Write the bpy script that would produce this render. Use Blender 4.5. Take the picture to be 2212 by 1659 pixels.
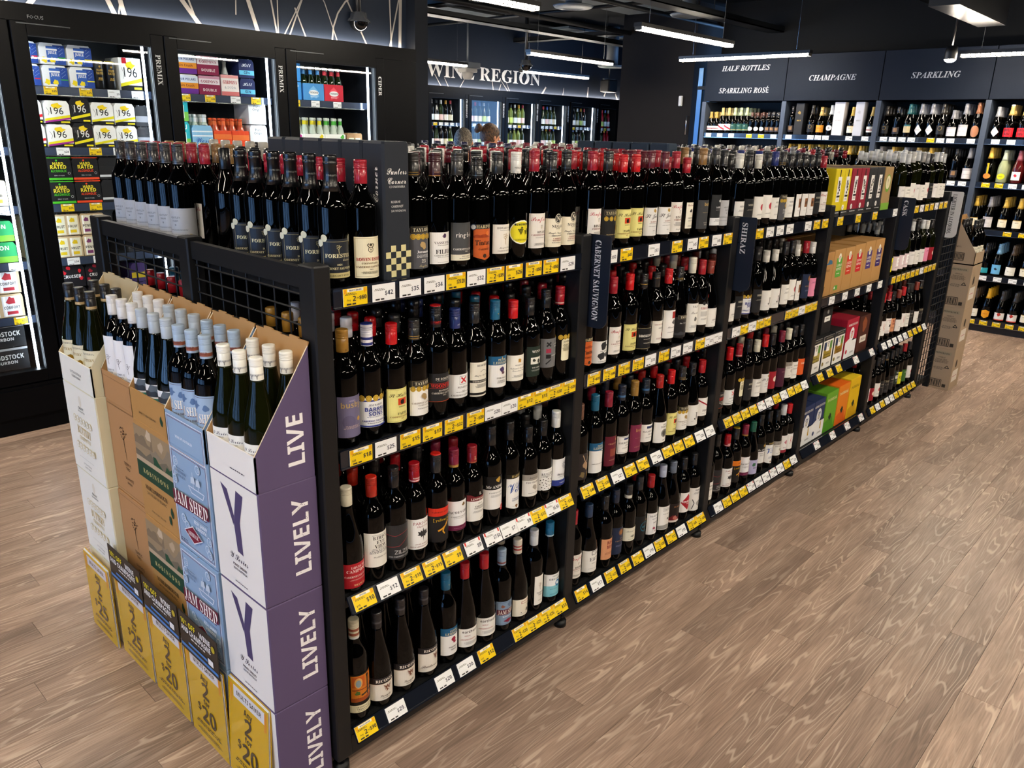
import bpy, math, random
import numpy as np
from mathutils import Vector, Matrix

for o in list(bpy.data.objects): bpy.data.objects.remove(o)
SC = bpy.context.scene
COL = SC.collection
R = random.Random(7)

# ------------------------------------------------------------------ camera, sky, exposure
CAM = (-1.02821, -1.56662, 1.7936); YAW, PIT, ROL, FPX = 0.748264, -0.311548, 0.0264353, 1687.68
_f = Vector((math.cos(PIT)*math.cos(YAW), math.cos(PIT)*math.sin(YAW), math.sin(PIT)))
_r = Vector((math.sin(YAW), -math.cos(YAW), 0)); _u = _r.cross(_f)
_r2 = _r*math.cos(ROL) + _u*math.sin(ROL); _u2 = -_r*math.sin(ROL) + _u*math.cos(ROL)
cd = bpy.data.cameras.new('camera'); cd.sensor_width = 36; cd.lens = FPX/2212*36; cd.clip_start = .05; cd.clip_end = 100
cam = bpy.data.objects.new('camera', cd); COL.objects.link(cam)
M = Matrix.Identity(4)
for i in range(3):
    M[i][0] = _r2[i]; M[i][1] = _u2[i]; M[i][2] = -_f[i]; M[i][3] = CAM[i]
cam.matrix_world = M
SC.camera = cam
def proj(p):
    d = Vector(p) - Vector(CAM); z = d.dot(_f)
    return (1106 + FPX*d.dot(_r2)/z, 829.5 - FPX*d.dot(_u2)/z, z)
SC.view_settings.view_transform = 'Standard'; SC.view_settings.look = 'None'
SC.view_settings.gamma = 1; SC.view_settings.use_curve_mapping = False
SC.view_settings.exposure = .8
W = bpy.data.worlds.new('world'); SC.world = W; W.use_nodes = True
W.node_tree.nodes['Background'].inputs[0].default_value = (.25, .51, 1, 1)   # daylight sky outside the shopfront glazing
W.node_tree.nodes['Background'].inputs[1].default_value = 4.6
LAMP = 118.0      # luminaire strength
COVE = 75.0       # LED strip on the cooler tops
FRIDGE = 13.0     # LED strips inside the fridges

# ------------------------------------------------------------------ materials
def lin(h):
    if not isinstance(h, str): return tuple(h)
    h = {'w': 'f2f1ee', 'k': '14151a', 'y': 'f0cf10', 'cr': 'efeadb', 'rd': 'b3182a'}.get(h, h)
    if len(h) == 3: h = ''.join(c*2 for c in h)
    v = [int(h[i:i+2], 16)/255 for i in (0, 2, 4)]
    return tuple(c/12.92 if c <= .04045 else ((c+.055)/1.055)**2.4 for c in v)
MATS = {}
def mat(name, col='888888', rough=.5, metal=0., emit=None, es=0., coat=0., trans=0., ior=1.5, attr=False, spec=.5):
    if name in MATS: return MATS[name]
    m = bpy.data.materials.new(name); m.use_nodes = True
    b = m.node_tree.nodes['Principled BSDF']
    b.inputs['Base Color'].default_value = (*lin(col), 1)
    b.inputs['Roughness'].default_value = rough; b.inputs['Metallic'].default_value = metal
    b.inputs['Coat Weight'].default_value = coat; b.inputs['Transmission Weight'].default_value = trans
    b.inputs['IOR'].default_value = ior; b.inputs['Specular IOR Level'].default_value = spec
    if emit:
        b.inputs['Emission Color'].default_value = (*lin(emit), 1); b.inputs['Emission Strength'].default_value = es
    if attr:
        a = m.node_tree.nodes.new('ShaderNodeAttribute'); a.attribute_name = 'Col'
        m.node_tree.links.new(a.outputs['Color'], b.inputs['Base Color'])
    MATS[name] = m; return m
PRINT = mat('printed_paper', rough=.42, attr=True, spec=.35)
CARD = mat('printed_card', rough=.6, attr=True, spec=.25)
FOIL = mat('capsule_foil', rough=.3, attr=True, coat=.25)
GLASS = mat('dark_bottle_glass', '020202', rough=.03, ior=1.5, spec=.27)
OLIVE = mat('olive_bottle_glass', '1a1d08', rough=.03, trans=.5, ior=1.3)
DGREEN = mat('deep_green_glass', '060804', rough=.03)
POWDER = mat('black_powder_coat', '121315', rough=.45, spec=.35)
PANEL = mat('charcoal_panel', '0d0e10', rough=.5, spec=.2)
RAIL = mat('navy_price_rail', '121722', rough=.2, coat=.3)
KRAFT = mat('kraft_card', 'b78a55', rough=.75, spec=.2)
CHROME = mat('brushed_chrome', 'b8bcc0', rough=.2, metal=1)
FRIDGEIN = mat('fridge_liner', '23262c', rough=.35)
FRAME = mat('fridge_black_frame', '07080b', rough=.35, spec=.1)
NAVY = mat('navy_fascia', '131a26', rough=.6, spec=.12)
DARKW = mat('dark_wall_paint', '0c0d0f', rough=.7, spec=.12)
CEIL = mat('black_ceiling', '080d14', rough=.9, spec=.08)
def pane_mat():
    m = bpy.data.materials.new('door_glass'); m.use_nodes = True; n = m.node_tree; n.nodes.clear()
    o = n.nodes.new('ShaderNodeOutputMaterial'); mx = n.nodes.new('ShaderNodeMixShader'); t = n.nodes.new('ShaderNodeBsdfTransparent')
    g = n.nodes.new('ShaderNodeBsdfGlossy'); lw = n.nodes.new('ShaderNodeLayerWeight'); pw = n.nodes.new('ShaderNodeMath'); pw.operation = 'POWER'; pw.inputs[1].default_value = 4.5; fr = n.nodes.new('ShaderNodeMath'); fr.operation = 'MULTIPLY_ADD'; fr.inputs[1].default_value = .6; fr.inputs[2].default_value = .025; n.links.new(lw.outputs['Facing'], pw.inputs[0]); n.links.new(pw.outputs[0], fr.inputs[0])
    t.inputs[0].default_value = (.93, .95, .96, 1); g.inputs['Roughness'].default_value = .01
    n.links.new(fr.outputs[0], mx.inputs[0]); n.links.new(t.outputs[0], mx.inputs[1]); n.links.new(g.outputs[0], mx.inputs[2]); n.links.new(mx.outputs[0], o.inputs[0])
    return m
PANE = pane_mat()

# ------------------------------------------------------------------ mesh helpers
class MB:
    def __init__(s): s.v = []; s.f = []; s.m = []; s.c = []; s.sm = []; s.mats = []
    def mi(s, m):
        if m not in s.mats: s.mats.append(m)
        return s.mats.index(m)
    def add(s, vs, fs, m, col=None, smooth=False):
        b = len(s.v); s.v += [tuple(p) for p in vs]; k = s.mi(m)
        c = (*lin(col), 1) if col is not None else (.5, .5, .5, 1)
        s.c += [c]*len(vs)
        for f in fs: s.f.append([b+i for i in f]); s.m.append(k); s.sm.append(smooth)
        return s
    def box(s, x0, y0, z0, x1, y1, z1, m, col=None, bev=0.):
        x0, x1 = sorted((x0, x1)); y0, y1 = sorted((y0, y1)); z0, z1 = sorted((z0, z1))
        if bev <= 0 or min(x1-x0, y1-y0, z1-z0) < 2.5*bev:
            v = [(x, y, z) for x in (x0, x1) for y in (y0, y1) for z in (z0, z1)]
            return s.add(v, [(0, 1, 3, 2), (4, 6, 7, 5), (0, 4, 5, 1), (2, 3, 7, 6), (0, 2, 6, 4), (1, 5, 7, 3)], m, col)
        e = bev  # chamfered vertical edges + chamfered top/bottom
        def ring(z, q):
            return [(x0+e+q, y0+q, z), (x1-e-q, y0+q, z), (x1-q, y0+e+q, z), (x1-q, y1-e-q, z), (x1-e-q, y1-q, z), (x0+e+q, y1-q, z), (x0+q, y1-e-q, z), (x0+q, y0+e+q, z)]
        v = ring(z0, e*.5)+ring(z0+e, 0)+ring(z1-e, 0)+ring(z1, e*.5); f = [list(range(7, -1, -1)), list(range(24, 32))]
        for k in range(3):
            for i in range(8): f.append((k*8+i, k*8+(i+1) % 8, k*8+8+(i+1) % 8, k*8+8+i))
        return s.add(v, f, m, col)
    def bar(s, a, b, r, m, n=6, col=None, cap=True):
        a = Vector(a); b = Vector(b); d = (b-a).normalized(); p = d.orthogonal().normalized(); q = d.cross(p); v = []
        for c in (a, b):
            for i in range(n):
                t = 2*math.pi*i/n; v.append(c+p*(r*math.cos(t))+q*(r*math.sin(t)))
        f = [(i, (i+1) % n, n+(i+1) % n, n+i) for i in range(n)]
        if cap: f += [list(range(n-1, -1, -1)), list(range(n, 2*n))]
        return s.add(v, f, m, col, smooth=n > 5)
    def lathe(s, prof, m, n=24, cx=0, cy=0, z=0, cap=True):
        # prof: (r, z[, colour]); a colour change doubles the ring
        rows = []; cur = None
        for p in prof:
            c = p[2] if len(p) > 2 else None
            if cur is not None and c is not None and c != cur and rows: rows.append((rows[-1][0], rows[-1][1], c))
            rows.append((p[0], p[1], c)); cur = c
        k = s.mi(m); b = len(s.v)
        for r, zz, c in rows:
            cc = (*lin(c), 1) if c else (.5, .5, .5, 1)
            for i in range(n):
                t = 2*math.pi*i/n; s.v.append((cx+r*math.cos(t), cy+r*math.sin(t), z+zz)); s.c.append(cc)
        for j in range(len(rows)-1):
            if rows[j][:2] == rows[j+1][:2]: continue
            for i in range(n):
                s.f.append([b+j*n+i, b+j*n+(i+1) % n, b+(j+1)*n+(i+1) % n, b+(j+1)*n+i]); s.m.append(k); s.sm.append(True)
        if cap:
            s.f.append([b+i for i in range(n-1, -1, -1)]); s.m.append(k); s.sm.append(False)
            s.f.append([b+(len(rows)-1)*n+i for i in range(n)]); s.m.append(k); s.sm.append(False)
        return s
    def mesh(s, name):
        me = bpy.data.meshes.new(name); me.from_pydata(s.v, [], s.f)
        for m in s.mats: me.materials.append(m)
        me.polygons.foreach_set('material_index', s.m); me.polygons.foreach_set('use_smooth', s.sm)
        a = me.color_attributes.new('Col', 'FLOAT_COLOR', 'POINT'); a.data.foreach_set('color', np.array(s.c, dtype=np.float32).ravel())
        me.update(); return me
def link(name, me, parent=None, loc=(0, 0, 0), rz=0., scale=None, label=None, cat=None, group=None, kind=None):
    o = bpy.data.objects.new(name, me); COL.objects.link(o)
    if parent: o.parent = parent
    o.location = loc
    if rz: o.rotation_euler = (0, 0, rz)
    if scale: o.scale = scale
    if label: o['label'] = label
    if cat: o['category'] = cat
    if group: o['group'] = group
    if kind: o['kind'] = kind
    return o
def struct(name, mb, parent=None): return link(name, mb.mesh(name), parent, kind=None if parent else 'structure')
ORD = ['first', 'second', 'third', 'fourth', 'fifth', 'sixth', 'seventh', 'eighth', 'ninth', 'tenth', 'eleventh', 'twelfth', 'thirteenth', 'fourteenth', 'fifteenth', 'sixteenth', 'seventeenth', 'eighteenth']

# ------------------------------------------------------------------ flat print (lettering and artwork laid on a surface)
GC = {}
def fancy(s, f):
    if f == 'S': return s
    U, L, D = {'T': (0x1D400, 0x1D41A, 0x1D7CE), 'B': (0x1D5D4, 0x1D5EE, 0x1D7EC), 'I': (0x1D468, 0x1D482, 0x1D7CE), 'C': (0x1D4D0, 0x1D4EA, 0x1D7CE)}[f]
    return ''.join(chr(U+ord(c)-65) if 'A' <= c <= 'Z' else chr(L+ord(c)-97) if 'a' <= c <= 'z' else chr(D+ord(c)-48) if '0' <= c <= '9' else c for c in s)
def glyphs(s, f):
    k = (s, f)
    if k not in GC:
        c = bpy.data.curves.new('t', 'FONT'); c.body = fancy(s, f); c.resolution_u = 1 if len(s) > 3 else 3
        o = bpy.data.objects.new('t', c); m = o.to_mesh()
        v = np.array([p.co[:2] for p in m.vertices]) if len(m.vertices) else np.zeros((1, 2))
        fs = [list(p.vertices) for p in m.polygons]; o.to_mesh_clear(); bpy.data.objects.remove(o); bpy.data.curves.remove(c)
        GC[k] = (v, fs, v[:, 0].min(), v[:, 0].max())
    return GC[k]
def clipx(P, x, keep):
    out = []
    for i in range(len(P)):
        a, b = P[i], P[(i+1) % len(P)]; ia, ib = (a[0]-x)*keep >= 0, (b[0]-x)*keep >= 0
        if ia: out.append(a)
        if ia != ib:
            t = (x-a[0])/(b[0]-a[0]); out.append((x, a[1]+t*(b[1]-a[1])))
    return out
class Art:
    def __init__(s): s.P = []; s.l = 0
    def poly(s, pts, c): s.P.append((list(pts), c, s.l)); return s
    def up(s): s.l += 1; return s
    def rect(s, u0, v0, u1, v1, c): s.up(); return s.poly([(u0, v0), (u1, v0), (u1, v1), (u0, v1)], c)
    def circ(s, u, v, r, c, n=16, ry=None):
        s.up(); ry = ry or r
        return s.poly([(u+r*math.cos(2*math.pi*i/n), v+ry*math.sin(2*math.pi*i/n)) for i in range(n)], c)
    def line(s, pts, w, c, up=True):
        if up: s.up()
        for a, b in zip(pts, pts[1:]):
            dx, dy = b[0]-a[0], b[1]-a[1]; L = math.hypot(dx, dy) or 1; nx, ny = -dy/L*w/2, dx/L*w/2
            s.poly([(a[0]+nx, a[1]+ny), (a[0]-nx, a[1]-ny), (b[0]-nx, b[1]-ny), (b[0]+nx, b[1]+ny)], c)
        return s
    def frame(s, u0, v0, u1, v1, w, c): return s.line([(u0, v0), (u1, v0), (u1, v1), (u0, v1), (u0, v0)], w, c)
    def text(s, t, u, v, h, c, f='T', maxw=None, al=0, rot=0, sx=1.):
        s.up(); V, F, x0, x1 = glyphs(t, f); k = h/.69; w = (x1-x0)*k*sx
        if maxw and w > maxw: sx *= maxw/w; w = maxw
        X = (V[:, 0]-x0)*k*sx - (w/2 if al == 0 else (w if al > 0 else 0)); Y = V[:, 1]*k - h/2
        if rot: a = math.radians(rot); X, Y = X*math.cos(a)-Y*math.sin(a), X*math.sin(a)+Y*math.cos(a)
        pts = list(zip((X+u).tolist(), (Y+v).tolist()))
        for q in F: s.poly([pts[i] for i in q], c)
        return s
    def tiny(s, v, n, h, c, w, u=0, seed=1):
        rr = random.Random(seed); s.up()
        for k in range(n):
            y = v-k*h*1.9; x = u-w/2*rr.uniform(.75, 1); e = -x+2*u
            while x < e:
                d = rr.uniform(1.2, 4)*h; x2 = min(x+d, e); s.poly([(x, y), (x2, y), (x2, y+h), (x, y+h)], c); x = x2+h*.9
        return s
    def blob(s, u, v, r, c, n=9, seed=0, ry=None):
        rr = random.Random(seed); s.up(); ry = ry or r
        P = [(u+r*rr.uniform(.55, 1.1)*math.cos(2*math.pi*i/n), v+ry*rr.uniform(.55, 1.1)*math.sin(2*math.pi*i/n)) for i in range(n)]
        for i in range(n): s.poly([(u, v), P[i], P[(i+1) % n]], c)
        return s
    def into(s, mb, fn, m, step=None, dl=.00012):
        for P, c, l in s.P:
            x0 = min(p[0] for p in P); x1 = max(p[0] for p in P); parts = [P]
            if step and x1-x0 > step*1.3:
                n = math.ceil((x1-x0)/step); parts = []
                for i in range(n):
                    q = clipx(clipx(P, x0+(x1-x0)*i/n, 1), x0+(x1-x0)*(i+1)/n, -1)
                    if len(q) > 2: parts.append(q)
            for q in parts: mb.add([fn(p[0], p[1], l*dl) for p in q], [list(range(len(q)))], m, c)
        return mb
def plane(o, U, V):
    o = Vector(o); U = Vector(U); V = Vector(V); N = U.cross(V)
    return lambda u, v, l: o+U*u+V*v+N*(l+.0003)
def cyl(rad):
    return lambda u, v, l: ((rad+l+.0003)*math.sin(u/rad), -(rad+l+.0003)*math.cos(u/rad), v)

# ------------------------------------------------------------------ motifs
def tree(a, u, v, s, c):
    a.line([(u, v-s), (u-.1*s, v-.4*s), (u, v+.1*s)], s*.09, c)
    rr = random.Random(3)
    for i in range(26):
        t = rr.uniform(0, 6.3); q = rr.uniform(.05, .55)*s; a.poly([(u+q*math.cos(t)+dx*s*.07, v+.35*s+q*math.sin(t)+dy*s*.07) for dx, dy in ((-1, 0), (0, -1), (1, 0), (0, 1))], c)
def crest(a, u, v, s, c):
    a.circ(u, v, s*.55, c, 14); a.circ(u, v, s*.42, 'efe6c8', 14); a.line([(u, v-.35*s), (u, v+.35*s)], s*.1, c); a.line([(u-.25*s, v), (u+.25*s, v)], s*.1, c)
    for sg in (-1, 1): a.line([(u+sg*.3*s, v+.4*s), (u+sg*.7*s, v+.9*s), (u+sg*.35*s, v+1.2*s)], s*.16, c)
    a.circ(u, v+.95*s, s*.28, c, 10)
def grapes(a, u, v, s, c):
    for r in range(4):
        for i in range(4-r): a.circ(u+(i-(3-r)/2)*s*.36, v-r*s*.3, s*.18, c, 8)
    a.line([(u, v+.1*s), (u+.1*s, v+.6*s)], s*.08, c); a.blob(u+.25*s, v+.4*s, s*.3, c, 7, 2)
def leaf(a, u, v, s, c):
    P = [(0, -1.2), (.08, -.35), (.45, -.5), (.4, -.25), (.95, -.1), (.75, .1), (.9, .5), (.5, .35), (.4, .65), (.15, .4), (0, 1)]
    P = P+[(-x, y) for x, y in P[-2:0:-1]]; a.up()
    for i in range(len(P)): p, q = P[i], P[(i+1) % len(P)]; a.poly([(u, v), (u+p[0]*s, v+p[1]*s), (u+q[0]*s, v+q[1]*s)], c)
def roo(a, u, v, s, c):
    a.line([(u-.9*s, v-.35*s), (u-.3*s, v-.1*s), (u+.25*s, v+.25*s), (u+.6*s, v+.75*s), (u+.8*s, v+.85*s)], s*.24, c)
    a.line([(u+.05*s, v+.1*s), (u-.2*s, v-.45*s), (u+.1*s, v-.9*s)], s*.18, c); a.line([(u+.6*s, v+.8*s), (u+.55*s, v+1.1*s)], s*.1, c)
def eagle(a, u, v, s, c):
    a.circ(u, v, s*.3, c, 10, s*.55); a.circ(u, v+.7*s, s*.17, c, 8); a.up().poly([(u-.25*s, v-.4*s), (u, v-1.05*s), (u+.25*s, v-.4*s)], c)
    for g in (-1, 1):
        for k in range(4): a.line([(u+g*.2*s, v+.35*s-.12*k*s), (u+g*(.95-.12*k)*s, v+(.85-.4*k)*s)], s*.17, c)
        a.line([(u+g*.1*s, v-.45*s), (u+g*.45*s, v-.85*s)], s*.08, c)
    a.circ(u, v, s*.15, 'e0d6c6', 8, s*.3)
def medals(a, v, c, n=4, r=.0075, w=.055):
    for i in range(n):
        u = -w/2+w*i/(n-1); a.circ(u, v, r, c, 14); a.circ(u, v, r*.72, '8a6d22' if c == 'c9a53a' else '9c9a86', 12); a.circ(u, v, r*.6, c, 12)
def hills(a, u0, u1, v, h, c, seed=0):
    rr = random.Random(seed); n = 7; a.up(); P = [(u0+(u1-u0)*i/n, v+h*rr.uniform(.2, 1)) for i in range(n+1)]
    for p, q in zip(P, P[1:]): a.poly([(p[0], v), (q[0], v), q, p], c)

# ------------------------------------------------------------------ bottles
SEG = 20
PROF = {
 'bord': ([(.030, .0), (.0355, .001), (.0375, .006), (.0375, .186), (.0366, .197), (.0335, .207), (.0275, .218), (.0215, .229), (.0172, .241), (.0152, .254), (.0146, .262)], .0375, .248, .0158),
 'burg': ([(.033, .0), (.039, .001), (.041, .006), (.041, .118), (.0400, .136), (.0365, .158), (.0305, .182), (.0245, .206), (.0195, .228), (.0165, .248), (.0150, .262)], .041, .25, .0158),
 'tall': ([(.028, .0), (.0335, .001), (.0355, .006), (.0355, .182), (.0342, .196), (.029, .211), (.022, .226), (.0170, .240), (.0150, .254), (.0144, .262)], .0355, .205, .0152),
 'champ': ([(.034, .0), (.042, .001), (.0445, .008), (.0445, .125), (.0432, .145), (.039, .166), (.032, .190), (.0255, .212), (.020, .235), (.0165, .258), (.0152, .27)], .0445, .205, .0165)}
def body_mesh(shape, m):
    k = ('b', shape, m.name)
    if k not in MATS: MATS[k] = MB().lathe(PROF[shape][0], m, SEG).mesh('wine_bottle_glass')
    return MATS[k]
def cap_mesh(shape, col, top=None, bands=()):
    k = ('c', shape, col, top, bands)
    if k in MATS: return MATS[k]
    _, _, z0, r = PROF[shape]; z1 = .308; top = top or col; P = []
    if shape == 'champ':
        pr = PROF['champ'][0]
        P = [(.0262, .212, col), (.0213, .232, col), (.0178, .256, col), (.0168, .272, col), (.0185, .276, col), (.0186, .283, col), (.0158, .287, col), (.0172, .296, col), (.0168, .306, top), (.011, .309, top)]
    elif shape == 'tall':
        P = [(.0225, .226, col), (.0178, .240, col), (.0160, .252, col), (.0155, .284, col), (.0168, .286, col), (.0168, .291, col), (.0158, .293, col), (.0165, .296, col), (.0165, .303, col), (.0155, .308, top), (.009, .3085, top)]
    else:
        P = [(r*.97, z0, col), (r, z0+.001, col)]
        for b0, b1, bc in bands: P += [(r, z0+b0, col), (r, z0+b0+.0002, bc), (r, z0+b1, bc), (r, z0+b1+.0002, col)]
        zt = z0+.036
        P += [(r, zt, col), (r*.95, zt+.001, col), (r*1.02, zt+.002, col)]
        for i in range(3): P += [(r*1.02, zt+.005+i*.004, col), (r*.97, zt+.006+i*.004, col), (r*1.02, zt+.007+i*.004, col)]
        P += [(r*1.02, z1-.003, col), (r*.97, z1-.0006, top), (r*.8, z1, top)]
        P.sort(key=lambda p: p[1])
    MATS[k] = MB().lathe(P, FOIL, SEG).mesh('capsule'); return MATS[k]
def label_mesh(key, shape, spec):
    k = ('l', key, shape)
    if k in MATS: return MATS[k]
    rad = PROF[shape][1]; a = Art(); draw(a, spec)
    MATS[k] = a.into(MB(), cyl(rad), PRINT, step=.006).mesh('front_label'); return MATS[k]
def draw(a, spec):
    bg, v0, v1, w, items = spec
    if bg: a.rect(-w/2, v0, w/2, v1, bg)
    for it in items:
        o = it[0]
        if o in 'TSBIC' and len(o) == 1: a.text(it[1], it[5] if len(it) > 5 else 0, it[2], it[3], it[4], o, maxw=w*.86)
        elif o == 'r': a.rect(*it[1:])
        elif o == 'o': a.circ(*it[1:4], it[4], 18, it[5] if len(it) > 5 else None)
        elif o == 'd': a.tiny(it[1], it[2], it[3], it[4], w*.62, it[5] if len(it) > 5 else 0)
        elif o == 'l': a.line(it[1], it[2], it[3])
        elif o == 'p': a.up().poly(it[1], it[2])
        elif o == 'm': medals(a, it[1], it[2], *it[3:])
        elif o == 'f': a.frame(*it[1:])
        elif o == 'h': hills(a, -w/2, w/2, *it[1:])
        else: {'tree': tree, 'crest': crest, 'eagle': eagle, 'grapes': grapes, 'leaf': leaf, 'roo': roo}.get(o, lambda _a, *q: a.blob(*q))(a, *it[1:])
MR = '7b1f33'; GD = 'b08d3c'; NV = '232b4a'
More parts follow.
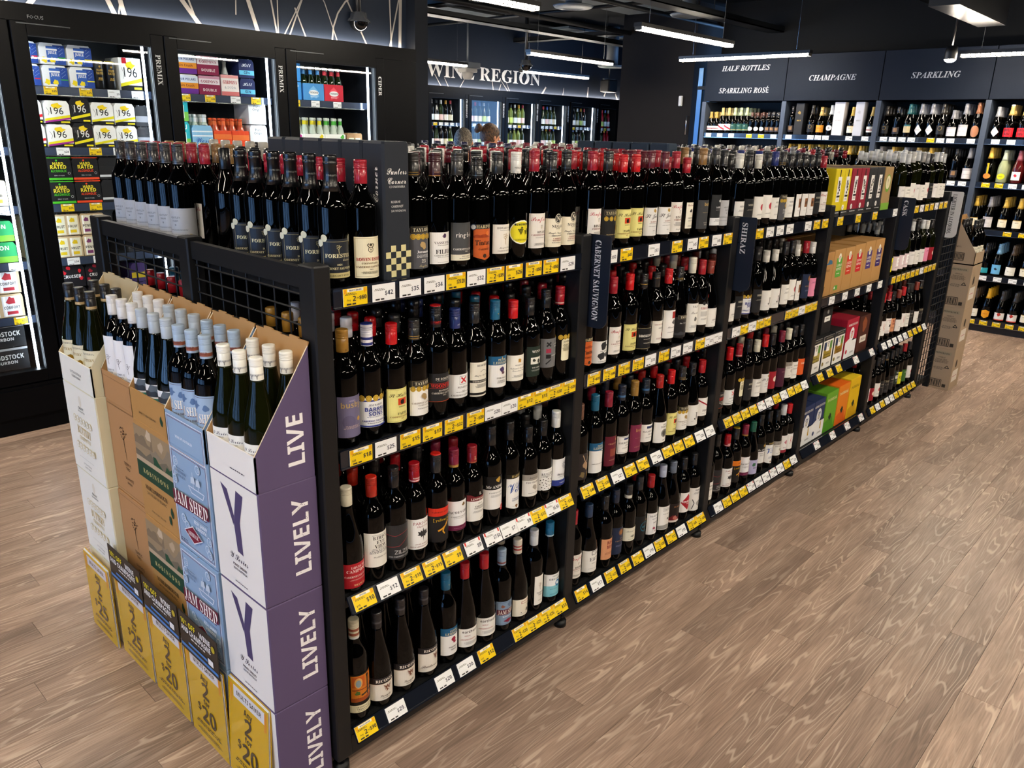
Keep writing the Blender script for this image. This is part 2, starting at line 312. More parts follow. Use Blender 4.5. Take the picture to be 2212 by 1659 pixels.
# key: (shape, cap colour, cap top, bands, (bg, v0, v1, width, items), words for the look)
G1 = ((.006, .0075, GD), (.012, .0135, GD))
BL = ((.004, .011, '24307a'), (.018, .025, '24307a'), (.032, .038, '24307a'), (.045, .050, '24307a'))
DES = {
 'forest': ('tall', '0c0d10', None, (), ('1d222c', .03, .118, .10, [('f', -.04, .038, .04, .112, .0008, 'b9ad80'), ('tree', 0, .096, .012, 'cfc490'), ('T', 'FORESTER', .079, .009, 'd9d2a8'), ('C', 'Estate', .069, .006, 'd9d2a8', .02), ('T', '2024', .058, .004, 'd9d2a8'), ('T', 'CABERNET SAUVIGNON', .049, .0055, 'd9d2a8'), ('r', -.05, .026, .05, .038, 'c9bd86'), ('T', 'MARGARET RIVER', .032, .004, '3a3420'), ('o', .036, .118, .0085, 'c9c6a8'), ('o', .036, .118, .0068, '9a9c8a'), ('o', .047, .108, .0085, GD), ('o', -.036, .12, .0085, 'cfcdb4'), ('o', -.047, .108, .0085, 'd8d6c0')]), 'navy label and gold medals'),
 'bowen': ('bord', 'a3182c', None, (), ('e9e2c4', .018, .122, .085, [('f', -.039, .022, .039, .118, .0006, '8a7a50'), ('crest', 0, .09, .013, '3a3322'), ('T', 'BOWEN ESTATE', .066, .0085, 'b01226'), ('T', 'COONAWARRA', .056, .0045, '6b5a3a'), ('T', 'CABERNET SAUVIGNON', .047, .005, '6b4a2a'), ('T', '2023', .040, .003, '333333'), ('d', .034, 3, .0011, '555544')]), 'cream crest label'),
 'taylorg': ('bord', '2a2b2c', None, G1, ('55565c', .022, .125, .075, [('r', -.036, .112, .036, .13, '171717'), ('f', -.032, .114, .032, .128, .0006, '8a7c5a'), ('T', 'TAYLORS', .121, .0085, 'd8d2b8'), ('m', .104, 'c9a53a', 5), ('blob', 0, .082, .011, 'b79a68', 9, 4), ('T', 'Jaraman', .066, .0065, 'ffffff'), ('d', .057, 3, .0016, 'cccccc'), ('T', '23', .042, .008, 'e4e0d8'), ('C', 'Taylor', .03, .006, 'c9b88a')]), 'grey label under gold medals'),
 'vasse': ('bord', '3e1a24', None, ((.002, .004, 'b98a4a'),), ('w', .028, .11, .085, [('blob', 0, .1, .007, '3c1d45', 8, 5), ('T', 'VASSE FELIX', .083, .0065, '554d50'), ('d', .076, 1, .0013, '777777'), ('T', 'FILIUS', .06, .011, '222222'), ('T', 'CABERNET SAUVIGNON', .05, .0035, '555555'), ('d', .045, 1, .001, '666666'), ('d', .032, 1, .001, '999999')]), 'white label with purple bird'),
 'ring': ('bord', '343536', None, (), ('47494b', .034, .13, .092, [('S', 'ring·bolt', .098, .013, 'efeee9'), ('T', 'CABERNET SAUVIGNON', .06, .0048, 'e6e4dc'), ('T', '2024', .054, .003, 'e6e4dc'), ('r', -.046, .03, .046, .046, 'ebe6cf'), ('T', 'WILYABRUP', .041, .0035, '555555'), ('d', .035, 1, .0013, '555555')]), 'charcoal label over cream strip'),
 'hardo': ('bord', '17191c', None, ((.010, .011, '8fa0a8'),), ('c9602a', .034, .118, .068, [('r', -.034, .112, .034, .126, '15161a'), ('T', 'HARDYS', .119, .009, 'd8cda0'), ('h', .088, .014, '9c3f1c', 3), ('o', .01, .1, .006, 'e07a35'), ('T', 'Tintara', .074, .014, '1f1712'), ('T', 'CABERNET', .055, .005, '3a1a10'), ('p', [(-.034, .034), (0, .024), (.034, .034)], 'c9602a'), ('o', 0, .036, .006, '3b2a20'), ('o', -.034, .118, .009, '1b2c4a'), ('o', -.034, .118, .0065, 'dfe5ea')]), 'orange shield label'),
 'howard': ('bord', '26292b', None, (), ('f0ece2', .034, .115, .085, [('T', 'HOWARD PARK', .105, .0055, '6b655c'), ('d', .098, 1, .0011, '888888'), ('tree', 0, .077, .018, '9a7a3c'), ('C', 'Margaret River', .051, .0045, '554433'), ('T', 'CABERNET SAUVIGNON', .042, .0032, '554433')]), 'white label with gold tree'),
 'petal': ('bord', 'e8e8e4', None, (), (None, .04, .12, .085, [('o', 0, .088, .041, 'f4f2e0', .034), ('o', 0, .088, .038, 'e9dc2c', .0305), ('r', -.026, .107, .026, .113, '23231a'), ('T', 'PETALUMA', .11, .0052, 'e9dc2c'), ('grapes', -.006, .096, .013, '5a5a16'), ('grapes', .013, .092, .010, '5a5a16'), ('T', 'CABERNET SAUVIGNON', .067, .0035, '4a4a18')]), 'yellow oval label'),
 'penf': ('bord', '9e1b2e', None, (), ('eeeae4', .036, .135, .085, [('C', 'Penfolds', .12, .013, 'b51f35'), ('crest', 0, .095, .006, 'aaa49a'), ('T', 'BIN 407', .082, .006, '4a4038'), ('T', 'CABERNET SAUVIGNON', .074, .004, '8a2a35'), ('d', .066, 1, .001, '777777'), ('d', .05, 4, .0009, '8a8a8a')]), 'white label and red script'),
 'penf2': ('bord', '9e1b2e', None, (), ('eeeae4', .03, .135, .085, [('C', 'Penfolds', .12, .013, 'b51f35'), ('crest', 0, .098, .007, 'a8a8a8'), ('T', 'BIN 128', .082, .008, '4a4038'), ('T', 'COONAWARRA', .073, .005, '7a3a30'), ('d', .063, 7, .001, '8a8a8a'), ('C', 'Penfolds', .04, .006, '666666')]), 'white label and red script'),
 'nugan': ('bord', '15171b', None, ((.010, .011, '5c6a78'),), ('ece5cf', .034, .118, .085, [('o', 0, .118, .013, '2b2b2b', .015), ('o', 0, .118, .0115, 'ece5cf', .0135), ('o', 0, .118, .010, '2b2b2b', .012), ('T', 'N', .118, .013, 'ece5cf'), ('T', 'NUGAN', .095, .0085, '3a3a3a'), ('T', 'ESTATE', .088, .003, '3a3a3a'), ('C', 'Single Vineyard', .076, .006, '3a3a3a'), ('T', 'COONAWARRA', .067, .0042, '444444'), ('T', 'CABERNET', .059, .0042, '8a2a2a'), ('T', 'SAUVIGNON', .053, .0042, '8a2a2a'), ('d', .046, 1, .0013, '555555')]), 'cream label with dark monogram'),
 'busby': ('bord', 'a3782f', None, (), ('6c6787', .03, .14, .08, [('T', 'JAMES', .128, .004, 'b3aacc'), ('B', 'busby', .117, .014, 'bb9f6a'), ('o', -.01, .072, .018, '5f5a7a', .018), ('o', .02, .077, .006, 'c79a3f'), ('d', .06, 3, .0016, 'b9a3a0')]), 'lilac label with gold name'),
 'barry': ('bord', 'e9e8f2', '24307a', BL, ('eef0f2', .038, .118, .10, [('r', -.05, .108, .05, .112, '27358a'), ('m', .117, 'c9a53a', 5, .0085, .075), ('T', 'JIM BARRY', .099, .005, '6a6f88'), ('B', 'BARRY&', .087, .0105, '2a3a8c'), ('B', 'SONS', .075, .0105, '2a3a8c'), ('d', .066, 1, .0012, '5a6aa0'), ('B', 'CABERNET SAUVIGNON', .056, .0045, '2a3a8c'), ('d', .049, 1, .0014, '333333'), ('r', -.05, .04, .05, .044, '27358a')]), 'white and blue label under medals'),
 'sthall': ('bord', 'c4121a', None, (), ('e6df8e', .033, .13, .088, [('f', -.041, .036, .041, .127, .0006, 'a59a3a'), ('C', 'St Hallett', .112, .011, '4a4420'), ('r', -.013, .083, .017, .102, 'd0451c'), ('blob', 0, .092, .010, '1c1412', 7, 3), ('T', 'BAROSSA', .078, .0035, '5a5222'), ('T', 'FAITH', .058, .007, '4a4420'), ('T', 'CABERNET SAUVIGNON', .049, .0042, '8a5a2a'), ('T', '2023', .043, .003, '8a5a2a')]), 'pale yellow label'),
 'taylw': ('bord', '2a2b2c', None, G1, ('efeeea', .033, .118, .085, [('r', -.04, .12, .04, .138, '2b2926'), ('f', -.035, .122, .035, .136, .0006, '9a8c6a'), ('T', 'TAYLORS', .129, .0085, 'd8d2b8'), ('m', .113, 'c9a53a', 5, .0078, .066), ('blob', 0, .09, .011, 'a58a5c', 9, 4), ('T', 'CABERNET SAUVIGNON', .071, .0048, '6a5a48'), ('T', 'CLARE VALLEY', .064, .0035, '6a5a48'), ('d', .055, 2, .001, '777777'), ('C', 'Taylor', .04, .005, '888888', .02)]), 'white label under gold medals'),
 'debor': ('bord', '15161a', 'c21f22', ((.010, .018, '5a1518'),), ('222326', .052, .13, .095, [('T', 'DE BORTOLI', .115, .006, 'c8c4b8'), ('d', .109, 1, .001, '999999'), ('T', 'WOODFIRED', .096, .0095, 'd03028'), ('r', -.045, .102, .045, .1028, 'd03028'), ('r', -.045, .089, .045, .0898, 'd03028'), ('T', 'HEATHCOTE', .083, .004, 'd8d4c8'), ('T', 'CABERNET SAUVIGNON', .076, .0045, 'd8d4c8'), ('T', '2021', .07, .0035, 'd8d4c8'), ('r', -.0475, .052, .0475, .0535, 'b04a28'), ('o', .03, .128, .008, 'b09a4a')]), 'black label with red lettering'),
 'pensil': ('bord', '26346f', None, (), ('eef0f0', .047, .118, .095, [('f', -.013, .088, .015, .112, .0008, '333333'), ('l', [(-.008, .092), (.010, .109)], .0045, 'c8202a'), ('l', [(.010, .092), (-.008, .109)], .0045, 'c8202a'), ('T', 'PENSILVA', .079, .0055, '444444'), ('T', '2024', .068, .003, '555555'), ('d', .064, 1, .0014, '555555'), ('T', 'CABERNET SAUVIGNON', .055, .0045, '444444')]), 'white label with a red cross'),
 'rescue': ('bord', '232426', None, (), ('e9e5d6', .033, .138, .085, [('T', 'RESCHKE', .128, .006, '444444'), ('l', [(-.01, .108), (0, .114), (.014, .11), (.02, .104)], .0012, '555555'), ('C', 'Rufus the Bull', .098, .0055, '444444'), ('r', -.0425, .076, .0425, .084, '1a1a1a'), ('T', 'CABERNET SAUVIGNON', .08, .004, 'e8e4d4'), ('d', .07, 6, .001, '6a6a6a'), ('r', -.0425, .038, .0425, .045, '1a1a1a')]), 'cream label crossed by black bands'),
 'lehm': ('bord', '1b6285', None, (), ('eeeeec', .045, .115, .09, [('r', -.045, .115, .045, .142, '1d5c86'), ('T', 'PETER', .131, .006, 'd8cfa8'), ('T', 'LEHMANN', .122, .008, 'd8cfa8'), ('l', [(0, .134), (0, .14)], .0025, 'd8b860'), ('blob', 0, .1, .011, '4a3a68', 8, 9), ('blob', .004, .09, .007, '6a4a58', 7, 2), ('T', 'PORTRAIT', .074, .005, '555555'), ('T', 'CABERNET', .065, .0038, '555555'), ('T', 'SAUVIGNON', .06, .0038, '555555')]), 'white label with a blue top band'),
 'lehms': ('bord', '1b6285', None, (), ('eeeeec', .03, .10, .09, [('r', -.045, .1, .045, .127, '1d5c86'), ('T', 'PETER', .116, .006, 'd8cfa8'), ('T', 'LEHMANN', .107, .008, 'd8cfa8'), ('blob', 0, .085, .011, '9c1c3c', 8, 9), ('blob', .004, .075, .007, 'a0284a', 7, 2), ('T', 'PORTRAIT', .058, .005, '555555'), ('T', 'SHIRAZ', .049, .0042, '555555')]), 'white label with a blue top band'),
 'milb': ('bord', 'c4121a', None, (), ('efece2', .05, .135, .085, [('blob', 0, .116, .009, 'b98a3a', 8, 1), ('T', 'MILBROVALE', .102, .0035, '666666'), ('C', 'Cabernet Sauvignon', .092, .005, '5a5a5a'), ('C', 'Limestone Coast', .084, .005, '5a5a5a'), ('d', .068, 4, .001, '888888')]), 'white label with small gold tower'),
 'wynns': ('bord', '17181a', None, (), ('24322b', .048, .15, .075, [('T', 'WYNNS', .133, .008, 'e8e8e0'), ('r', -.024, .09, .024, .113, 'e4e4da'), ('blob', -.012, .103, .007, '333a33', 7, 2), ('blob', .008, .099, .009, '333a33', 7, 6), ('T', 'THE SIDING', .078, .0045, 'e0e0d8'), ('d', .07, 3, .001, 'aab0aa')]), 'dark green label'),
 'xoxo': ('bord', '17181a', None, (), ('6f7072', .06, .155, .08, [('l', [(-.02, .13), (-.005, .143)], .005, '1c1c1e'), ('l', [(-.005, .13), (-.02, .143)], .005, '1c1c1e'), ('r', -.022, .108, -.004, .122, '9a3048'), ('r', -.022, .09, -.004, .103, '1c1c1e'), ('l', [(-.022, .072), (-.004, .086)], .004, '1c1c1e'), ('C', 'Punters', .137, .006, 'ececec', .02), ('C', 'Corner', .129, .006, 'ececec', .02), ('d', .1, 2, .001, 'dddddd', .02)]), 'grey label with black symbols'),
 'minister': ('bord', 'a01826', None, ((.006, .010, 'd8b0a8'),), (None, .06, .155, .06, [('p', [(-.022, .072), (-.018, .068), (.018, .068), (.022, .072), (.022, .135), (.016, .141), (-.016, .141), (-.022, .135)], 'ece6c8'), ('m', .147, 'c9a53a', 4, .0085, .052), ('T', 'BISTERS', .132, .005, '4a4430'), ('d', .122, 9, .0014, '6a6248')]), 'cream octagon label and medals'),
 'louis': ('burg', 'ded8c2', None, (), ('b3202c', .014, .09, .10, [('T', 'LOUIS DE', .078, .007, 'f2dcd8'), ('T', 'CAMPONAC', .067, .009, 'f2dcd8'), ('T', 'CABERNET SAUVIGNON', .05, .0055, 'f2dcd8'), ('d', .04, 2, .001, 'e0b8b0'), ('T', 'FRANCE', .023, .006, 'e8c890')]), 'bright red label'),
 'bird': ('bord', 'b02818', 'cc2a1c', (), ('ebe9e2', .045, .15, .10, [('T', "BIRD'S", .135, .01, '3a3834'), ('T', 'EYE', .122, .01, '3a3834'), ('T', 'VIEW', .109, .01, '3a3834'), ('r', -.025, .101, .025, .1018, '555555'), ('r', -.025, .143, .025, .1438, '555555'), ('d', .096, 3, .0022, '777777', -.003), ('S', 'McLAREN VALE', .076, .0045, '666666'), ('blob', .046, .11, .009, '9c3a28', 8, 2)]), 'white label, bold black lettering'),
 'zil': ('bord', '1a1a1c', None, (), ('2a2b2e', .04, .145, .1, [('l', [(-.05, .118), (-.02, .112), (.01, .12), (.05, .124)], .0012, '9c3038'), ('l', [(-.05, .078), (-.01, .08), (.02, .1), (.05, .115)], .0014, '9c3038'), ('S', 'ZILZIE', .062, .012, 'c4c4c4'), ('T', '2021 CABERNET SAUVIGNON', .048, .004, 'd0d0d0')]), 'black label with red line drawing'),
 'parson': ('bord', 'a3141f', None, ((.004, .008, 'e8c8c8'),), ('f1f1ef', .042, .14, .098, [('S', "PARSON'S", .126, .0095, '8c1f30'), ('S', 'PADDOCK', .115, .0055, '8c1f30'), ('leaf', 0, .09, .02, '2f3032'), ('T', 'SOUTH AUSTRALIAN', .058, .0035, '7a2030'), ('T', '2021 CABERNET SAUVIGNON', .05, .004, '7a2030')]), 'white label with a black leaf'),
 'yell': ('bord', '242527', 'd8281e', (), ('18181a', .035, .145, .1, [('r', -.05, .12, .05, .146, 'd8321e'), ('T', 'CABERNET SAUVIGNON', .133, .0045, '38100c'), ('S', '[ yellow tail ]', .108, .009, 'd8b020'), ('roo', 0, .08, .022, 'd89a28'), ('blob', .03, .07, .008, '6a6448', 8, 1)]), 'red band over a kangaroo drawing'),
 'roos': ('bord', '242527', 'd8b81e', (), ('18181a', .035, .145, .1, [('r', -.05, .12, .05, .146, 'e07a1e'), ('T', 'SHIRAZ', .133, .0055, '38200c'), ('S', '[ yellow tail ]', .108, .009, 'd8b020'), ('roo', 0, .08, .022, 'e0a030')]), 'orange band over a kangaroo drawing'),
 'jacob': ('bord', '84203a', None, ((.001, .010, 'a8803c'),), ('edeef0', .05, .145, .1, [('blob', .01, .132, .008, '7a6038', 9, 3), ('T', "JACOB'S CREEK", .107, .008, '4a4a4c'), ('T', 'CABERNET SAUVIGNON', .092, .004, '5a5a5c'), ('d', .086, 1, .0011, '777777'), ('r', -.05, .045, .05, .062, '6b1e44'), ('d', .052, 1, .0012, 'b08090')]), 'white label on a plum strip'),
 'lind': ('bord', '8e1a26', None, ((.004, .005, 'c8a050'),), ('ecebe6', .052, .128, .092, [('h', .126, .024, '6e1c24', 6), ('r', -.046, .124, .046, .14, '6e1c24'), ('T', 'L', .15, .010, 'e8e0d0'), ('T', 'LINDEMANS', .131, .0075, 'efe6d8'), ('S', 'BIN 45', .115, .004, '333333'), ('T', 'CABERNET', .105, .005, '444444'), ('T', 'SAUVIGNON', .098, .005, '444444'), ('d', .088, 4, .001, '888888'), ('l', [(0, .058), (.02, .066), (.034, .06)], .0014, '4a3a30')]), 'white label with a red scalloped top'),
 'andr': ('bord', '141517', None, (), ('edecea', .055, .118, .105, [('r', -.052, .118, .052, .16, '131416'), ('blob', 0, .148, .010, 'b8923c', 9, 5), ('T', 'Mc ANDREWS', .127, .009, 'efeeea'), ('T', 'CABERNET SAUVIGNON', .108, .0038, '777777'), ('d', .1, 4, .001, '999999'), ('o', .02, .055, .011, 'd02a24'), ('o', .02, .055, .0095, 'e8e0dc'), ('o', .02, .055, .009, 'd02a24'), ('S', '1 Litre', .055, .004, 'ffffff', .02)]), 'black and white label with red seal'),
 'vr': ('bord', '141517', None, (), ('eff0ee', .035, .135, .078, [('r', -.039, .13, .039, .145, '18160f'), ('T', 'HARDYS', .1375, .0075, 'c8b070'), ('C', 'VR', .1, .036, '2c55a0'), ('T', 'CABERNET', .062, .0045, '2c4070'), ('T', 'SAUVIGNON', .056, .0045, '2c4070'), ('p', [(-.039, .035), (-.01, .028), (.012, .024), (.039, .035)], 'eff0ee'), ('blob', 0, .035, .008, '8a6038', 7, 1)]), 'white label with blue initials'),
 'gray': ('bord', '17181a', None, (), ('e6e4de', .05, .115, .085, [('r', -.0425, .112, .0425, .135, '9a948c'), ('C', 'Jamiesons', .123, .006, '4a4642'), ('T', 'THE GRAZIER', .104, .006, '4a4a4a'), ('blob', .005, .084, .012, 'a8a298', 9, 4), ('d', .062, 1, .0014, '777777')]), 'pale label with grey top band'),
 'bull': ('bord', '141517', None, (), ('eeeeec', .045, .13, .09, [('d', .122, 1, .001, '999999'), ('T', 'BULLOAK', .109, .009, '333333'), ('T', 'CABERNET SAUVIGNON', .1, .0038, '555555')]+[('blob', -.012+.010*math.cos(i*2.4)*(i/14)**.5*2.2, .07+.011*math.sin(i*2.4)*(i/14)**.5*2.2, .0028, '26261f', 5, i) for i in range(24)]), 'white label with scattered black leaves'),
 'whisp': ('bord', 'e6e7e2', None, (), ('f0f2f4', .045, .14, .085, [('l', [(.008+.004*math.cos(t), .115+.004*math.sin(t)), (.008+.016*math.cos(t), .115+.016*math.sin(t))], .0012, '4a5a78') for t in [i*.393 for i in range(16)]]+[('C', 'Whispers', .083, .0095, '333344'), ('d', .073, 1, .0012, '777777'), ('r', -.0425, .04, .0425, .062, '2b3a86'), ('T', 'CABERNET', .051, .004, 'dfe4f4')]), 'white label with a starburst'),
 'nero': ('bord', 'c8c0a8', None, ((.012, .020, '8a4a38'), (.026, .034, '8a4a38'), (.002, .008, 'cfd4d8')), ('1a1712', .025, .15, .09, [('r', -.04, .06, .04, .146, 'd07a24'), ('f', -.04, .06, .04, .146, .001, '2a1a10'), ('r', -.036, .108, .002, .142, 'c05a1c'), ('o', -.017, .122, .012, 'e0a860', .017), ('o', -.017, .12, .008, '8aa0a8', .012), ('r', -.036, .098, .036, .101, '8a3a14'), ('r', .010, .075, .015, .138, '2f2a22'), ('o', .0125, .138, .005, '2f2a22'), ('r', .02, .105, .036, .14, 'e08a34'), ('p', [(-.01, .078), (.038, .09), (.038, .094), (-.01, .084)], '3a3228'), ('blob', -.02, .09, .009, '4a6428', 9, 3), ('r', -.04, .062, .04, .074, 'a04a1c'), ('r', -.045, .026, .045, .05, 'e8e0bc'), ('T', 'MUSEO POLIVINO', .043, .004, '3a3428'), ('T', "NERO D'AVOLA", .036, .0045, '3a3428'), ('d', .03, 1, .0013, '5a5444')]), 'orange picture label'),
 'rico': ('burg', '1d1c20', None, ((.022, .028, '4a4a50'),), ('e7e1d6', .022, .085, .098, [('r', -.049, .08, .049, .102, '1d1a1e'), ('T', 'RICOSSA', .0905, .0095, 'efe8dc'), ('r', -.049, .0795, .049, .0805, 'a08050'), ('eagle', .006, .063, .013, '7a4630'), ('C', 'Langhe', .04, .008, '55463c'), ('T', 'NEBBIOLO', .031, .003, '55463c')]), 'cream eagle label with black band'),
 'rico2': ('burg', '1d1c20', None, ((.022, .028, '4a4a50'),), ('e7e1d6', .022, .095, .098, [('r', -.049, .09, .049, .112, '1d1a1e'), ('T', 'RICOSSA', .1005, .0095, 'efe8dc'), ('eagle', .014, .072, .013, '7a4630'), ('C', 'Barbera', .044, .010, '55463c', -.012), ('C', "d'Asti", .043, .006, '55463c', .028)]), 'cream eagle label, broad script'),
 'earth': ('burg', 'a81622', None, (), ('efeee9', .026, .092, .1, [('B', 'earthworks', .081, .009, '4a4038'), ('T', 'SHIRAZ', .067, .0038, '9c3a34', -.02), ('d', .054, 2, .0013, 'a04038', -.016), ('d', .044, 6, .0009, '9a9a9a')]), 'white label with rounded black name'),
 'jam': ('bord', '8ba0b6', None, ((.003, .016, 'a8b8c8'), (.008, .014, '7a3a34')), ('7f97b3', .026, .12, .088, [('f', -.04, .03, .04, .116, .0008, '3f3c58'), ('blob', .008, .105, .012, '5d7594', 9, 2), ('blob', -.02, .1, .008, '8c5a48', 7, 2), ('r', -.042, .066, .042, .088, '5c1e34'), ('T', 'JAM SHED', .077, .017, 'f0e6dc'), ('d', .06, 2, .0016, 'dfe8f0'), ('p', [(-.018, .042), (.002, .034), (.022, .042), (.002, .05)], '7c1c34')]), 'pale blue label with maroon banner'),
 'hex': ('burg', 'd8cfbf', None, ((.018, .024, 'a02828'), (.030, .035, 'a02828')), ('ece6d4', .022, .088, .1, [('r', -.018, .07, .018, .08, 'a84040'), ('r', -.016, .0715, .016, .0785, 'ece6d4'), ('l', [(.03, .08), (.012, .062), (.02, .05), (.01, .04)], .002, '333333'), ('blob', .01, .042, .009, '2c2c2c', 8, 3), ('blob', -.018, .036, .003, '444444', 6, 3), ('d', .03, 1, .001, '888888')]), 'cream label with an ink sketch'),
 'tempus': ('bord', 'd4d8dc', None, (), ('eeebe4', .025, .14, .05, [('tree', 0, .1, .016, '6a4a38'), ('T', 'TEMPUS', .072, .0055, '555555'), ('T', 'TWO', .064, .0055, '555555'), ('T', 'SHIRAZ', .042, .0032, '777777')]), 'tall narrow white tree label'),
 'angove': ('burg', '1a6a94', None, ((.002, .010, 'b8d4e0'),), ('f0f2f2', .025, .115, .09, [('r', -.045, .025, .045, .068, '7fc4d2'), ('T', 'ANGOVE', .107, .0045, '555555'), ('T', 'ORGANIC', .095, .0075, '4a5a60'), ('o', .012, .076, .012, '2c78b0', .014), ('blob', .012, .076, .009, 'e8f2f8', 8, 4), ('d', .055, 1, .0013, '2a6a7a'), ('d', .036, 3, .0011, '4a9ab0')]), 'white and aqua label'),
 # second bay
 'barok': ('bord', '232426', None, (), ('1b1c1f', .03, .13, .085, [('T', 'TAYLORS', .118, .009, 'c8bc94'), ('f', -.034, .111, .034, .125, .0006, '9a8c6a'), ('m', .1, 'c9a53a', 4), ('blob', .02, .07, .012, '8a6c34', 8, 1), ('T', 'MASTERSTROKE', .05, .0042, 'a0906a')]), 'black label under gold medals'),
 'stj': ('bord', '5c1524', None, (), ('e6e6e4', .028, .122, .085, [('blob', 0, .112, .008, 'b08d3c', 8, 2), ('C', 'St Johns', .095, .014, '333333'), ('T', 'BAROSSA', .075, .005, '8a4a3a'), ('d', .068, 1, .0013, '777777'), ('d', .06, 2, .0009, '888888'), ('T', '2022', .045, .003, '555555')]), 'pale grey label, black script'),
 'kal': ('bord', 'a81a2a', None, (), ('ece8d8', .04, .14, .05, [('C', 'Kalimna', .13, .008, '8a3a30'), ('blob', 0, .108, .009, '333333', 9, 3), ('T', 'GEDDES', .08, .005, '444444'), ('d', .07, 2, .0012, '666666'), ('d', .05, 2, .0011, '777777')]), 'narrow cream label'),
 'busk': ('bord', '8c6a3c', None, (), ('3f4144', .028, .13, .085, [('B', 'busby', .115, .011, 'c8a868', .008), ('d', .085, 1, .0013, 'a09068'), ('T', 'BAROSSA', .05, .0038, 'c8c4b8'), ('T', 'SHIRAZ', .043, .0038, 'c8c4b8')]), 'charcoal label with gold name'),
 'barov': ('bord', '26282a', None, (), ('24272a', .05, .145, .085, [('leaf', 0, .122, .009, 'd8dadc'), ('T', 'BAROSSA', .1, .006, 'e4e4e4'), ('d', .09, 1, .0013, 'bbbbbb'), ('r', -.0425, .035, .0425, .062, 'e6e8ea'), ('d', .055, 3, .0016, '8a8c8e')]), 'black label over white strip'),
 'hent': ('bord', '2a2c2f', None, ((.004, .006, '6a6c70'),), ('b9bcc2', .03, .125, .15, [('S', 'HENTLEY', .098, .0055, '4a4e54'), ('S', 'FARM', .088, .0055, '4a4e54'), ('blob', 0, .076, .004, '888c92', 7, 1), ('d', .062, 2, .0011, '6a6e74'), ('d', .048, 1, .0011, '6a6e74'), ('blob', .045, .045, .007, 'c2b48a', 9, 4)]), 'silver grey angled label'),
 'eagle': ('bord', '1a1a1c', None, (), ('e9e9e6', .02, .1, .095, [('blob', 0, .083, .018, '232528', 11, 2), ('r', -.0475, .06, .0475, .067, 'e9e9e6'), ('blob', -.01, .045, .016, '2c2f33', 10, 5), ('blob', .014, .05, .012, '3a3d42', 9, 8), ('T', 'THE MAKER', .0635, .004, '333333'), ('T', 'BAROSSA SHIRAZ', .026, .0035, '444444')]), 'white label with dark ink picture'),
 'brok': ('burg', '1d1e20', None, ((.018, .020, 'b08d3c'),), ('17191d', .024, .108, .1, [('r', -.05, .105, .05, .106, 'b8a878'), ('T', '20', .095, .006, 'd8d4c8', .02), ('T', 'BROKENWOOD', .076, .009, 'efece4'), ('d', .062, 1, .0016, 'c8c4b8'), ('d', .048, 2, .0012, 'aaa69a'), ('r', -.05, .026, .05, .027, 'b8a878')]), 'black label, white name'),
 'mtpl': ('bord', '1d1e20', None, ((.036, .038, 'b08d3c'),), ('eceae2', .03, .12, .085, [('T', 'MOUNT PLEASANT', .105, .005, '8a2a30'), ('T', 'PHILIP', .09, .006, '666666'), ('blob', .012, .062, .010, '8a1c26', 8, 6), ('d', .05, 3, .0012, '8a5a5a')]), 'white label with a red lion'),
 'redsq': ('bord', 'c22026', None, (), ('eeedea', .035, .148, .085, [('r', -.005, .115, .03, .142, 'a83030'), ('blob', .008, .1, .012, '5a5a5c', 10, 3), ('C', 'Bleasdale', .08, .007, '4a4a4a'), ('d', .06, 2, .0012, '888888')]), 'white label with a red square'),
 'taylk': ('burg', '1d1e20', None, G1, ('1f2023', .025, .11, .1, [('r', -.04, .1, .04, .118, '2b2926'), ('f', -.036, .102, .036, .116, .0006, '9a8c6a'), ('T', 'TAYLORS', .109, .0085, 'd8d2b8'), ('C', 'One Giant Leap', .085, .006, 'b8b8b8'), ('h', .035, .03, '3c3e44', 4)]), 'black landscape label'),
 'valley': ('bord', 'd8d4c4', None, (), ('e9e8e2', .03, .14, .085, [('T', 'VALLEY', .128, .007, '4a4a48'), ('C', 'Barossa', .105, .010, '5a5a58'), ('blob', 0, .08, .010, '6a6a68', 10, 6), ('d', .055, 5, .001, '888888')]), 'cream label, grey print'),
 'grant': ('bord', 'a81e2a', None, (), ('ecebe6', .05, .135, .085, [('o', .02, .165, .008, 'c02a2a'), ('o', -.012, .138, .0075, '2c2c2e'), ('o', .008, .138, .0075, '2c2c2e'), ('T', 'GRANTS', .118, .009, 'a03c40'), ('r', -.025, .085, .025, .105, 'c8c8c4'), ('d', .075, 3, .0012, '888888')]), 'white label under two round medals'),
 'arras': ('burg', '8c3c30', None, (), ('efeeea', .03, .11, .085, [('f', -.038, .034, .038, .106, .0006, '999999'), ('o', .012, .085, .010, '888888'), ('o', .012, .085, .0085, 'efeeea'), ('T', 'ARROWS', .06, .006, '777777'), ('d', .05, 1, .0013, '999999')]), 'white label with thin ring'),
 'deer': ('bord', '6a4a3c', None, (), ('2f2a2c', .02, .125, .1, [('blob', 0, .075, .018, 'a8896c', 9, 4), ('l', [(-.004, .09), (-.016, .118)], .003, 'c8a888'), ('l', [(.004, .09), (.016, .118)], .003, 'c8a888'), ('blob', -.015, .04, .014, '7a6a48', 9, 1), ('blob', .014, .038, .014, '9a7a40', 9, 7)]), 'dark label with a deer picture'),
 'lehmb': ('bord', '1b6285', None, (), ('eeeeec', .02, .105, .09, [('r', -.045, .105, .045, .135, '1d5c86'), ('T', 'PETER', .124, .006, 'd8cfa8'), ('T', 'LEHMANN', .115, .008, 'd8cfa8'), ('l', [(.028, .02), (.028, .085), (.02, .1), (0, .104)], .002, '222222'), ('T', 'SHOULDER TO SHOULDER', .055, .0035, '444444')]), 'white label with a blue top band'),
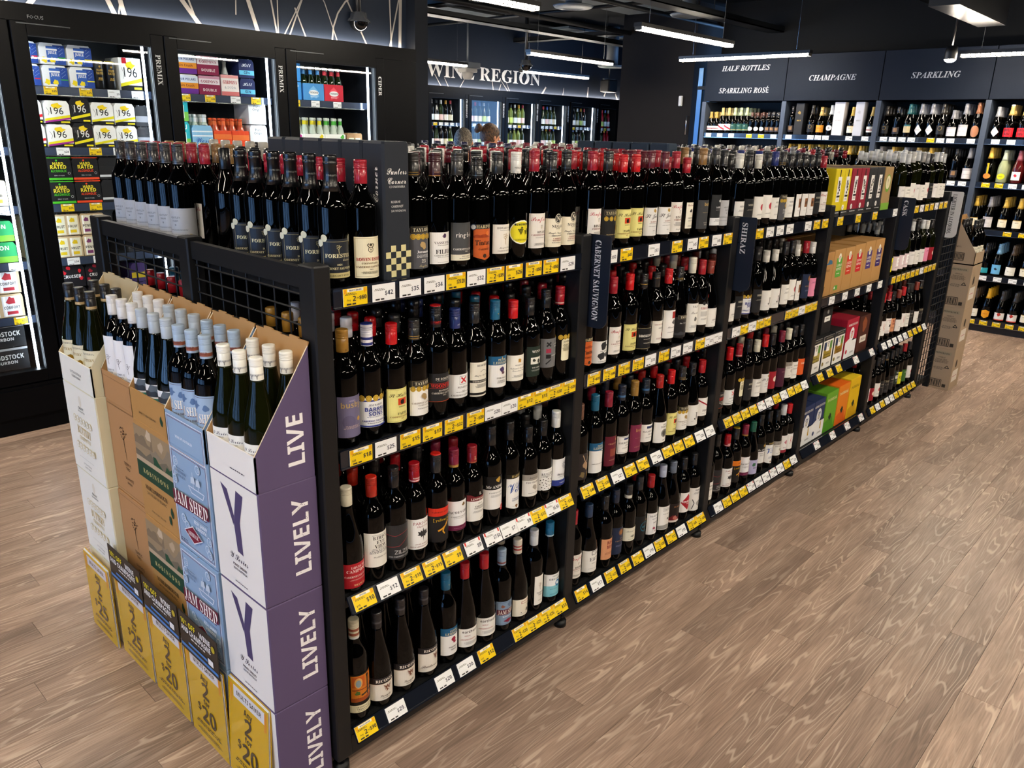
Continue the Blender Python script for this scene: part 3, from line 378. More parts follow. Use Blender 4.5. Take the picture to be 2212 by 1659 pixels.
 'bgrant': ('bord', '8c1e34', None, (), ('641a2c', .02, .14, .085, [('T', 'GRANT BURGE', .11, .0055, 'c89a78'), ('o', .008, .126, .006, 'a87858'), ('r', -.02, .06, .02, .09, '8c4438'), ('d', .045, 2, .0013, 'b08878')]), 'burgundy label with gold print'),
 'church': ('bord', '1e2636', None, ((.014, .022, '3a6a9a'),), ('edece8', .045, .115, .092, [('f', -.042, .049, .042, .111, .0012, '2c3450'), ('r', -.018, .1, .03, .107, '2c3a6a'), ('T', 'CHURCH BLOCK', .088, .0065, '444444'), ('T', 'SHIRAZ', .078, .004, '555555'), ('d', .068, 2, .0013, '888888')]), 'white label in a dark frame'),
 'busp': ('bord', '9a7434', None, (), ('7c2a48', .03, .14, .085, [('B', 'busby', .118, .012, 'b88858', .006), ('d', .085, 1, .0012, 'a86a68'), ('d', .05, 2, .0013, 'b07a70')]), 'plum label with gold name'),
 'mclar': ('bord', '1a2430', None, ((.014, .022, '3a6a9a'),), ('efeeea', .05, .125, .092, [('r', -.02, .108, .03, .118, '26345c'), ('T', 'McLAREN VALE', .095, .0065, '444444'), ('C', 'Shiraz', .083, .0065, '555555'), ('d', .07, 2, .0012, '888888')]), 'white label with blue tab'),
 'towns': ('burg', 'a8201c', None, (), ('ecebe6', .025, .115, .1, [('T', 'TWO', .103, .007, '333333'), ('T', 'TOWNS', .093, .008, '333333'), ('o', 0, .066, .018, '8a8a86'), ('blob', 0, .066, .014, '4a4a48', 10, 2), ('T', '2023', .036, .005, '555555')]), 'white label with a grey roundel'),
 'jj': ('burg', '1d1e22', None, (), ('e9e8e4', .03, .125, .1, [('T', 'J', .075, .03, '222222'), ('d', .05, 1, .0012, '888888')]), 'white label with one large letter'),
 'fog': ('bord', 'b01c24', None, (), ('f0eeea', .055, .14, .085, [('l', [(-.042, .13), (.042, .085)], .006, 'a01c28'), ('T', 'FOGG', .08, .009, '333333'), ('d', .065, 1, .0012, '888888')]), 'white label with red diagonal'),
 'ecru': ('burg', '243a5a', None, (), ('eeede8', .025, .12, .1, [('r', -.012, .1, .04, .118, '2f3238'), ('r', -.010, .102, .038, .116, 'e4e4e0'), ('C', 'Emu', .109, .008, '444444', .014), ('T', 'E&T', .082, .015, '6a6c70'), ('T', 'SHIRAZ', .064, .004, '8a8a8a'), ('d', .04, 1, .0012, '999999')]), 'white label with framed initials'),
 'mama': ('bord', '1c1c1e', None, (), ('d89a72', .04, .13, .085, [('B', 'MAD', .113, .015, '7a1c24', .006), ('B', 'MAX', .094, .015, '7a1c24', .006), ('d', .07, 4, .0014, '9a5a44')]), 'peach label with big red letters'),
 'churchn': ('bord', '1a2438', None, (), ('1f2c48', .03, .15, .09, [('o', 0, .128, .014, 'a06c3c'), ('o', 0, .128, .0125, '1f2c48'), ('o', 0, .128, .011, 'a06c3c'), ('T', 'THE', .1, .004, 'a88868'), ('T', 'COURTESAN', .09, .006, 'a88868'), ('d', .07, 3, .0013, '7a80a0')]), 'navy label with copper ring'),
 'annie': ('bord', '1c1d1f', None, ((.002, .016, 'e4e0d0'),), ('e4e0cc', .065, .125, .09, [('C', "Annie's Lane", .11, .008, '4a4a3a'), ('blob', 0, .086, .012, '8a8a7a', 11, 3, .006), ('d', .072, 1, .0012, '777766')]), 'cream landscape label and neck band'),
 'tealp': ('bord', '1c2026', None, (), ('101418', .03, .14, .09, [('o', 0, .09, .022, '1c6a86'), ('o', 0, .09, .019, '101418'), ('T', 'HERE', .09, .007, '2a8aa8'), ('blob', .012, .118, .006, 'a07a30', 7, 4)]), 'black label with teal drawing'),
 'mcg': ('bord', 'a01a20', None, (), ('eeeeee', .03, .135, .092, [('T', 'McGUIGAN', .12, .0085, '3a3a4a'), ('T', 'THE BRIDGE', .106, .005, '6a6a7a'), ('T', 'SHIRAZ', .088, .006, '4a4a5a'), ('blob', -.01, .06, .008, '9c3a58', 8, 2), ('C', 'Sam', .045, .006, '9c3a58')]), 'white label with grey name'),
 'taylb': ('burg', 'b0b8cc', None, (), ('edece8', .022, .13, .1, [('f', -.03, .108, .03, .122, .0008, '8a8a8a'), ('T', 'TAYLORS', .115, .008, '666666'), ('T', 'ONE SMALL STEP', .095, .0045, '777777'), ('blob', 0, .07, .008, '6a6a6a', 8, 4), ('h', .025, .022, '9a9a96', 5)]), 'white label with grey city sketch'),
 'mrb': ('burg', '6a7484', None, (), ('1c1416', .025, .115, .1, [('r', -.05, .024, .05, .034, 'e8dcd4'), ('T', 'Mr Black', .1, .007, 'b07a50'), ('h', .034, .05, '6a1820', 4), ('blob', -.01, .045, .014, 'b86a60', 8, 2)]), 'black label with red hills'),
 'pend': ('bord', '17181a', None, (), ('f0eeec', .04, .14, .09, [('p', [(-.004, .05), (.034, .09), (-.004, .132), (-.042, .09)], 'a81c2c'), ('B', 'PENDULUM', .094, .009, 'ffffff', 0), ('T', 'ESTATE', .083, .005, 'ffffff')]), 'white label with a red diamond'),
 'bw': ('bord', '1c1d20', None, (), ('e6e4e0', .02, .14, .09, [('T', 'BROKEN', .128, .006, '333333'), ('d', .115, 4, .0014, '777777'), ('l', [(-.03, .08), (-.02, .06), (-.03, .03)], .004, '4a4a4a'), ('blob', .01, .055, .02, 'a8a6a2', 10, 5), ('l', [(.01, .07), (.02, .05), (.012, .025)], .003, '333333')]), 'white label with charcoal sketch'),
 # plain fills used further along
 'wlab': ('bord', '1c1d20', None, (), ('ecebe6', .03, .12, .085, [('T', 'SHIRAZ', .1, .007, '4a4a4a'), ('d', .085, 3, .0015, '888888'), ('d', .05, 2, .0012, '999999')]), 'plain white label'),
 'redl': ('bord', '1c1d20', None, (), ('ecebe6', .04, .135, .085, [('o', .006, .09, .014, 'b83040'), ('d', .06, 2, .0014, '777777')]), 'white label with a red disc'),
 'klab': ('bord', '1c1d20', None, (), ('202226', .03, .13, .085, [('T', 'SHIRAZ', .105, .008, 'c8c4b0'), ('d', .085, 2, .0014, '9a968a')]), 'black label'),
 'orl': ('bord', '17181a', None, (), ('e0602a', .035, .125, .085, [('B', 'CLIMATE', .1, .008, 'f2e4d4')]), 'orange label'),
 'prl': ('bord', '7a1c34', None, (), ('4a1c34', .02, .12, .085, [('T', 'SHIRAZ', .1, .006, 'a07080')]), 'deep purple label'),
 'pkl': ('bord', 'e4e4e0', None, (), ('e890b0', .03, .125, .085, [('blob', .01, .06, .012, '2a2228', 8, 2), ('d', .105, 3, .0016, '7a3a58')]), 'pink label'),
 'sketch': ('bord', '1c1d20', None, (), ('edecea', .03, .13, .06, [('r', -.012, .07, .014, .11, '8a5a38'), ('blob', 0, .09, .010, '3a2a20', 8, 3), ('d', .055, 1, .0012, '777777')]), 'white label with brown picture'),
 'purpb': ('burg', '1c5c48', None, (), ('b8b4d8', .025, .105, .1, [('blob', -.015, .08, .014, '3a6a50', 8, 3), ('B', 'Shiraz', .06, .009, '4a3a6a')]), 'lavender label'),
 'swash': ('bord', 'd8dce0', None, (), ('edecec', .04, .14, .085, [('blob', 0, .1, .014, 'c07080', 11, 3), ('C', 'Felicity', .07, .008, '7a3a4a'), ('r', -.0425, .04, .0425, .056, '9c2a3c')]), 'white label with pink sketch'),
 'xk': ('bord', 'c01c24', None, (), ('efeeec', .04, .135, .085, [('l', [(-.01, .12), (-.01, .07)], .002, 'c02030'), ('l', [(.014, .12), (-.01, .095), (.014, .07)], .002, 'c02030')]), 'white label with thin red letter'),
 'clear': ('bord', 'c8ccd0', None, (), ('e9e8e6', .035, .12, .085, [('d', .1, 3, .0016, '888888')]), 'pale label'),
 'rose': ('bord', 'dcdcd8', None, (), ('e6d4d8', .03, .12, .085, [('B', 'E', .085, .05, 'ffffff'), ('d', .05, 2, .0014, '888888')]), 'pale pink label'),
 'lime': ('bord', '1c1d20', None, (), ('e4e020', .03, .12, .085, [('B', 'UP', .08, .02, '1a1a1a')]), 'bright yellow label'),
 'greenl': ('bord', 'a81c24', None, (), ('3c6a30', .03, .12, .085, [('T', 'STONY', .1, .008, 'e4e4d4')]), 'green label'),
 'mulred': ('bord', '1a1a1c', None, (), ('9c1c2c', .03, .12, .085, [('o', 0, .08, .014, 'e8d8c8')]), 'red label'),
}
NB = [0]; BOTTLES = []
CAPTXT = {'jb': ('JAM SHED', '7a3a34', 'T', .264, .007), 'yb': ('Y Y Y', '8e8e8c', 'B', .2635, .011), 'petal': ('PETALUMA', '4a4a4a', 'S', .265, .004), 'ring': ('ring·bolt', 'c8c8c4', 'S', .262, .004), 'lind': ('L', 'd8b890', 'T', .268, .012), 'parson': ("PARSON'S", 'f0e4e4', 'B', .262, .004),
 'hardo': ('HARDYS', '9aa0a4', 'T', .265, .004), 'vasse': ('VASSE FELIX', 'b8907a', 'T', .26, .003), 'busby': ('JB', '5a4418', 'S', .256, .005), 'lehm': ('+', 'd8b860', 'B', .268, .007), 'lehms': ('+', 'd8b860', 'B', .268, .007), 'pensil': ('A P', 'd8dce8', 'T', .262, .004), 'hent': ('HENTLEY FARM', '8a8c90', 'S', .259, .003), 'debor': ('WOODFIRED', 'c0302c', 'T', .264, .004), 'tb': ('TEMPUS TWO', '6a6a6a', 'S', .256, .003), 'forest': ('FORESTER', '7a7c78', 'T', .262, .004)}
def cap_text(key, sh, c):
    if key not in CAPTXT: return
    k = ('ct', key)
    if k not in MATS: t, col, f, v, h = CAPTXT[key]; MATS[k] = Art().text(t, 0, v, h, col, f, .034).into(MB(), cyl(PROF[sh][3]+.0003), PRINT, step=.004).mesh('lettering')
    link('lettering', MATS[k], c)
def bottle(key, loc, label, group, rz=None, H=.31, glass=None, parts=True, name='wine_bottle', cap=None):
    sh, cc, ct, bands, spec, words = DES[key]
    if cap: cc = cap; ct = None; bands = ()
    g = glass or GLASS
    if rz is None: rz = R.uniform(-.12, .12)
    s = H/.308
    b = link(name, body_mesh(sh, g), None, loc, rz, (1, 1, s), label, 'bottle', group)
    c = link('capsule', cap_mesh(sh, cc, ct, bands), b)
    if parts and not cap: cap_text(key, sh, c)
    if parts and spec: link('front_label', label_mesh(key, sh, spec), b)
    NB[0] += 1; BOTTLES.append(b); return b
CN = {'a3182c': 'red'}
def capword(h):
    r, g, b = [int(h[i:i+2], 16) for i in (0, 2, 4)]
    mx, mn = max(r, g, b), min(r, g, b)
    if mx-mn < 30: return 'black' if mx < 80 else 'grey' if mx < 170 else 'white'
    if mx == b: return 'blue'
    if r > 150 and g > 100: return 'gold' if b < 120 else 'cream'
    if r > 120 and g < 80: return 'red'
    if mx == r: return 'maroon' if g < 60 else 'bronze'
    return 'green'

# ------------------------------------------------------------------ floor
def wood_mat():
    m = bpy.data.materials.new('oak_vinyl'); m.use_nodes = True; N = m.node_tree; L = N.links; b = N.nodes['Principled BSDF']
    def nd(t, **k):
        n = N.nodes.new(t)
        for a, v in k.items(): setattr(n, a, v)
        return n
    tc = nd('ShaderNodeTexCoord'); oi = nd('ShaderNodeObjectInfo')
    mul = nd('ShaderNodeVectorMath', operation='MULTIPLY_ADD'); off = nd('ShaderNodeCombineXYZ')
    for i, k in enumerate((37., 53., 91.)):
        q = nd('ShaderNodeMath', operation='MULTIPLY'); q.inputs[1].default_value = k; L.new(oi.outputs['Random'], q.inputs[0]); L.new(q.outputs[0], off.inputs[i])
    mul.inputs[1].default_value = (1.1, 10.5, 1); L.new(tc.outputs['Object'], mul.inputs[0]); L.new(off.outputs[0], mul.inputs[2])
    n1 = nd('ShaderNodeTexNoise'); n1.inputs['Scale'].default_value = 1.0; n1.inputs['Detail'].default_value = 2.5; n1.inputs['Roughness'].default_value = .45; L.new(mul.outputs[0], n1.inputs['Vector'])
    a = nd('ShaderNodeMath', operation='MULTIPLY'); a.inputs[1].default_value = 105.; L.new(n1.outputs['Fac'], a.inputs[0])
    s = nd('ShaderNodeMath', operation='SINE'); L.new(a.outputs[0], s.inputs[0])
    r1 = nd('ShaderNodeValToRGB'); r1.color_ramp.elements[0].position = .55; r1.color_ramp.elements[0].color = (0, 0, 0, 1); r1.color_ramp.elements[1].position = 1.; r1.color_ramp.elements[1].color = (1, 1, 1, 1)
    L.new(s.outputs[0], r1.inputs[0])
    m2 = nd('ShaderNodeVectorMath', operation='MULTIPLY_ADD'); m2.inputs[1].default_value = (9, 210, 1); L.new(tc.outputs['Object'], m2.inputs[0]); L.new(off.outputs[0], m2.inputs[2])
    n2 = nd('ShaderNodeTexNoise'); n2.inputs['Scale'].default_value = 1.; n2.inputs['Detail'].default_value = 3; L.new(m2.outputs[0], n2.inputs['Vector'])
    m3 = nd('ShaderNodeVectorMath', operation='MULTIPLY_ADD'); m3.inputs[1].default_value = (1.6, 9, 1); L.new(tc.outputs['Object'], m3.inputs[0]); L.new(off.outputs[0], m3.inputs[2])
    n3 = nd('ShaderNodeTexNoise'); n3.inputs['Scale'].default_value = 1.3; n3.inputs['Detail'].default_value = 2; L.new(m3.outputs[0], n3.inputs['Vector'])
    c1 = nd('ShaderNodeValToRGB'); e = c1.color_ramp.elements; e[0].position = .25; e[0].color = (*lin('7e685a'), 1); e[1].position = .75; e[1].color = (*lin('ad9382'), 1)
    L.new(n3.outputs['Fac'], c1.inputs[0])
    fz = nd('ShaderNodeMapRange'); fz.inputs[1].default_value = .3; fz.inputs[2].default_value = .7; fz.inputs[3].default_value = .74; fz.inputs[4].default_value = 1.22; L.new(n2.outputs['Fac'], fz.inputs[0])
    mm = nd('ShaderNodeMix', data_type='RGBA', blend_type='MULTIPLY'); mm.inputs[0].default_value = 1; L.new(c1.outputs[0], mm.inputs[6]); L.new(fz.outputs[0], mm.inputs[7])
    ml = nd('ShaderNodeMix', data_type='RGBA'); ml.inputs[7].default_value = (*lin('c3ad9b'), 1)
    lf = nd('ShaderNodeMath', operation='MULTIPLY'); L.new(r1.outputs[0], lf.inputs[0])
    lg = nd('ShaderNodeMapRange'); lg.inputs[1].default_value = .42; lg.inputs[2].default_value = .58; lg.inputs[3].default_value = .15; lg.inputs[4].default_value = .95; L.new(n3.outputs['Color'], lg.inputs[0]); L.new(lg.outputs[0], lf.inputs[1])
    L.new(lf.outputs[0], ml.inputs[0]); L.new(mm.outputs[2], ml.inputs[6])
    tn = nd('ShaderNodeMapRange'); tn.inputs[3].default_value = .78; tn.inputs[4].default_value = 1.12; L.new(oi.outputs['Random'], tn.inputs[0])
    mo = nd('ShaderNodeMix', data_type='RGBA', blend_type='MULTIPLY'); mo.inputs[0].default_value = 1; L.new(ml.outputs[2], mo.inputs[6]); L.new(tn.outputs[0], mo.inputs[7])
    L.new(mo.outputs[2], b.inputs['Base Color']); b.inputs['Roughness'].default_value = .38; b.inputs['Specular IOR Level'].default_value = .45
    bp = nd('ShaderNodeBump'); bp.inputs['Strength'].default_value = .12; bp.inputs['Distance'].default_value = .002; L.new(n2.outputs['Fac'], bp.inputs['Height']); L.new(bp.outputs[0], b.inputs['Normal'])
    return m
WOOD = wood_mat()
PW, PL = .125, .94
floor = link('floor', MB().box(-7, -6, -.06, 12, 9, -.006, mat('floor_underlay', '4a3b30', .7)).mesh('floor'), kind='structure')
plank_me = MB().box(-PL/2+.0005, -PW/2+.0004, -.006, PL/2-.0005, PW/2-.0004, 0, WOOD, bev=.0008).mesh('plank')
cells = []
for j in range(-48, 72):
    y = j*PW; off = (j*.37 % 1)*PL
    for i in range(-8, 13):
        x = i*PL+off
        if x-PL/2 < -7 or x+PL/2 > 12 or y < -5.9 or y > 8.9: continue
        under = -.1 < x-PL/2 and x+PL/2 < 5.0 and .05 < y < 1.3
        q = [proj((x+dx*PL/2, y+dy*PW/2, 0)) for dx in (-1, 0, 1) for dy in (-1, 1)]
        vis = any(p[2] > .2 and -40 < p[0] < 2260 and 300 < p[1] < 1720 for p in q) and not under
        d = (Vector((x, y, 0))-Vector(CAM)).length
        hid = (x > .1 and 1.3 < y < 3.6 and x-PL/2 > -.4) or y > 3.6
        cells.append((0 if vis and not hid else 1, d, x, y))
cells.sort()
for v, d, x, y in cells[:290]: link('plank', plank_me, floor, (x, y, 0))
rest = MB()
for v, d, x, y in cells[290:]: rest.box(x-PL/2+.0005, y-PW/2+.0004, -.006, x+PL/2-.0005, y+PW/2-.0004, 0, WOOD)
link('plank', rest.mesh('planks_far'), floor, kind='stuff')

# ------------------------------------------------------------------ room shell
struct('ceiling', MB().box(-7, -6, 3.35, 12, 9, 3.45, CEIL))
struct('wall_front', MB().box(-7, -6.1, 0, 12, -6, 3.35, DARKW))
struct('wall_right', MB().box(8.35, -6, 0, 8.45, 3.75, 3.35, DARKW))
struct('wall_right_return', MB().box(8.0, 3.9, 0, 9.6, 5.0, 3.35, mat('charcoal_wall', '171515', .7, spec=.1)))
struct('wall_far', MB().box(4.5, 8.3, 0, 12, 8.4, 3.35, DARKW))
struct('wall_end', MB().box(11.9, 3.9, 0, 12, 8.4, 3.35, DARKW))
# shopfront on the street side (outside the frame; its daylight shows on the glass of the bottles)
sf = MB().box(-7.1, -6, 0, -7, 9, .35, DARKW).box(-7.1, -6, 2.7, -7, 9, 3.35, DARKW).box(-7.1, -6, .35, -7, -3.6, 2.7, DARKW).box(-7.1, 6.6, .35, -7, 9, 2.7, DARKW)
struct('wall_left', sf)
wf = MB()
for i, wd_ in enumerate((.2, .5, .12, .6, .1, .35, .12, .7, .1, .4, .15, .55, .1, .3, .6, .2)): wf.box(-7.08, -3.5+i*.66-wd_/2, .35, -7.0, -3.5+i*.66+wd_/2, 2.7, PANEL)  # unseen posts, widths varied to split the daylight into streaks on the bottles
wf.box(-7.08, -3.6, 2.1, -7.0, 6.6, 2.15, PANEL)
struct('window_1', wf)
# back wall of the fridge side, its map-printed fascia and the return wall
struct('wall_back', MB().box(-7, 4.3, 0, 3.38, 4.4, 3.35, DARKW).box(3.27, 3.555, 0, 3.40, 4.35, 3.35, mat('navy_return', '0e121a', .6, spec=.12)))
fas = MB().box(-7, 3.66, 2.38, 3.27, 3.70, 3.35, NAVY)
struct('wall_back_fascia', fas)
def roads(a, u0, u1, v0, v1, n, c, seed):
    rr = random.Random(seed)
    for i in range(n):
        u = rr.uniform(u0, u1); v = v0 if rr.random() < .6 else rr.uniform(v0, v1); t = rr.uniform(.7, 2.4); P = [(u, v)]
        bend = rr.choice((0, 0, rr.uniform(-.3, .3))); st = rr.uniform(.1, .3)
        for k in range(rr.randint(2, 8)):
            u += math.cos(t)*st; v += math.sin(t)*st; t += bend
            if not (u0 < u < u1 and v0 <= v <= v1): break
            P.append((u, v))
        if len(P) > 1: a.line(P, rr.choice((.008, .010, .012, .028)), c)
fa = Art(); roads(fa, 0, 4.2, 0, .9, 46, '7d7975', 5)
link('printed_map', fa.into(MB(), plane((-.9, 3.66, 2.385), (1, 0, 0), (0, 0, 1)), PRINT).mesh('printed_map'), bpy.data.objects['wall_back_fascia'])
LEDW = mat('warm_led_strip', 'ffffff', emit='fff2e0', es=COVE)
def led(name, mb, label, group=None): return link(name, mb.mesh(name), None, label=label, cat='led strip', group=group)
led('led_strip', MB().box(-6.9, 3.625, 2.383, 3.22, 3.637, 2.391, LEDW), 'glowing strip light along the foot of the map fascia')

# ------------------------------------------------------------------ price tickets
TK = {}
def ticket(price, kind):
    k = (price, kind)
    if k in TK: return TK[k]
    w, h = .071, .043; a = Art(); bg = 'f2cf12' if kind in 'YM' else 'eef0f2'
    a.rect(-w/2, -h/2, w/2, h/2, bg)
    if kind in 'YM':
        a.rect(-w/2+.012, h/2-.008, w/2-.012, h/2-.001, 'f4f2ea')
        for sg in (-1, 1):
            for q in (.004, .008): a.rect(sg*(w/2-q)-.001, h/2-.010-q*.4, sg*(w/2-q)+.001, h/2-.001, 'e88a18')
        a.text('MULTI SAVER' if kind == 'M' else 'SPECIAL', 0, h/2-.0046, .0038, '333333', 'B', .04)
    elif kind == 'E':
        a.text('EVERYDAY', 0, h/2-.0046, .0036, '444444', 'S', .036)
        for sg in (-1, 1): a.rect(sg*(w/2-.006)-.003, h/2-.011, sg*(w/2-.006)+.003, h/2, 'd8342c')
    a.tiny(h/2-.0125, 2, .0016, '4a4a3a', .034, -w/2+.022, 3)
    if kind == 'M':
        a.text('2', -.004, -.004, .0125, '16203a', 'B'); a.text('for', .007, -.003, .004, '16203a', 'S'); a.text('$'+price, w/2-.003, -.003, .0095, '16203a', 'B', .022, 1)
        a.text('Any', -.02, -.006, .005, '16203a', 'S')
    else: a.text('$'+price, w/2-.004, -.002, .011, '16203a', 'B', .03, 1)
    if kind == 'Y': a.text('$'+str(int(float(price)*1.3)+2), -w/2+.012, -.008, .005, '16203a', 'B')
    a.tiny(-h/2+.003, 1, .004, '333333', .03, -w/2+.022, 5)
    mb = MB().box(-w/2, 0, -h/2, w/2, .0012, h/2, PRINT, 'e8e8e8')
    TK[k] = a.into(mb, plane((0, 0, 0), (1, 0, 0), (0, 0, 1)), PRINT).mesh('price_ticket'); return TK[k]
def put_tickets(rail, items, tilt, z, y=-.0035, far=False):
    items = [list(e) for e in items]; lim = .938
    for e in reversed(items): e[0] = min(e[0], lim); lim = e[0]-.0725
    for x, price, kind in items:
        o = link('price_ticket', ticket(price, kind), rail, (x, y, z)); o.rotation_euler = (tilt, 0, 0)

# ------------------------------------------------------------------ gondola shelving
SZ = [1.42, 1.00, .57, .14]
TIX = {  # bay, row -> (fraction along the bay, price, kind: W white, Y yellow special, M yellow multi saver, E everyday)
(0, 0): [(.085, '60', 'M'), (.172, '42.', 'W'), (.258, '35.', 'W'), (.341, '34.', 'W'), (.419, '25.20', 'Y'), (.497, '32.', 'W'), (.574, '35', 'M'), (.653, '26', 'Y'), (.739, '50', 'M'), (.819, '50', 'M'), (.901, '29.', 'W')],
(0, 1): [(.085, '18', 'Y'), (.166, '25.', 'W'), (.25, '15', 'Y'), (.331, '17', 'Y'), (.413, '32', 'M'), (.5, '20', 'M'), (.583, '20.', 'W'), (.667, '20.', 'W'), (.754, '12', 'Y'), (.836, '15', 'Y'), (.911, '30', 'M'), (.957, '30', 'M')],
(0, 2): [(.07, '10', 'Y'), (.155, '12.', 'W'), (.238, '15', 'M'), (.32, '15', 'M'), (.4, '9', 'Y'), (.487, '9', 'E'), (.573, '7.50', 'E'), (.66, '7.', 'W'), (.737, '9', 'E'), (.817, '12', 'M'), (.899, '6.50', 'E'), (.955, '10', 'M')],
(0, 3): [(.06, '30', 'M'), (.17, '25.', 'W'), (.365, '20.', 'W'), (.46, '20.', 'W'), (.553, '12', 'Y'), (.74, '20', 'M'), (.83, '25', 'M'), (.915, '25', 'M'), (.965, '13', 'Y')],
(1, 0): [(.13, '60.', 'W'), (.22, '45', 'Y'), (.39, '53.', 'W'), (.545, '45', 'Y'), (.655, '45.', 'W'), (.738, '30', 'Y'), (.84, '40.', 'W'), (.93, '32', 'Y')],
(1, 1): [(.075, '35', 'M'), (.165, '40', 'M'), (.255, '50', 'M'), (.345, '35', 'M'), (.427, '30.', 'W'), (.52, '50', 'M'), (.605, '30.', 'W'), (.695, '28.', 'W'), (.79, '20', 'Y'), (.875, '27.', 'W'), (.955, '27.', 'W')],
(1, 2): [(.065, '40', 'M'), (.155, '30', 'M'), (.247, '27.', 'W'), (.33, '20', 'Y'), (.415, '18', 'Y'), (.513, '24.', 'W'), (.597, '13', 'Y'), (.678, '15', 'Y'), (.762, '17', 'Y'), (.852, '20.', 'W'), (.935, '20.', 'W')],
(1, 3): [(.065, '14', 'Y'), (.16, '17.', 'W'), (.25, '25', 'M'), (.345, '20', 'M'), (.435, '14', 'Y'), (.52, '18.', 'W'), (.6, '20', 'M'), (.69, '12', 'Y'), (.775, '15.', 'W'), (.87, '20', 'M'), (.95, '20', 'M')]}
PT = {(2, 0): 'WYWWW.WYY', (2, 1): 'WYWMY..MMWMM', (2, 2): 'MMMMEWMWYMW', (2, 3): 'WMYYEWWEWMW', (3, 0): 'M..M..M...W', (3, 1): 'WWWWW', (3, 2): 'MMM.E.E', (3, 3): '.E.E.E.E',
      (4, 0): 'YWYWYYWYY', (4, 1): 'MMYMMYWMMM', (4, 2): 'WWWWWYYYW', (4, 3): 'YWYWWYYYYY'}
NAMES = {0: 'first', 1: 'second', 2: 'third', 3: 'fourth', 4: 'fifth'}
tkr = random.Random(4)
BAYS = []
def post(parent, x, y0, y1, x0=-.025, x1=.025, z1=1.485):
    mb = MB().box(x+x0, y0, .055, x+x1, y1, z1, POWDER, bev=.004)
    ym = (y0+y1)/2; mb.bar((x, ym, .055), (x, ym, .02), .012, POWDER, 8).bar((x, ym, .022), (x, ym, 0), .024, POWDER, 12)
    link('post', mb.mesh('post'), parent)
for b in range(5):
    bay = link('shelving_bay', None, None, (b, 0, 0), label='%s black steel shelving bay counted from the carton stacks' % NAMES[b], cat='shelving', group='bays of the double sided wine gondola')
    BAYS.append(bay)
    for y0, y1 in ((0, .065), (.64, .70), (1.30, 1.37)): post(bay, 0, y0, y1, -.03 if b == 0 else -.025, .02 if b == 0 else .025)
    if b == 4:
        for y0, y1 in ((0, .065), (.64, .70), (1.30, 1.37)): post(bay, 1.0, y0, y1)
    link('centre_panel', MB().box(.025, .655, .1, .975, .665, 1.40, PANEL).mesh('centre_panel'), bay)
    for yk in (.012, 1.33): link('kick_beam', MB().box(.026, yk, .045, .974, yk+.018, .115, POWDER).mesh('kick_beam'), bay)
    for r, z in enumerate(SZ):
        sh = MB().box(.022, .012, z-.03, .974, .65, z-.006, POWDER)
        for k in range(16): sh.box(.03, .03+k*.038, z-.006, .972, .042+k*.038, z, POWDER)
        s = link('shelf', sh.mesh('shelf'), bay)
        sh = MB().box(.022, .67, z-.03, .974, 1.33, z, POWDER)
        link('shelf', sh.mesh('shelf'), bay)
        tilt = 0 if r < 2 else -.507
        rm = MB(); hh = .052
        rm.box(.024, 0, -hh/2, .974, .006, hh/2, RAIL).box(.024, -.004, -hh/2, .974, 0, -hh/2+.004, RAIL).box(.024, -.003, hh/2-.002, .974, 0, hh/2, RAIL)
        zc = (z-.018 if r < 2 else z-.012); yc = .0 if r < 2 else -.012
        rail = link('price_rail', rm.mesh('price_rail'), bay, (0, yc, zc)); rail.rotation_euler = (tilt, 0, 0)
        T = TIX.get((b, r))
        if not T:
            p = PT[(b, r)]; T = [(.06+(i+.5)*.9/len(p), str(tkr.choice((9, 10, 12, 14, 15, 18, 20, 22, 25, 28, 30, 35)))+('.' if c == 'W' else ''), c) for i, c in enumerate(p) if c != '.']
        put_tickets(rail, T, 0, 0)
# wire end panel
wm = MB()
for y0, y1 in ((.075, .63), (.71, 1.29)):
    wm.box(-.02, y0-.006, 1.425, .0, y1+.006, 1.475, POWDER)
    wm.box(-.012, y0-.006, .08, -.004, y1+.006, .1, POWDER)
    n = 8
    for i in range(n+1): y = y0+(y1-y0)*i/n; wm.bar((-.008, y, .09), (-.008, y, 1.43), .0027, POWDER, 5, cap=False)
    for i in range(34): z = .12+i*.039; wm.bar((-.012, y0, z), (-.012, y1, z), .0027, POWDER, 5, cap=False)
link('wire_panel', wm.mesh('wire_panel'), BAYS[0])
wm = MB()
for i in range(6): x = .03+i*.06; wm.bar((1+x, 0.0, .09), (1+x, 0.0, 1.43), .003, POWDER, 5, cap=False)
for i in range(26): z = .12+i*.052; wm.bar((1.02, -.004, z), (1.33, -.004, z), .003, POWDER, 5, cap=False)
wm.box(1.02, -.01, 1.42, 1.34, .01, 1.45, POWDER).box(1.32, -.01, .02, 1.35, .03, 1.45, POWDER).box(1.02, 0.01, .06, 1.33, .5, .1, POWDER)
link('wire_panel', wm.mesh('wire_panel'), BAYS[4])

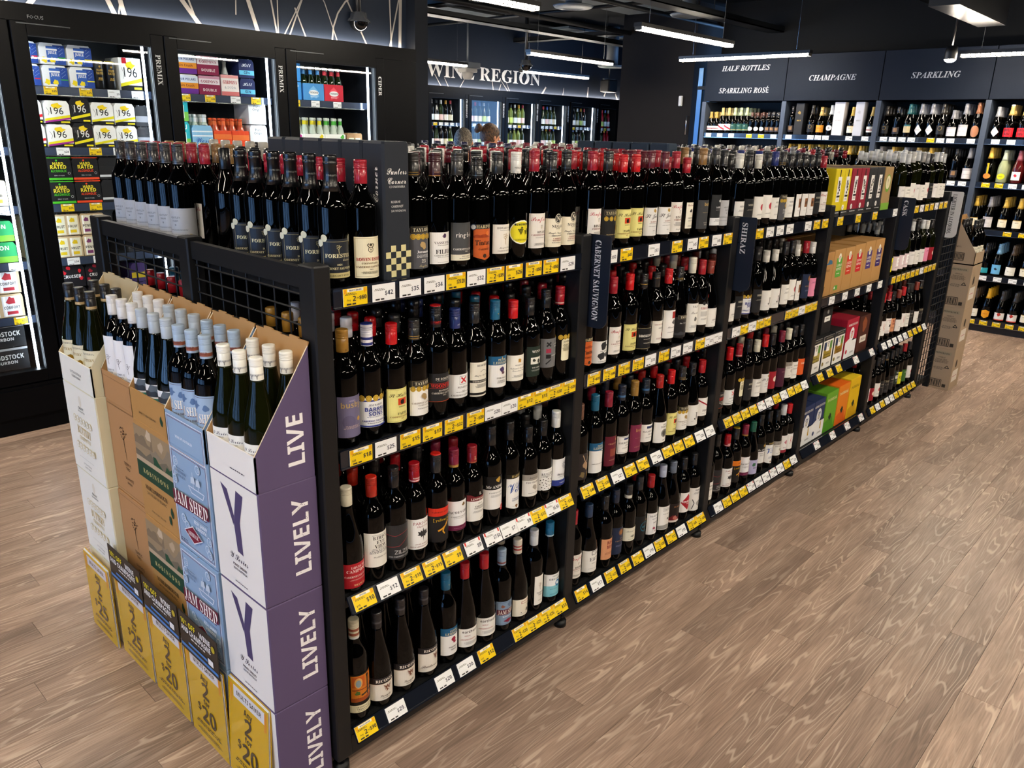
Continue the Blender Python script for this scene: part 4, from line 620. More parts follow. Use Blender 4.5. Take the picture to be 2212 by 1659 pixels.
# aisle sign fins
def fin(x, txt, fg, bg, label, h=.31):
    y0, y1, z0, z1 = .02, -.072, 1.485-h, 1.485; P = [(y0, z0), (y0, z1), (y1+.006, z1), (y1, z1-.006)]
    for k in range(7): t = k*math.pi/12; P.append((y1+.035*(1-math.cos(t)), z0+.035*(1-math.sin(t))))
    n = len(P); mb = MB(); v = [(xx, y, z) for xx in (-.002, .002) for y, z in P]
    mb.add(v, [list(range(n)), list(range(2*n-1, n-1, -1))]+[(i, n+i, n+(i+1) % n, (i+1) % n) for i in range(n)], PRINT, bg)
    mb.box(.002, .0, z1-.05, .012, .02, z1-.005, POWDER)
    o = link('aisle_sign', mb.mesh('aisle_sign'), None, (x, 0, 0), label=label, cat='sign', group='fin signs on the shelving posts')
    a = Art().text(txt, .022, 1.485-h/2+(.012 if len(txt) > 8 else .075 if len(txt) > 4 else .1)-.008, .024, fg, 'T', h*.86, rot=-90)
    # horizontal text widths scale along the rotated axis
    link('lettering', a.into(MB(), plane((-.0022, 0, 0), (0, -1, 0), (0, 0, 1)), PRINT).mesh('lettering'), o)
fin(1.034, 'CABERNET SAUVIGNON', 'e8e8ec', '18202f', 'navy hanging fin sign reading CABERNET SAUVIGNON')
fin(2.034, 'SHIRAZ', 'e8e8ec', '18202f', 'navy hanging fin sign reading SHIRAZ')
fin(4.034, 'CASK', 'e8e8ec', '18202f', 'navy hanging fin sign reading CASK')
fin(5.034, 'LIGHTER IN ALCOHOL', '3a3a3c', 'd4d5d6', 'pale grey fin sign reading LIGHTER IN ALCOHOL')

# ------------------------------------------------------------------ bottles on the gondola
ROWS = {
(0, 0): [('forest', .07, .313), ('bowen', .155, .302), ('taylorg', .323, .318), ('vasse', .396, .318), ('ring', .474, .319), ('hardo', .555, .306), ('howard', .633, .32), ('petal', .713, .32), ('penf', .792, .325), ('nugan', .871, .321), ('nugan', .945, .324)],
(0, 1): [('busby', .079, .312), ('barry', .157, .315), ('sthall', .236, .303), ('taylw', .315, .301), ('debor', .392, .331), ('pensil', .472, .309), ('rescue', .55, .313), ('lehm', .633, .312), ('milb', .714, .301), ('wynns', .793, .299), ('xoxo', .87, .315), ('minister', .945, .315)],
(0, 2): [('louis', .075, .305), ('bird', .157, .311), ('zil', .233, .317), ('parson', .31, .307), ('yell', .39, .314), ('jacob', .467, .305), ('lind', .542, .296), ('andr', .628, .338), ('vr', .715, .33), ('gray', .805, .29), ('bull', .882, .293), ('whisp', .95, .309)],
(0, 3): [('nero', .078, .323), ('rico', .16, .308), ('rico', .25, .311), ('rico2', .344, .301), ('lehms', .436, .32), ('earth', .515, .325), ('earth', .603, .325), ('jam', .688, .305), ('hex', .77, .311), ('tempus', .856, .315), ('angove', .941, .315)],
(1, 0): [('penf2', .08, .323), ('barok', .163, .323), ('sthall', .246, .312), ('sthall', .329, .312), ('stj', .418, .325), ('stj', .5, .322), ('penf2', .584, .323), ('kal', .666, .3), ('busk', .772, .335), ('barov', .866, .335), ('hent', .945, .328)],
(1, 1): [('hardo', .075, .306), ('eagle', .155, .31), ('penf', .24, .314), ('sthall', .338, .315), ('brok', .427, .306), ('mtpl', .518, .301), ('redsq', .602, .306), ('taylk', .685, .305), ('valley', .769, .335), ('grant', .847, .318), ('arras', .928, .306)],
(1, 2): [('deer', .08, .304), ('lehmb', .169, .319), ('bgrant', .258, .31), ('church', .343, .317), ('busp', .427, .316), ('mclar', .507, .306), ('towns', .597, .306), ('sthall', .687, .308), ('taylw', .777, .304), ('jj', .861, .304), ('fog', .94, .302)],
(1, 3): [('penf', .083, .311), ('ecru', .179, .301), ('mama', .276, .308), ('churchn', .353, .308), ('annie', .432, .304), ('tealp', .519, .312), ('mcg', .601, .293), ('taylb', .686, .314), ('mrb', .776, .302), ('pend', .866, .295), ('bw', .95, .292)],
(2, 0): [('wlab', .075, .315, 'dcdcd6'), ('klab', .155, .308), ('redl', .24, .311, 'dcdad0'), ('redl', .32, .32), ('wlab', .4, .323, '26347a'), ('taylorg', .475, .323), ('wlab', .55, .313), ('sketch', .625, .315), ('sketch', .7, .313), ('sketch', .775, .308), ('klab', .86, .315), ('penf', .94, .303)],
(2, 1): [('arras', .08, .31), ('klab', .16, .31), ('barry', .24, .31), ('klab', .338, .33), ('jj', .432, .304, 'dcdad4'), ('jj', .516, .302, 'dcdad4'), ('wlab', .62, .33), ('redl', .695, .33), ('sketch', .77, .305, 'd8d6d0'), ('churchn', .858, .314, 'a81a2a'), ('pkl', .94, .303)],
(2, 2): [('debor', .09, .31), ('pensil', .18, .315, 'c4141c'), ('minister', .264, .317), ('klab', .353, .325), ('wlab', .442, .306, 'd8d4c0'), ('stj', .529, .317, 'c8181c'), ('mulred', .615, .309), ('prl', .712, .307), ('gray', .8, .304, 'd8d4c0'), ('wlab', .875, .307), ('orl', .95, .303)],
(2, 3): [('wlab', .07, .31), ('zil', .16, .328), ('parson', .25, .3), ('roos', .34, .313), ('jacob', .43, .305), ('purpb', .52, .297), ('andr', .607, .314), ('vr', .7, .312), ('gray', .79, .294), ('swash', .87, .304), ('xk', .95, .29)],
(4, 0): [('clear', .09, .32), ('wlab', .18, .31, 'c4c8cc'), ('redl', .27, .32, 'c8c8c4'), ('clear', .36, .33), ('wlab', .45, .32, '9a9a98'), ('redl', .54, .31, '8a8c90'), ('klab', .63, .31), ('clear', .72, .32), ('wlab', .81, .32, 'b8bcc0'), ('wlab', .9, .31, 'b0b4b8')],
(4, 1): [('lime', .1, .3, 'c8c8c0'), ('rose', .2, .3), ('rose', .3, .3), ('rose', .4, .3), ('clear', .5, .31), ('wlab', .6, .31), ('clear', .7, .31), ('pkl', .8, .3), ('mulred', .9, .3)],
(4, 2): [('wlab', .09, .3), ('xk', .18, .31), ('parson', .27, .31), ('mama', .36, .3), ('arras', .45, .3), ('xk', .54, .31), ('wlab', .63, .32), ('klab', .72, .31), ('arras', .81, .31), ('taylk', .9, .31)],
(4, 3): [('xk', .09, .3), ('mulred', .18, .3), ('redl', .27, .3), ('klab', .36, .3), ('taylk', .45, .3), ('klab', .54, .3), ('wynns', .63, .3), ('lime', .72, .3), ('greenl', .81, .3), ('redl', .9, .3)]}
SN = ['top', 'second', 'third', 'bottom']
stuff = MB()
def stuff_bottle(x, y, z, sh, cap, H=.31, n=12):
    s = H/.308; pr = PROF[sh][0]; z0 = PROF[sh][2]; r = PROF[sh][3]
    stuff.lathe([(a, c*s) for a, c in (pr[0], pr[2], pr[3], pr[4], pr[6], pr[8], pr[-1])], GLASS, n, x, y, z, cap=False)
    stuff.lathe([(r*.97, z0*s, cap), (r, (z0+.034)*s, cap), (r*.94, (z0+.036)*s, cap), (r*1.02, (z0+.038)*s, cap), (r*1.02, H-.003, cap), (r*.8, H, cap)], FOIL, n, x, y, z)
for (b, r), L in ROWS.items():
    gr = 'wine bottles facing the aisle on the gondola'
    for i, e in enumerate(L):
        key, fx, H = e[:3]; cap = e[3] if len(e) > 3 else None
        d = DES[key]; cw = capword(cap or d[1]); z = SZ[r]
        nrow = 1
        if r == 0 and b < 3: nrow = 6 if key == 'forest' else 3
        for k in range(7):
            x = b+fx; y = .058+k*.085 if key == 'forest' else .056+k*.0845+R.uniform(-.004, .004)
            if k < nrow:
                lab = '%s capped bottle, %s, %s along %s shelf, %s bay' % (cw, d[5], ORD[i], SN[r], NAMES[b]) if k == 0 else '%s capped bottle, %s row back behind %s along top shelf, %s bay' % (cw, ORD[k], ORD[i], NAMES[b])
                bottle(key, (x+(R.uniform(-.003, .003) if k else 0), y, z), lab, gr if k == 0 else 'wine bottles queued behind the front row on the top shelf', H=H, cap=cap, rz=(-.22 if key == 'forest' else None), parts=(k < 2 or key == 'forest'),
                       glass=None if not (b == 4 and r < 2 and i in (0, 2, 3, 6, 8)) else OLIVE)
            elif b != 4 or k < 4:
                if r > 0 and k > 4: continue
                stuff_bottle(x, y, z, d[0] if d[0] != 'champ' else 'burg', cap or d[1], H)
# far side of the gondola: top shelf
HB = ['hent', 'penf2', 'busk']
for i, key in enumerate(HB):
    for k in range(6):
        x = .068+i*.085; y = 1.285-k*.086
        rz = -1.15 if key == 'hent' else math.pi+R.uniform(-.5, .2) if i != 1 else -2.2
        bottle(key, (x, y, 1.42), '%s capped bottle, %s column from the end, %s back from the far edge' % (capword(DES[key][1]), ORD[i], ORD[k]), 'wine bottles on the far side top shelf', H=.315, rz=rz, parts=(i < 3 and k != 9))
bc = ['a81a2a', '1c1d20', '7b1f33', '1c1d20', 'b8b4a8', '5c1524', '1c1d20', '9e1b2e', '8a8c90', '2a2a50', '7b1f33', 'd8d8d0']
for b in range(5):
    for i in range(12):
        c = bc[(i+b*5) % 12]
        for k in range(7):
            if b == 0 and i < 3: continue
            stuff_bottle(b+.065+i*.08, .735+k*.086, 1.42, 'bord' if i % 3 else 'burg', c, .30+.03*((i*7+b) % 5)/4)
for i in range(5):
    for k in range(6): stuff_bottle(.08+i*.085, .76+k*.086, 1.0, 'bord', ['a81a2a', '1b6285', '1c1d20', 'c9a53a', 'a81a2a'][i], .31, 10)
# third and fourth shelves seen through the wire panel
link('wine_bottles', stuff.mesh('rear_bottles'), None, kind='stuff', label='dark wine bottles filling the gondola behind the front rows', cat='bottles')

# ------------------------------------------------------------------ boxes on the gondola
def carton_box(name, x0, y0, z0, w, d, h, col, label, group, front=None, side=None, cat='box', m=None, bev=.002, top=None):
    # front = art on the -y face (u across, v up from the base); side = art on the -x face
    m = m or CARD; mb = MB().box(0, 0, 0, w, d, h, m, col, bev=bev)
    if top: mb.box(.003, .003, h-.0004, w-.003, d-.003, h+.0006, m, top)
    o = link(name, mb.mesh(name), None, (x0, y0, z0), label=label, cat=cat, group=group)
    if front: a = Art(); front(a); link('front_print', a.into(MB(), plane((w/2, 0, 0), (1, 0, 0), (0, 0, 1)), m).mesh('front_print'), o)
    if side: a = Art(); side(a); link('side_print', a.into(MB(), plane((0, d/2, 0), (0, -1, 0), (0, 0, 1)), m).mesh('side_print'), o)
    return o
def punters(a):
    a.text('Punters', 0, .275, .017, 'f0f0ee', 'C', .062).text('Corner', 0, .252, .017, 'f0f0ee', 'C', .058).text('COONAWARRA', 0, .237, .006, 'd8d8d8', 'S', .05)
    for i, t in enumerate(('RESERVE', 'CABERNET', 'SAUVIGNON')): a.text(t, -.02, .2-.011*i, .0055, 'd8d8d8', 'S', al=-1)
    for i in range(5):
        for j in range(5):
            if (i+j) % 2: a.rect(-.04+i*.016, .012+j*.016, -.024+i*.016, .028+j*.016, 'd6cf9c')
def punters_side(a):
    a.text('Corner', .01, .24, .022, 'f0f0ee', 'C', rot=90)
    for j in range(5):
        if j % 2: a.rect(-.04, .012+j*.016, -.028, .028+j*.016, 'c8b868')
for k in range(6):
    carton_box('gift_box', .197, .02+k*.09, 1.42, .084, .086, .345, '252a33', ('black single bottle gift box with gold checkers, top shelf, first bay' if k == 0 else 'black single bottle gift box, %s row back, first bay' % ORD[k]), 'black gift boxes queued on the top shelf', punters if k == 0 else None, punters_side, bev=.006)
for k in range(5):
    carton_box('gift_box', 1.70, .17+k*.092, 1.42, .07, .088, .348, '2a3a4c', 'single bottle gift box tinted with blue daylight, %s in the column of second bay' % ORD[k], 'daylight tinted gift boxes in the second bay', bev=.006)  # blue daylight falling on the box sides is put into the card colour
def tallbox(c, tag=True):
    def f(a):
        a.rect(-.006, .2, .006, .235, '1a1a1a'); a.rect(-.022, .075, .024, .2, 'f0efec'); crest(a, 0, .15, .018, '222222')
        for i in range(5): a.blob(R.uniform(-.01, .012), .12+i*.014, .009, '2a2a2a', 7, i)
        a.rect(-.018, .098, .02, .108, '222222'); a.tiny(.09, 3, .0018, '777777', .03); a.circ(-.022, .045, .014, 'f0efec', 14); a.text('S', -.022, .045, .012, '222222', 'T')
        a.rect(-.06, .0, .06, .03, '2a2a2c' if c != 'k' else '1a1a1a'); a.tiny(.018, 1, .004, 'cfcfcf', .09)
    return f
def kraftcask(c, tx):
    def f(a):
        a.rect(-.036, .09, .04, .195, c); a.circ(.002, .195, .018, 'ece8dc', 16, .024); a.text('Q', .002, .195, .02, '6a5a3c', 'T'); a.text(tx[0], .002, .155, .014, 'f2eadc', 'T', .066); a.text(tx[1], .002, .135, .014, 'f2eadc', 'T', .066); a.tiny(.108, 1, .004, 'f2eadc', .05)
        a.tiny(.09, 1, .0016, '6a5030', .03)
        if c == '5aa03c': a.rect(-.03, .02, .02, .045, '5aa03c'); a.circ(-.02, .033, .008, 'f0f0e8')
    return f
def bayrow(z, items, group, y=.03, d=.2, y2=True):
    for i, (x, w, h, col, front, lab, top) in enumerate(items):
        carton_box('wine_cask', 3+x, y, z, w, d, h, col, lab, group, front, None, 'cask', top=top, bev=.0025)
YC, RC, KC = 'd8c414', '8c1a30', '26282c'
bayrow(1.42, [(.045, .115, .24, YC, tallbox('y'), 'yellow cask box with white tree label, first on top shelf of cask bay', '9a8a3a'), (.165, .085, .24, YC, tallbox('y'), 'narrower yellow cask box beside the first yellow one', '9a8a3a'),
    (.26, .125, .24, RC, tallbox('r'), 'crimson cask box beside the yellow ones, top shelf', '6a4a3a'), (.39, .11, .24, RC, tallbox('r'), 'second crimson cask box, next to the black ones', '6a4a3a'),
    (.505, .115, .24, KC, tallbox('k'), 'black cask box beside the crimson ones, top shelf', '5a4a3a'), (.625, .115, .24, KC, tallbox('k'), 'second black cask box, beside the kraft one', '5a4a3a'),
    (.75, .13, .24, 'a08458', lambda a: (a.circ(0, .15, .04, '6a9a34', 18, .05), a.circ(0, .155, .034, 'd8d0b0', 18, .038), tree(a, 0, .16, .022, '4a4a30'), a.rect(-.065, 0, .065, .04, '7aa83a')), 'kraft cask box with green oval tree emblem', 'a08458')], 'cask boxes on the top shelf')
bayrow(1.0, [(.05, .135, .235, 'b08450', lambda a: (hills(a, -.05, .05, .17, .03, '3a6a8c', 2), a.text('NOBLE', 0, .14, .012, '6a5030', 'T'), a.text('J', -.02, .04, .03, '5a4428', 'I')), 'kraft cask box with blue mountain print', None),
    (.19, .145, .24, 'b58a54', kraftcask('5aa03c', ('LAURAS', 'RIDGE')), 'kraft cask box with green panel', None), (.34, .13, .24, 'b58a54', kraftcask('c83a24', ('LAURAS', 'RIDGE')), 'kraft cask box with orange red panel', None),
    (.475, .15, .245, 'b58a54', kraftcask('c8202c', ('LAURAS', 'RIDGE')), 'kraft cask box with scarlet panel', None), (.63, .15, .25, 'b58a54', kraftcask('4a3a7a', ('LAURAS', 'RIDGE')), 'kraft cask box with violet panel, beside the scarlet one', None),
    (.785, .15, .25, 'b58a54', kraftcask('3a2a6a', ('LAURAS', 'RIDGE')), 'kraft cask box with violet panel at the far end', None)], 'kraft cask boxes on the second shelf')
def trad(c, t1, t2):
    def f(a):
        a.rect(-.07, 0, .07, .19, 'eceae4'); a.rect(-.055, .11, .0, .155, '2a3a5a'); a.rect(-.055, .06, .055, .11, c); a.rect(.0, .11, .055, .155, '5c8a3c'); a.rect(-.022, .1, .022, .175, 'f0eee8'); crest(a, 0, .135, .018, '222222')
        a.text(t1, 0, .085, .013, '2a2210', 'C', .1); a.text(t2, 0, .068, .011, '2a2210', 'C', .1); a.rect(-.07, .165, .07, .19, '26262a'); a.text('ROLLING TRADITION', 0, .178, .006, 'c8c0a0', 'S', .11); a.circ(-.05, .03, .012, '8a7a3a'); a.tiny(.03, 2, .003, '444444', .05, .02)
    return f
def berri(c, bg):
    def f(a):
        a.rect(-.085, 0, .085, .10, 'e8eaec'); a.up().poly([(-.085, .1), (.085, .1), (.085, .04), (-.02, .12)], 'e4e6e8'); a.text('BERRI ESTATES', 0, .2, .013, 'f0eee8', 'T', .14); a.circ(0, .14, .034, 'e4e6ea', 18, .042); crest(a, 0, .13, .026, c); a.circ(-.055, .04, .013, c); a.tiny(.03, 2, .003, '666666', .06, .03)
        if c != 'b81a34': a.up().poly([(.03, .05), (.045, .05), (.04, .1), (.034, .1)], 'd8b040')
    return f
bayrow(.57, [(.05, .155, .19, '26262a', trad('a89848', 'Semillon', 'Sauvignon Blanc'), 'white and olive cask box, first along third shelf', '1c1c1e'), (.21, .155, .19, '26262a', trad('a08a30', 'Colombard', 'Chardonnay'), 'white and olive cask box beneath the handled black carrier', '1c1c1e'),
    (.37, .155, .195, '26262a', trad('94701c', 'Cabernet', 'Merlot'), 'white and ochre cask box beside the red one', '1c1c1e'), (.54, .18, .235, 'a81a34', berri('b81a34', 'a81a34'), 'red and white cask box with crest', '8a1428'),
    (.74, .17, .225, '4a241c', lambda a: (a.blob(0, .17, .05, '8a4a2c', 11, 4), a.rect(-.05, .06, .05, .1, 'e0d8cc'), a.tiny(.08, 2, .004, '5a3a30', .07)), 'dark brown cask box with white strip', '3a1c16')], 'cask boxes on the third shelf')
hb = carton_box('wine_carrier', 3.23, .06, .763, .13, .16, .15, '1c1c1e', 'black handled carrier box standing on the cask boxes', None, lambda a: (a.circ(0, .125, .012, '8a8a88', 12), a.rect(-.04, .07, .04, .1, 'e8e8e4'), a.tiny(.085, 1, .004, '222222', .05)), None, 'box')
def dayb(c, c2):
    def f(a): a.text('DAYBREAK', 0, .2, .017, 'e8e8a8' if c2 != 'e' else '6a5a10', 'T', .13); hills(a, -.08, .08, 0, .09, c, 5); a.blob(0, .09, .024, '26301c', 11, 3); tree(a, 0, .09, .03, '26301c')
    return f
bayrow(.14, [(.05, .18, .235, '26345c', berri('33446e', ''), 'navy and white cask box with crest, first on bottom shelf', '202c50'), (.235, .15, .235, '26345c', berri('33446e', ''), 'second navy and white cask box with crest', '202c50'),
    (.40, .17, .245, '6aa42c', dayb('4a8a20', ''), 'lime green cask box with dark vine picture', '5a9424'), (.58, .17, .25, 'e0801c', dayb('d05a14', ''), 'orange cask box with dark vine picture', 'e86a14'),
    (.76, .17, .255, 'e0b818', dayb('c89a10', 'e'), 'golden yellow cask box with dark vine picture', 'e8c828')], 'cask boxes on the bottom shelf')
# casks queued behind the front ones
qb = MB()
for z, cs in ((1.42, [YC, RC, KC, 'a08458']), (1.0, ['b08450']*4), (.57, ['1c1c1e', '1c1c1e', '8a1428', '3a1c16']), (.14, ['202c50', '5a9424', 'e86a14', 'e0b818'])):
    for i, c in enumerate(cs):
        for k in range(2): qb.box(3.05+i*.225, .24+k*.19, z, 3.26+i*.225, .42+k*.19, z+.235, CARD, c, bev=.003)
link('wine_casks', qb.mesh('queued_casks'), None, kind='stuff', label='cask boxes queued behind the front boxes of the cask bay', cat='casks')

# ------------------------------------------------------------------ carton stacks at the gondola end
def yser_f(a):
    a.up().poly([(-.066, .292), (-.034, .282), (-.008, .215), (-.014, .186)], '4a4168')
    a.up().poly([(.012, .292), (.046, .286), (.020, .205), (-.012, .195)], '4a4168').poly([(-.012, .195), (.020, .205), (.024, .112), (-.004, .116)], '4a4168')
    a.text('Y Series', 0, .095, .020, '3a3648', 'C', .09).text('PINOT GRIGIO', 0, .07, .007, '3a3648', 'B', .07).text('SOUTH AUSTRALIA', 0, .058, .006, '3a3648', 'B', .07).tiny(.018, 1, .003, '6a6670', .08)
def yser_s(a):
    a.text('LIVELY', .03, .165, .045, 'efedf2', 'B', .24, rot=90)
    rr = random.Random(2)
    for i in range(46): u = rr.uniform(.008, .052); v = rr.uniform(.06, .27); a.rect(u, v, u+.002, v+.0015, '5b4e70')
def jam_f(a):
    a.frame(-.105, .012, .105, .305, .0022, 'efeef2').frame(-.099, .018, .099, .299, .0014, '7c1c34')
    for i, (u, v) in enumerate([(-.08, .27), (-.085, .24), (.07, .05), (.085, .08), (-.06, .1), (-.04, .085), (.06, .285), (.085, .04), (-.085, .215)]): a.circ(u, v, .014, 'c8d6e6', 12).circ(u, v, .011, '8fabca', 12).circ(u+.004, v, .005, 'c8d6e6', 8).circ(u+.004, v, .003, '8fabca', 8)
    a.tiny(.255, 1, .002, '4a5c78', .06, -.045); a.text('SOUTH EASTERN', -.045, .246, .007, '3f5270', 'T', .07).text('AUSTRALIA', -.045, .234, .007, '3f5270', 'T', .055)
    a.line([(.0, .222), (.09, .222), (.08, .205), (.015, .205), (.0, .222)], .003, 'd4deea'); a.line([(.03, .222), (.03, .27)], .002, 'd4deea'); a.line([(.06, .222), (.06, .262)], .002, 'd4deea')
    for sx in (.03, .06): a.up().poly([(sx-.014, .235), (sx+.012, .238), (sx+.008, .258), (sx-.01, .254)], 'c4d2e2')
    a.up().poly([(-.105, .135), (.105, .15), (.105, .19), (-.105, .18)], '6a1c34'); a.text('JAM SHED', .002, .163, .042, '5c1428', 'T', .205); a.text('JAM SHED', 0, .165, .04, 'f4efe8', 'T', .2)
    a.text('RICH, JAMMY', .05, .117, .010, 'e8eef4', 'B', .075).text('& SMOOTH', .05, .102, .010, 'e8eef4', 'B', .06); a.rect(.01, .13, .095, .131, '4a3048').rect(.02, .094, .095, .095, '4a3048')
    a.up().poly([(-.055, .07), (0, .042), (.055, .07), (0, .098)], 'efeef2').up().poly([(-.05, .07), (0, .045), (.05, .07), (0, .095)], '7c1c34'); a.text('SHIRAZ', 0, .07, .013, 'efe4e4', 'T', .06); a.tiny(.035, 2, .003, '3f5270', .05, -.06)
def rob_f(a):
    a.rect(-.125, .20, .125, .30, '9a8466'); hills(a, -.125, .0, .24, .05, '7f6e58', 3); hills(a, -.02, .125, .22, .06, '8a7c68', 4); a.blob(-.02, .285, .022, 'c8b49a', 9, 3).blob(.06, .27, .02, 'b8a286', 9, 5); hills(a, -.125, .125, .2, .035, '6f6656', 9); hills(a, .0, .125, .185, .05, '1e4a34', 6); a.rect(-.125, .185, .125, .2, 'b8a286')
    a.rect(-.125, .132, .125, .185, '17402e'); a.text('R O B I N S O N S', 0, .158, .015, 'c8b878', 'T', .17)
    a.text('MARLBOROUGH', -.01, .105, .014, '2a2a20', 'T', .15).text('SAUVIGNON BLANC', -.01, .086, .010, '3a3628', 'S', .15).text('WINE OF NEW ZEALAND', -.01, .03, .006, '3a3628', 'S', .12)
    a.blob(.09, .075, .010, '17402e', 8, 2, .02).blob(.075, .045, .010, '17402e', 8, 4, .02)
def temp_f(a):
    a.frame(-.105, .012, .105, .305, .001, '5a4024'); tree(a, 0, .21, .05, '3a2818'); a.line([(0, .17), (.002, .135)], .002, '3a2818')
    a.text('TEMPUS', 0, .118, .011, '3a2818', 'S', .055).text('TWO', 0, .102, .011, '3a2818', 'S', .03).text('GRAPHITE', 0, .066, .010, '3a2818', 'S', .07).text('SHIRAZ', 0, .05, .007, '3a2818', 'B', .04)
def but_f(a):
    a.circ(0, .27, .012, 'e2dccb', 12, .02); a.text('GRANT', 0, .245, .009, '5a5a50', 'T').text('THE COLLECTION', 0, .233, .006, '7a7a70', 'T', .06)
    a.text('BUTTERY', 0, .16, .028, 'c9b27a', 'T', .12).text('CHARDONNAY', 0, .132, .014, 'd4c394', 'T', .1)
    for i in range(12): u = -.07+.14*(i % 6)/5; v = .198 if i < 6 else .1; a.circ(u, v, .013, 'ddd0a8', 12).circ(u, v, .010, 'ecebe2', 12).circ(u+.003, v, .004, 'ddd0a8', 8)
    a.text('SOUTH AUSTRALIA', 0, .04, .007, '5a5a50', 'S', .07).text('CHARDONNAY', 0, .028, .007, '5a5a50', 'S', .06).tiny(.06, 1, .001, '9a9a90', .16)
STK = [  # y0, y1, x front, colours, front art, side art, words
 (.022, .262, -.200, 'e6e3df', '5b4e70', yser_f, yser_s, 'white and purple wine carton'), (.270, .498, -.203, '8fabca', '7f9dc0', jam_f, None, 'pale blue wine carton with maroon banner'),
 (.506, .752, -.196, 'b5874e', 'b5874e', rob_f, None, 'kraft wine carton with green band'), (.760, .992, -.186, 'b5875a', 'b5875a', temp_f, None, 'kraft wine carton with a tree emblem'), (1.0, 1.285, -.215, 'eeece2', 'd8d2b4', but_f, None, 'cream white wine carton with gold lettering')]
SIDEC = {}
def carton(st, z0, lv):
    y0, y1, xf, c1, c2, fa_, sa_, words = st; w = y1-y0; d = -.036-xf; h = .3175; mb = MB()
    mb.box(0, 0, .0, d, w, h, CARD, c2, bev=.003); mb.add([(-.0004, .003, .003), (-.0004, .003, h-.003), (-.0004, w-.003, h-.003), (-.0004, w-.003, .003)], [(0, 1, 2, 3)], CARD, c1)
    mb.box(0, w*.5-.001, h-.0005, d, w*.5+.001, h+.0004, CARD, '8a7a60')
    o = link('wine_carton', mb.mesh('wine_carton'), None, (xf+R.uniform(-.002, .002), y0, z0), label='%s, %s layer up in its stack' % (words, ORD[lv]), cat='carton', group='closed wine cartons at the gondola end')
    a = Art(); fa_(a); link('front_print', a.into(MB(), plane((-.0004, w/2, 0), (0, -1, 0), (0, 0, 1)), CARD).mesh('front_print'), o)
    if sa_: a = Art(); sa_(a); link('side_print', a.into(MB(), plane((d/2, 0, 0), (1, 0, 0), (0, 0, 1)), CARD).mesh('side_print'), o)
def display_carton(st, z0, lip=.095, back=.345):
    y0, y1, xf, c1, c2, fa_, sa_, words = st; w = y1-y0; d = -.036-xf; t = .004; mb = MB(); K = 'b58a58' if c1 != 'eeece2' else 'c8b48c'
    mb.box(0, 0, 0, t, w, lip, CARD, c1).box(t, t, 0, d, w-t, .01, CARD, K)
    mb.add([(t+.0003, t, .01), (t+.0003, w-t, .01), (t+.0003, w-t, lip), (t+.0003, t, lip)], [(0, 1, 2, 3)], CARD, K)
    mb.box(d-t, 0, 0, d, w, back, CARD, K)
    for ya, cc, sgn in ((0, c2, 1), (w-t, K, 1)):
        P = [(0, 0), (d, 0), (d, back), (0, lip)]; v = [(x, ya, z) for x, z in P]+[(x, ya+t, z) for x, z in P]
        mb.add(v[:4], [(0, 1, 2, 3)], CARD, cc if ya == 0 else K); mb.add(v[4:], [(3, 2, 1, 0)], CARD, K if ya == 0 else c2); mb.add(v, [(0, 4, 5, 1), (1, 5, 6, 2), (2, 6, 7, 3), (3, 7, 4, 0)], CARD, 'd8c8a8')
    # torn scalloped back edge
    for i in range(6): mb.box(d-t, w*i/6, back, d, w*(i+1)/6, back+.004*(1+math.sin(i*2.1)), CARD, K)
    o = link('display_carton', mb.mesh('display_carton'), None, (xf, y0, z0), label='%s cut open as a display tray of bottles' % words, cat='carton', group='cut open cartons on top of the stacks')
    a = Art()
    if sa_: a.text('LIVELY', 0, 0, .001, c1, 'B'); a = Art()
    if fa_ is jam_f: a.frame(-.105, -.01, .105, .085, .002, 'efeef2').frame(-.1, -.01, .1, .08, .0012, '7c1c34').text('WINE OF AUSTRALIA', -.01, .03, .007, 'e8eef4', 'B', .1)
    elif fa_ is rob_f: a.text('WINE OF NEW ZEALAND', -.01, .03, .007, '3a3628', 'S', .12); a.blob(.085, .04, .010, '17402e', 8, 2, .018)
    elif fa_ is but_f: a.text('SOUTH AUSTRALIA', 0, .05, .009, '5a5a50', 'S', .1).text('CHARDONNAY', 0, .036, .009, '5a5a50', 'S', .08)
    elif fa_ is temp_f: a.frame(-.105, -.01, .105, .08, .001, '7a5a34')
    else: a.tiny(.03, 1, .003, '3a3648', .09, .03)
    link('front_print', a.into(MB(), plane((-.0004, w/2, 0), (0, -1, 0), (0, 0, 1)), CARD).mesh('front_print'), o)
    if sa_:
        a = Art(); a.text('LIVE', .03, .11, .045, 'efedf2', 'B', .17, rot=90); link('side_print', a.into(MB(), plane((d/2, 0, 0), (1, 0, 0), (0, 0, 1)), CARD).mesh('side_print'), o)
DES['yb'] = ('burg', 'ecebe2', None, ((.003, .020, 'c2c2c0'), (.008, .015, 'ecebe2')), ('ecebe4', .03, .105, .1, [('C', 'Y Series', .09, .010, '3a3648', .005), ('T', 'PINOT GRIGIO', .08, .003, '6a6670'), ('p', [(-.02, .068), (-.008, .068), (.0, .052), (-.008, .046)], '4a34a0'), ('p', [(.022, .07), (.008, .07), (-.008, .03), (.006, .03)], '4a34a0')]), 'white label and purple letter')
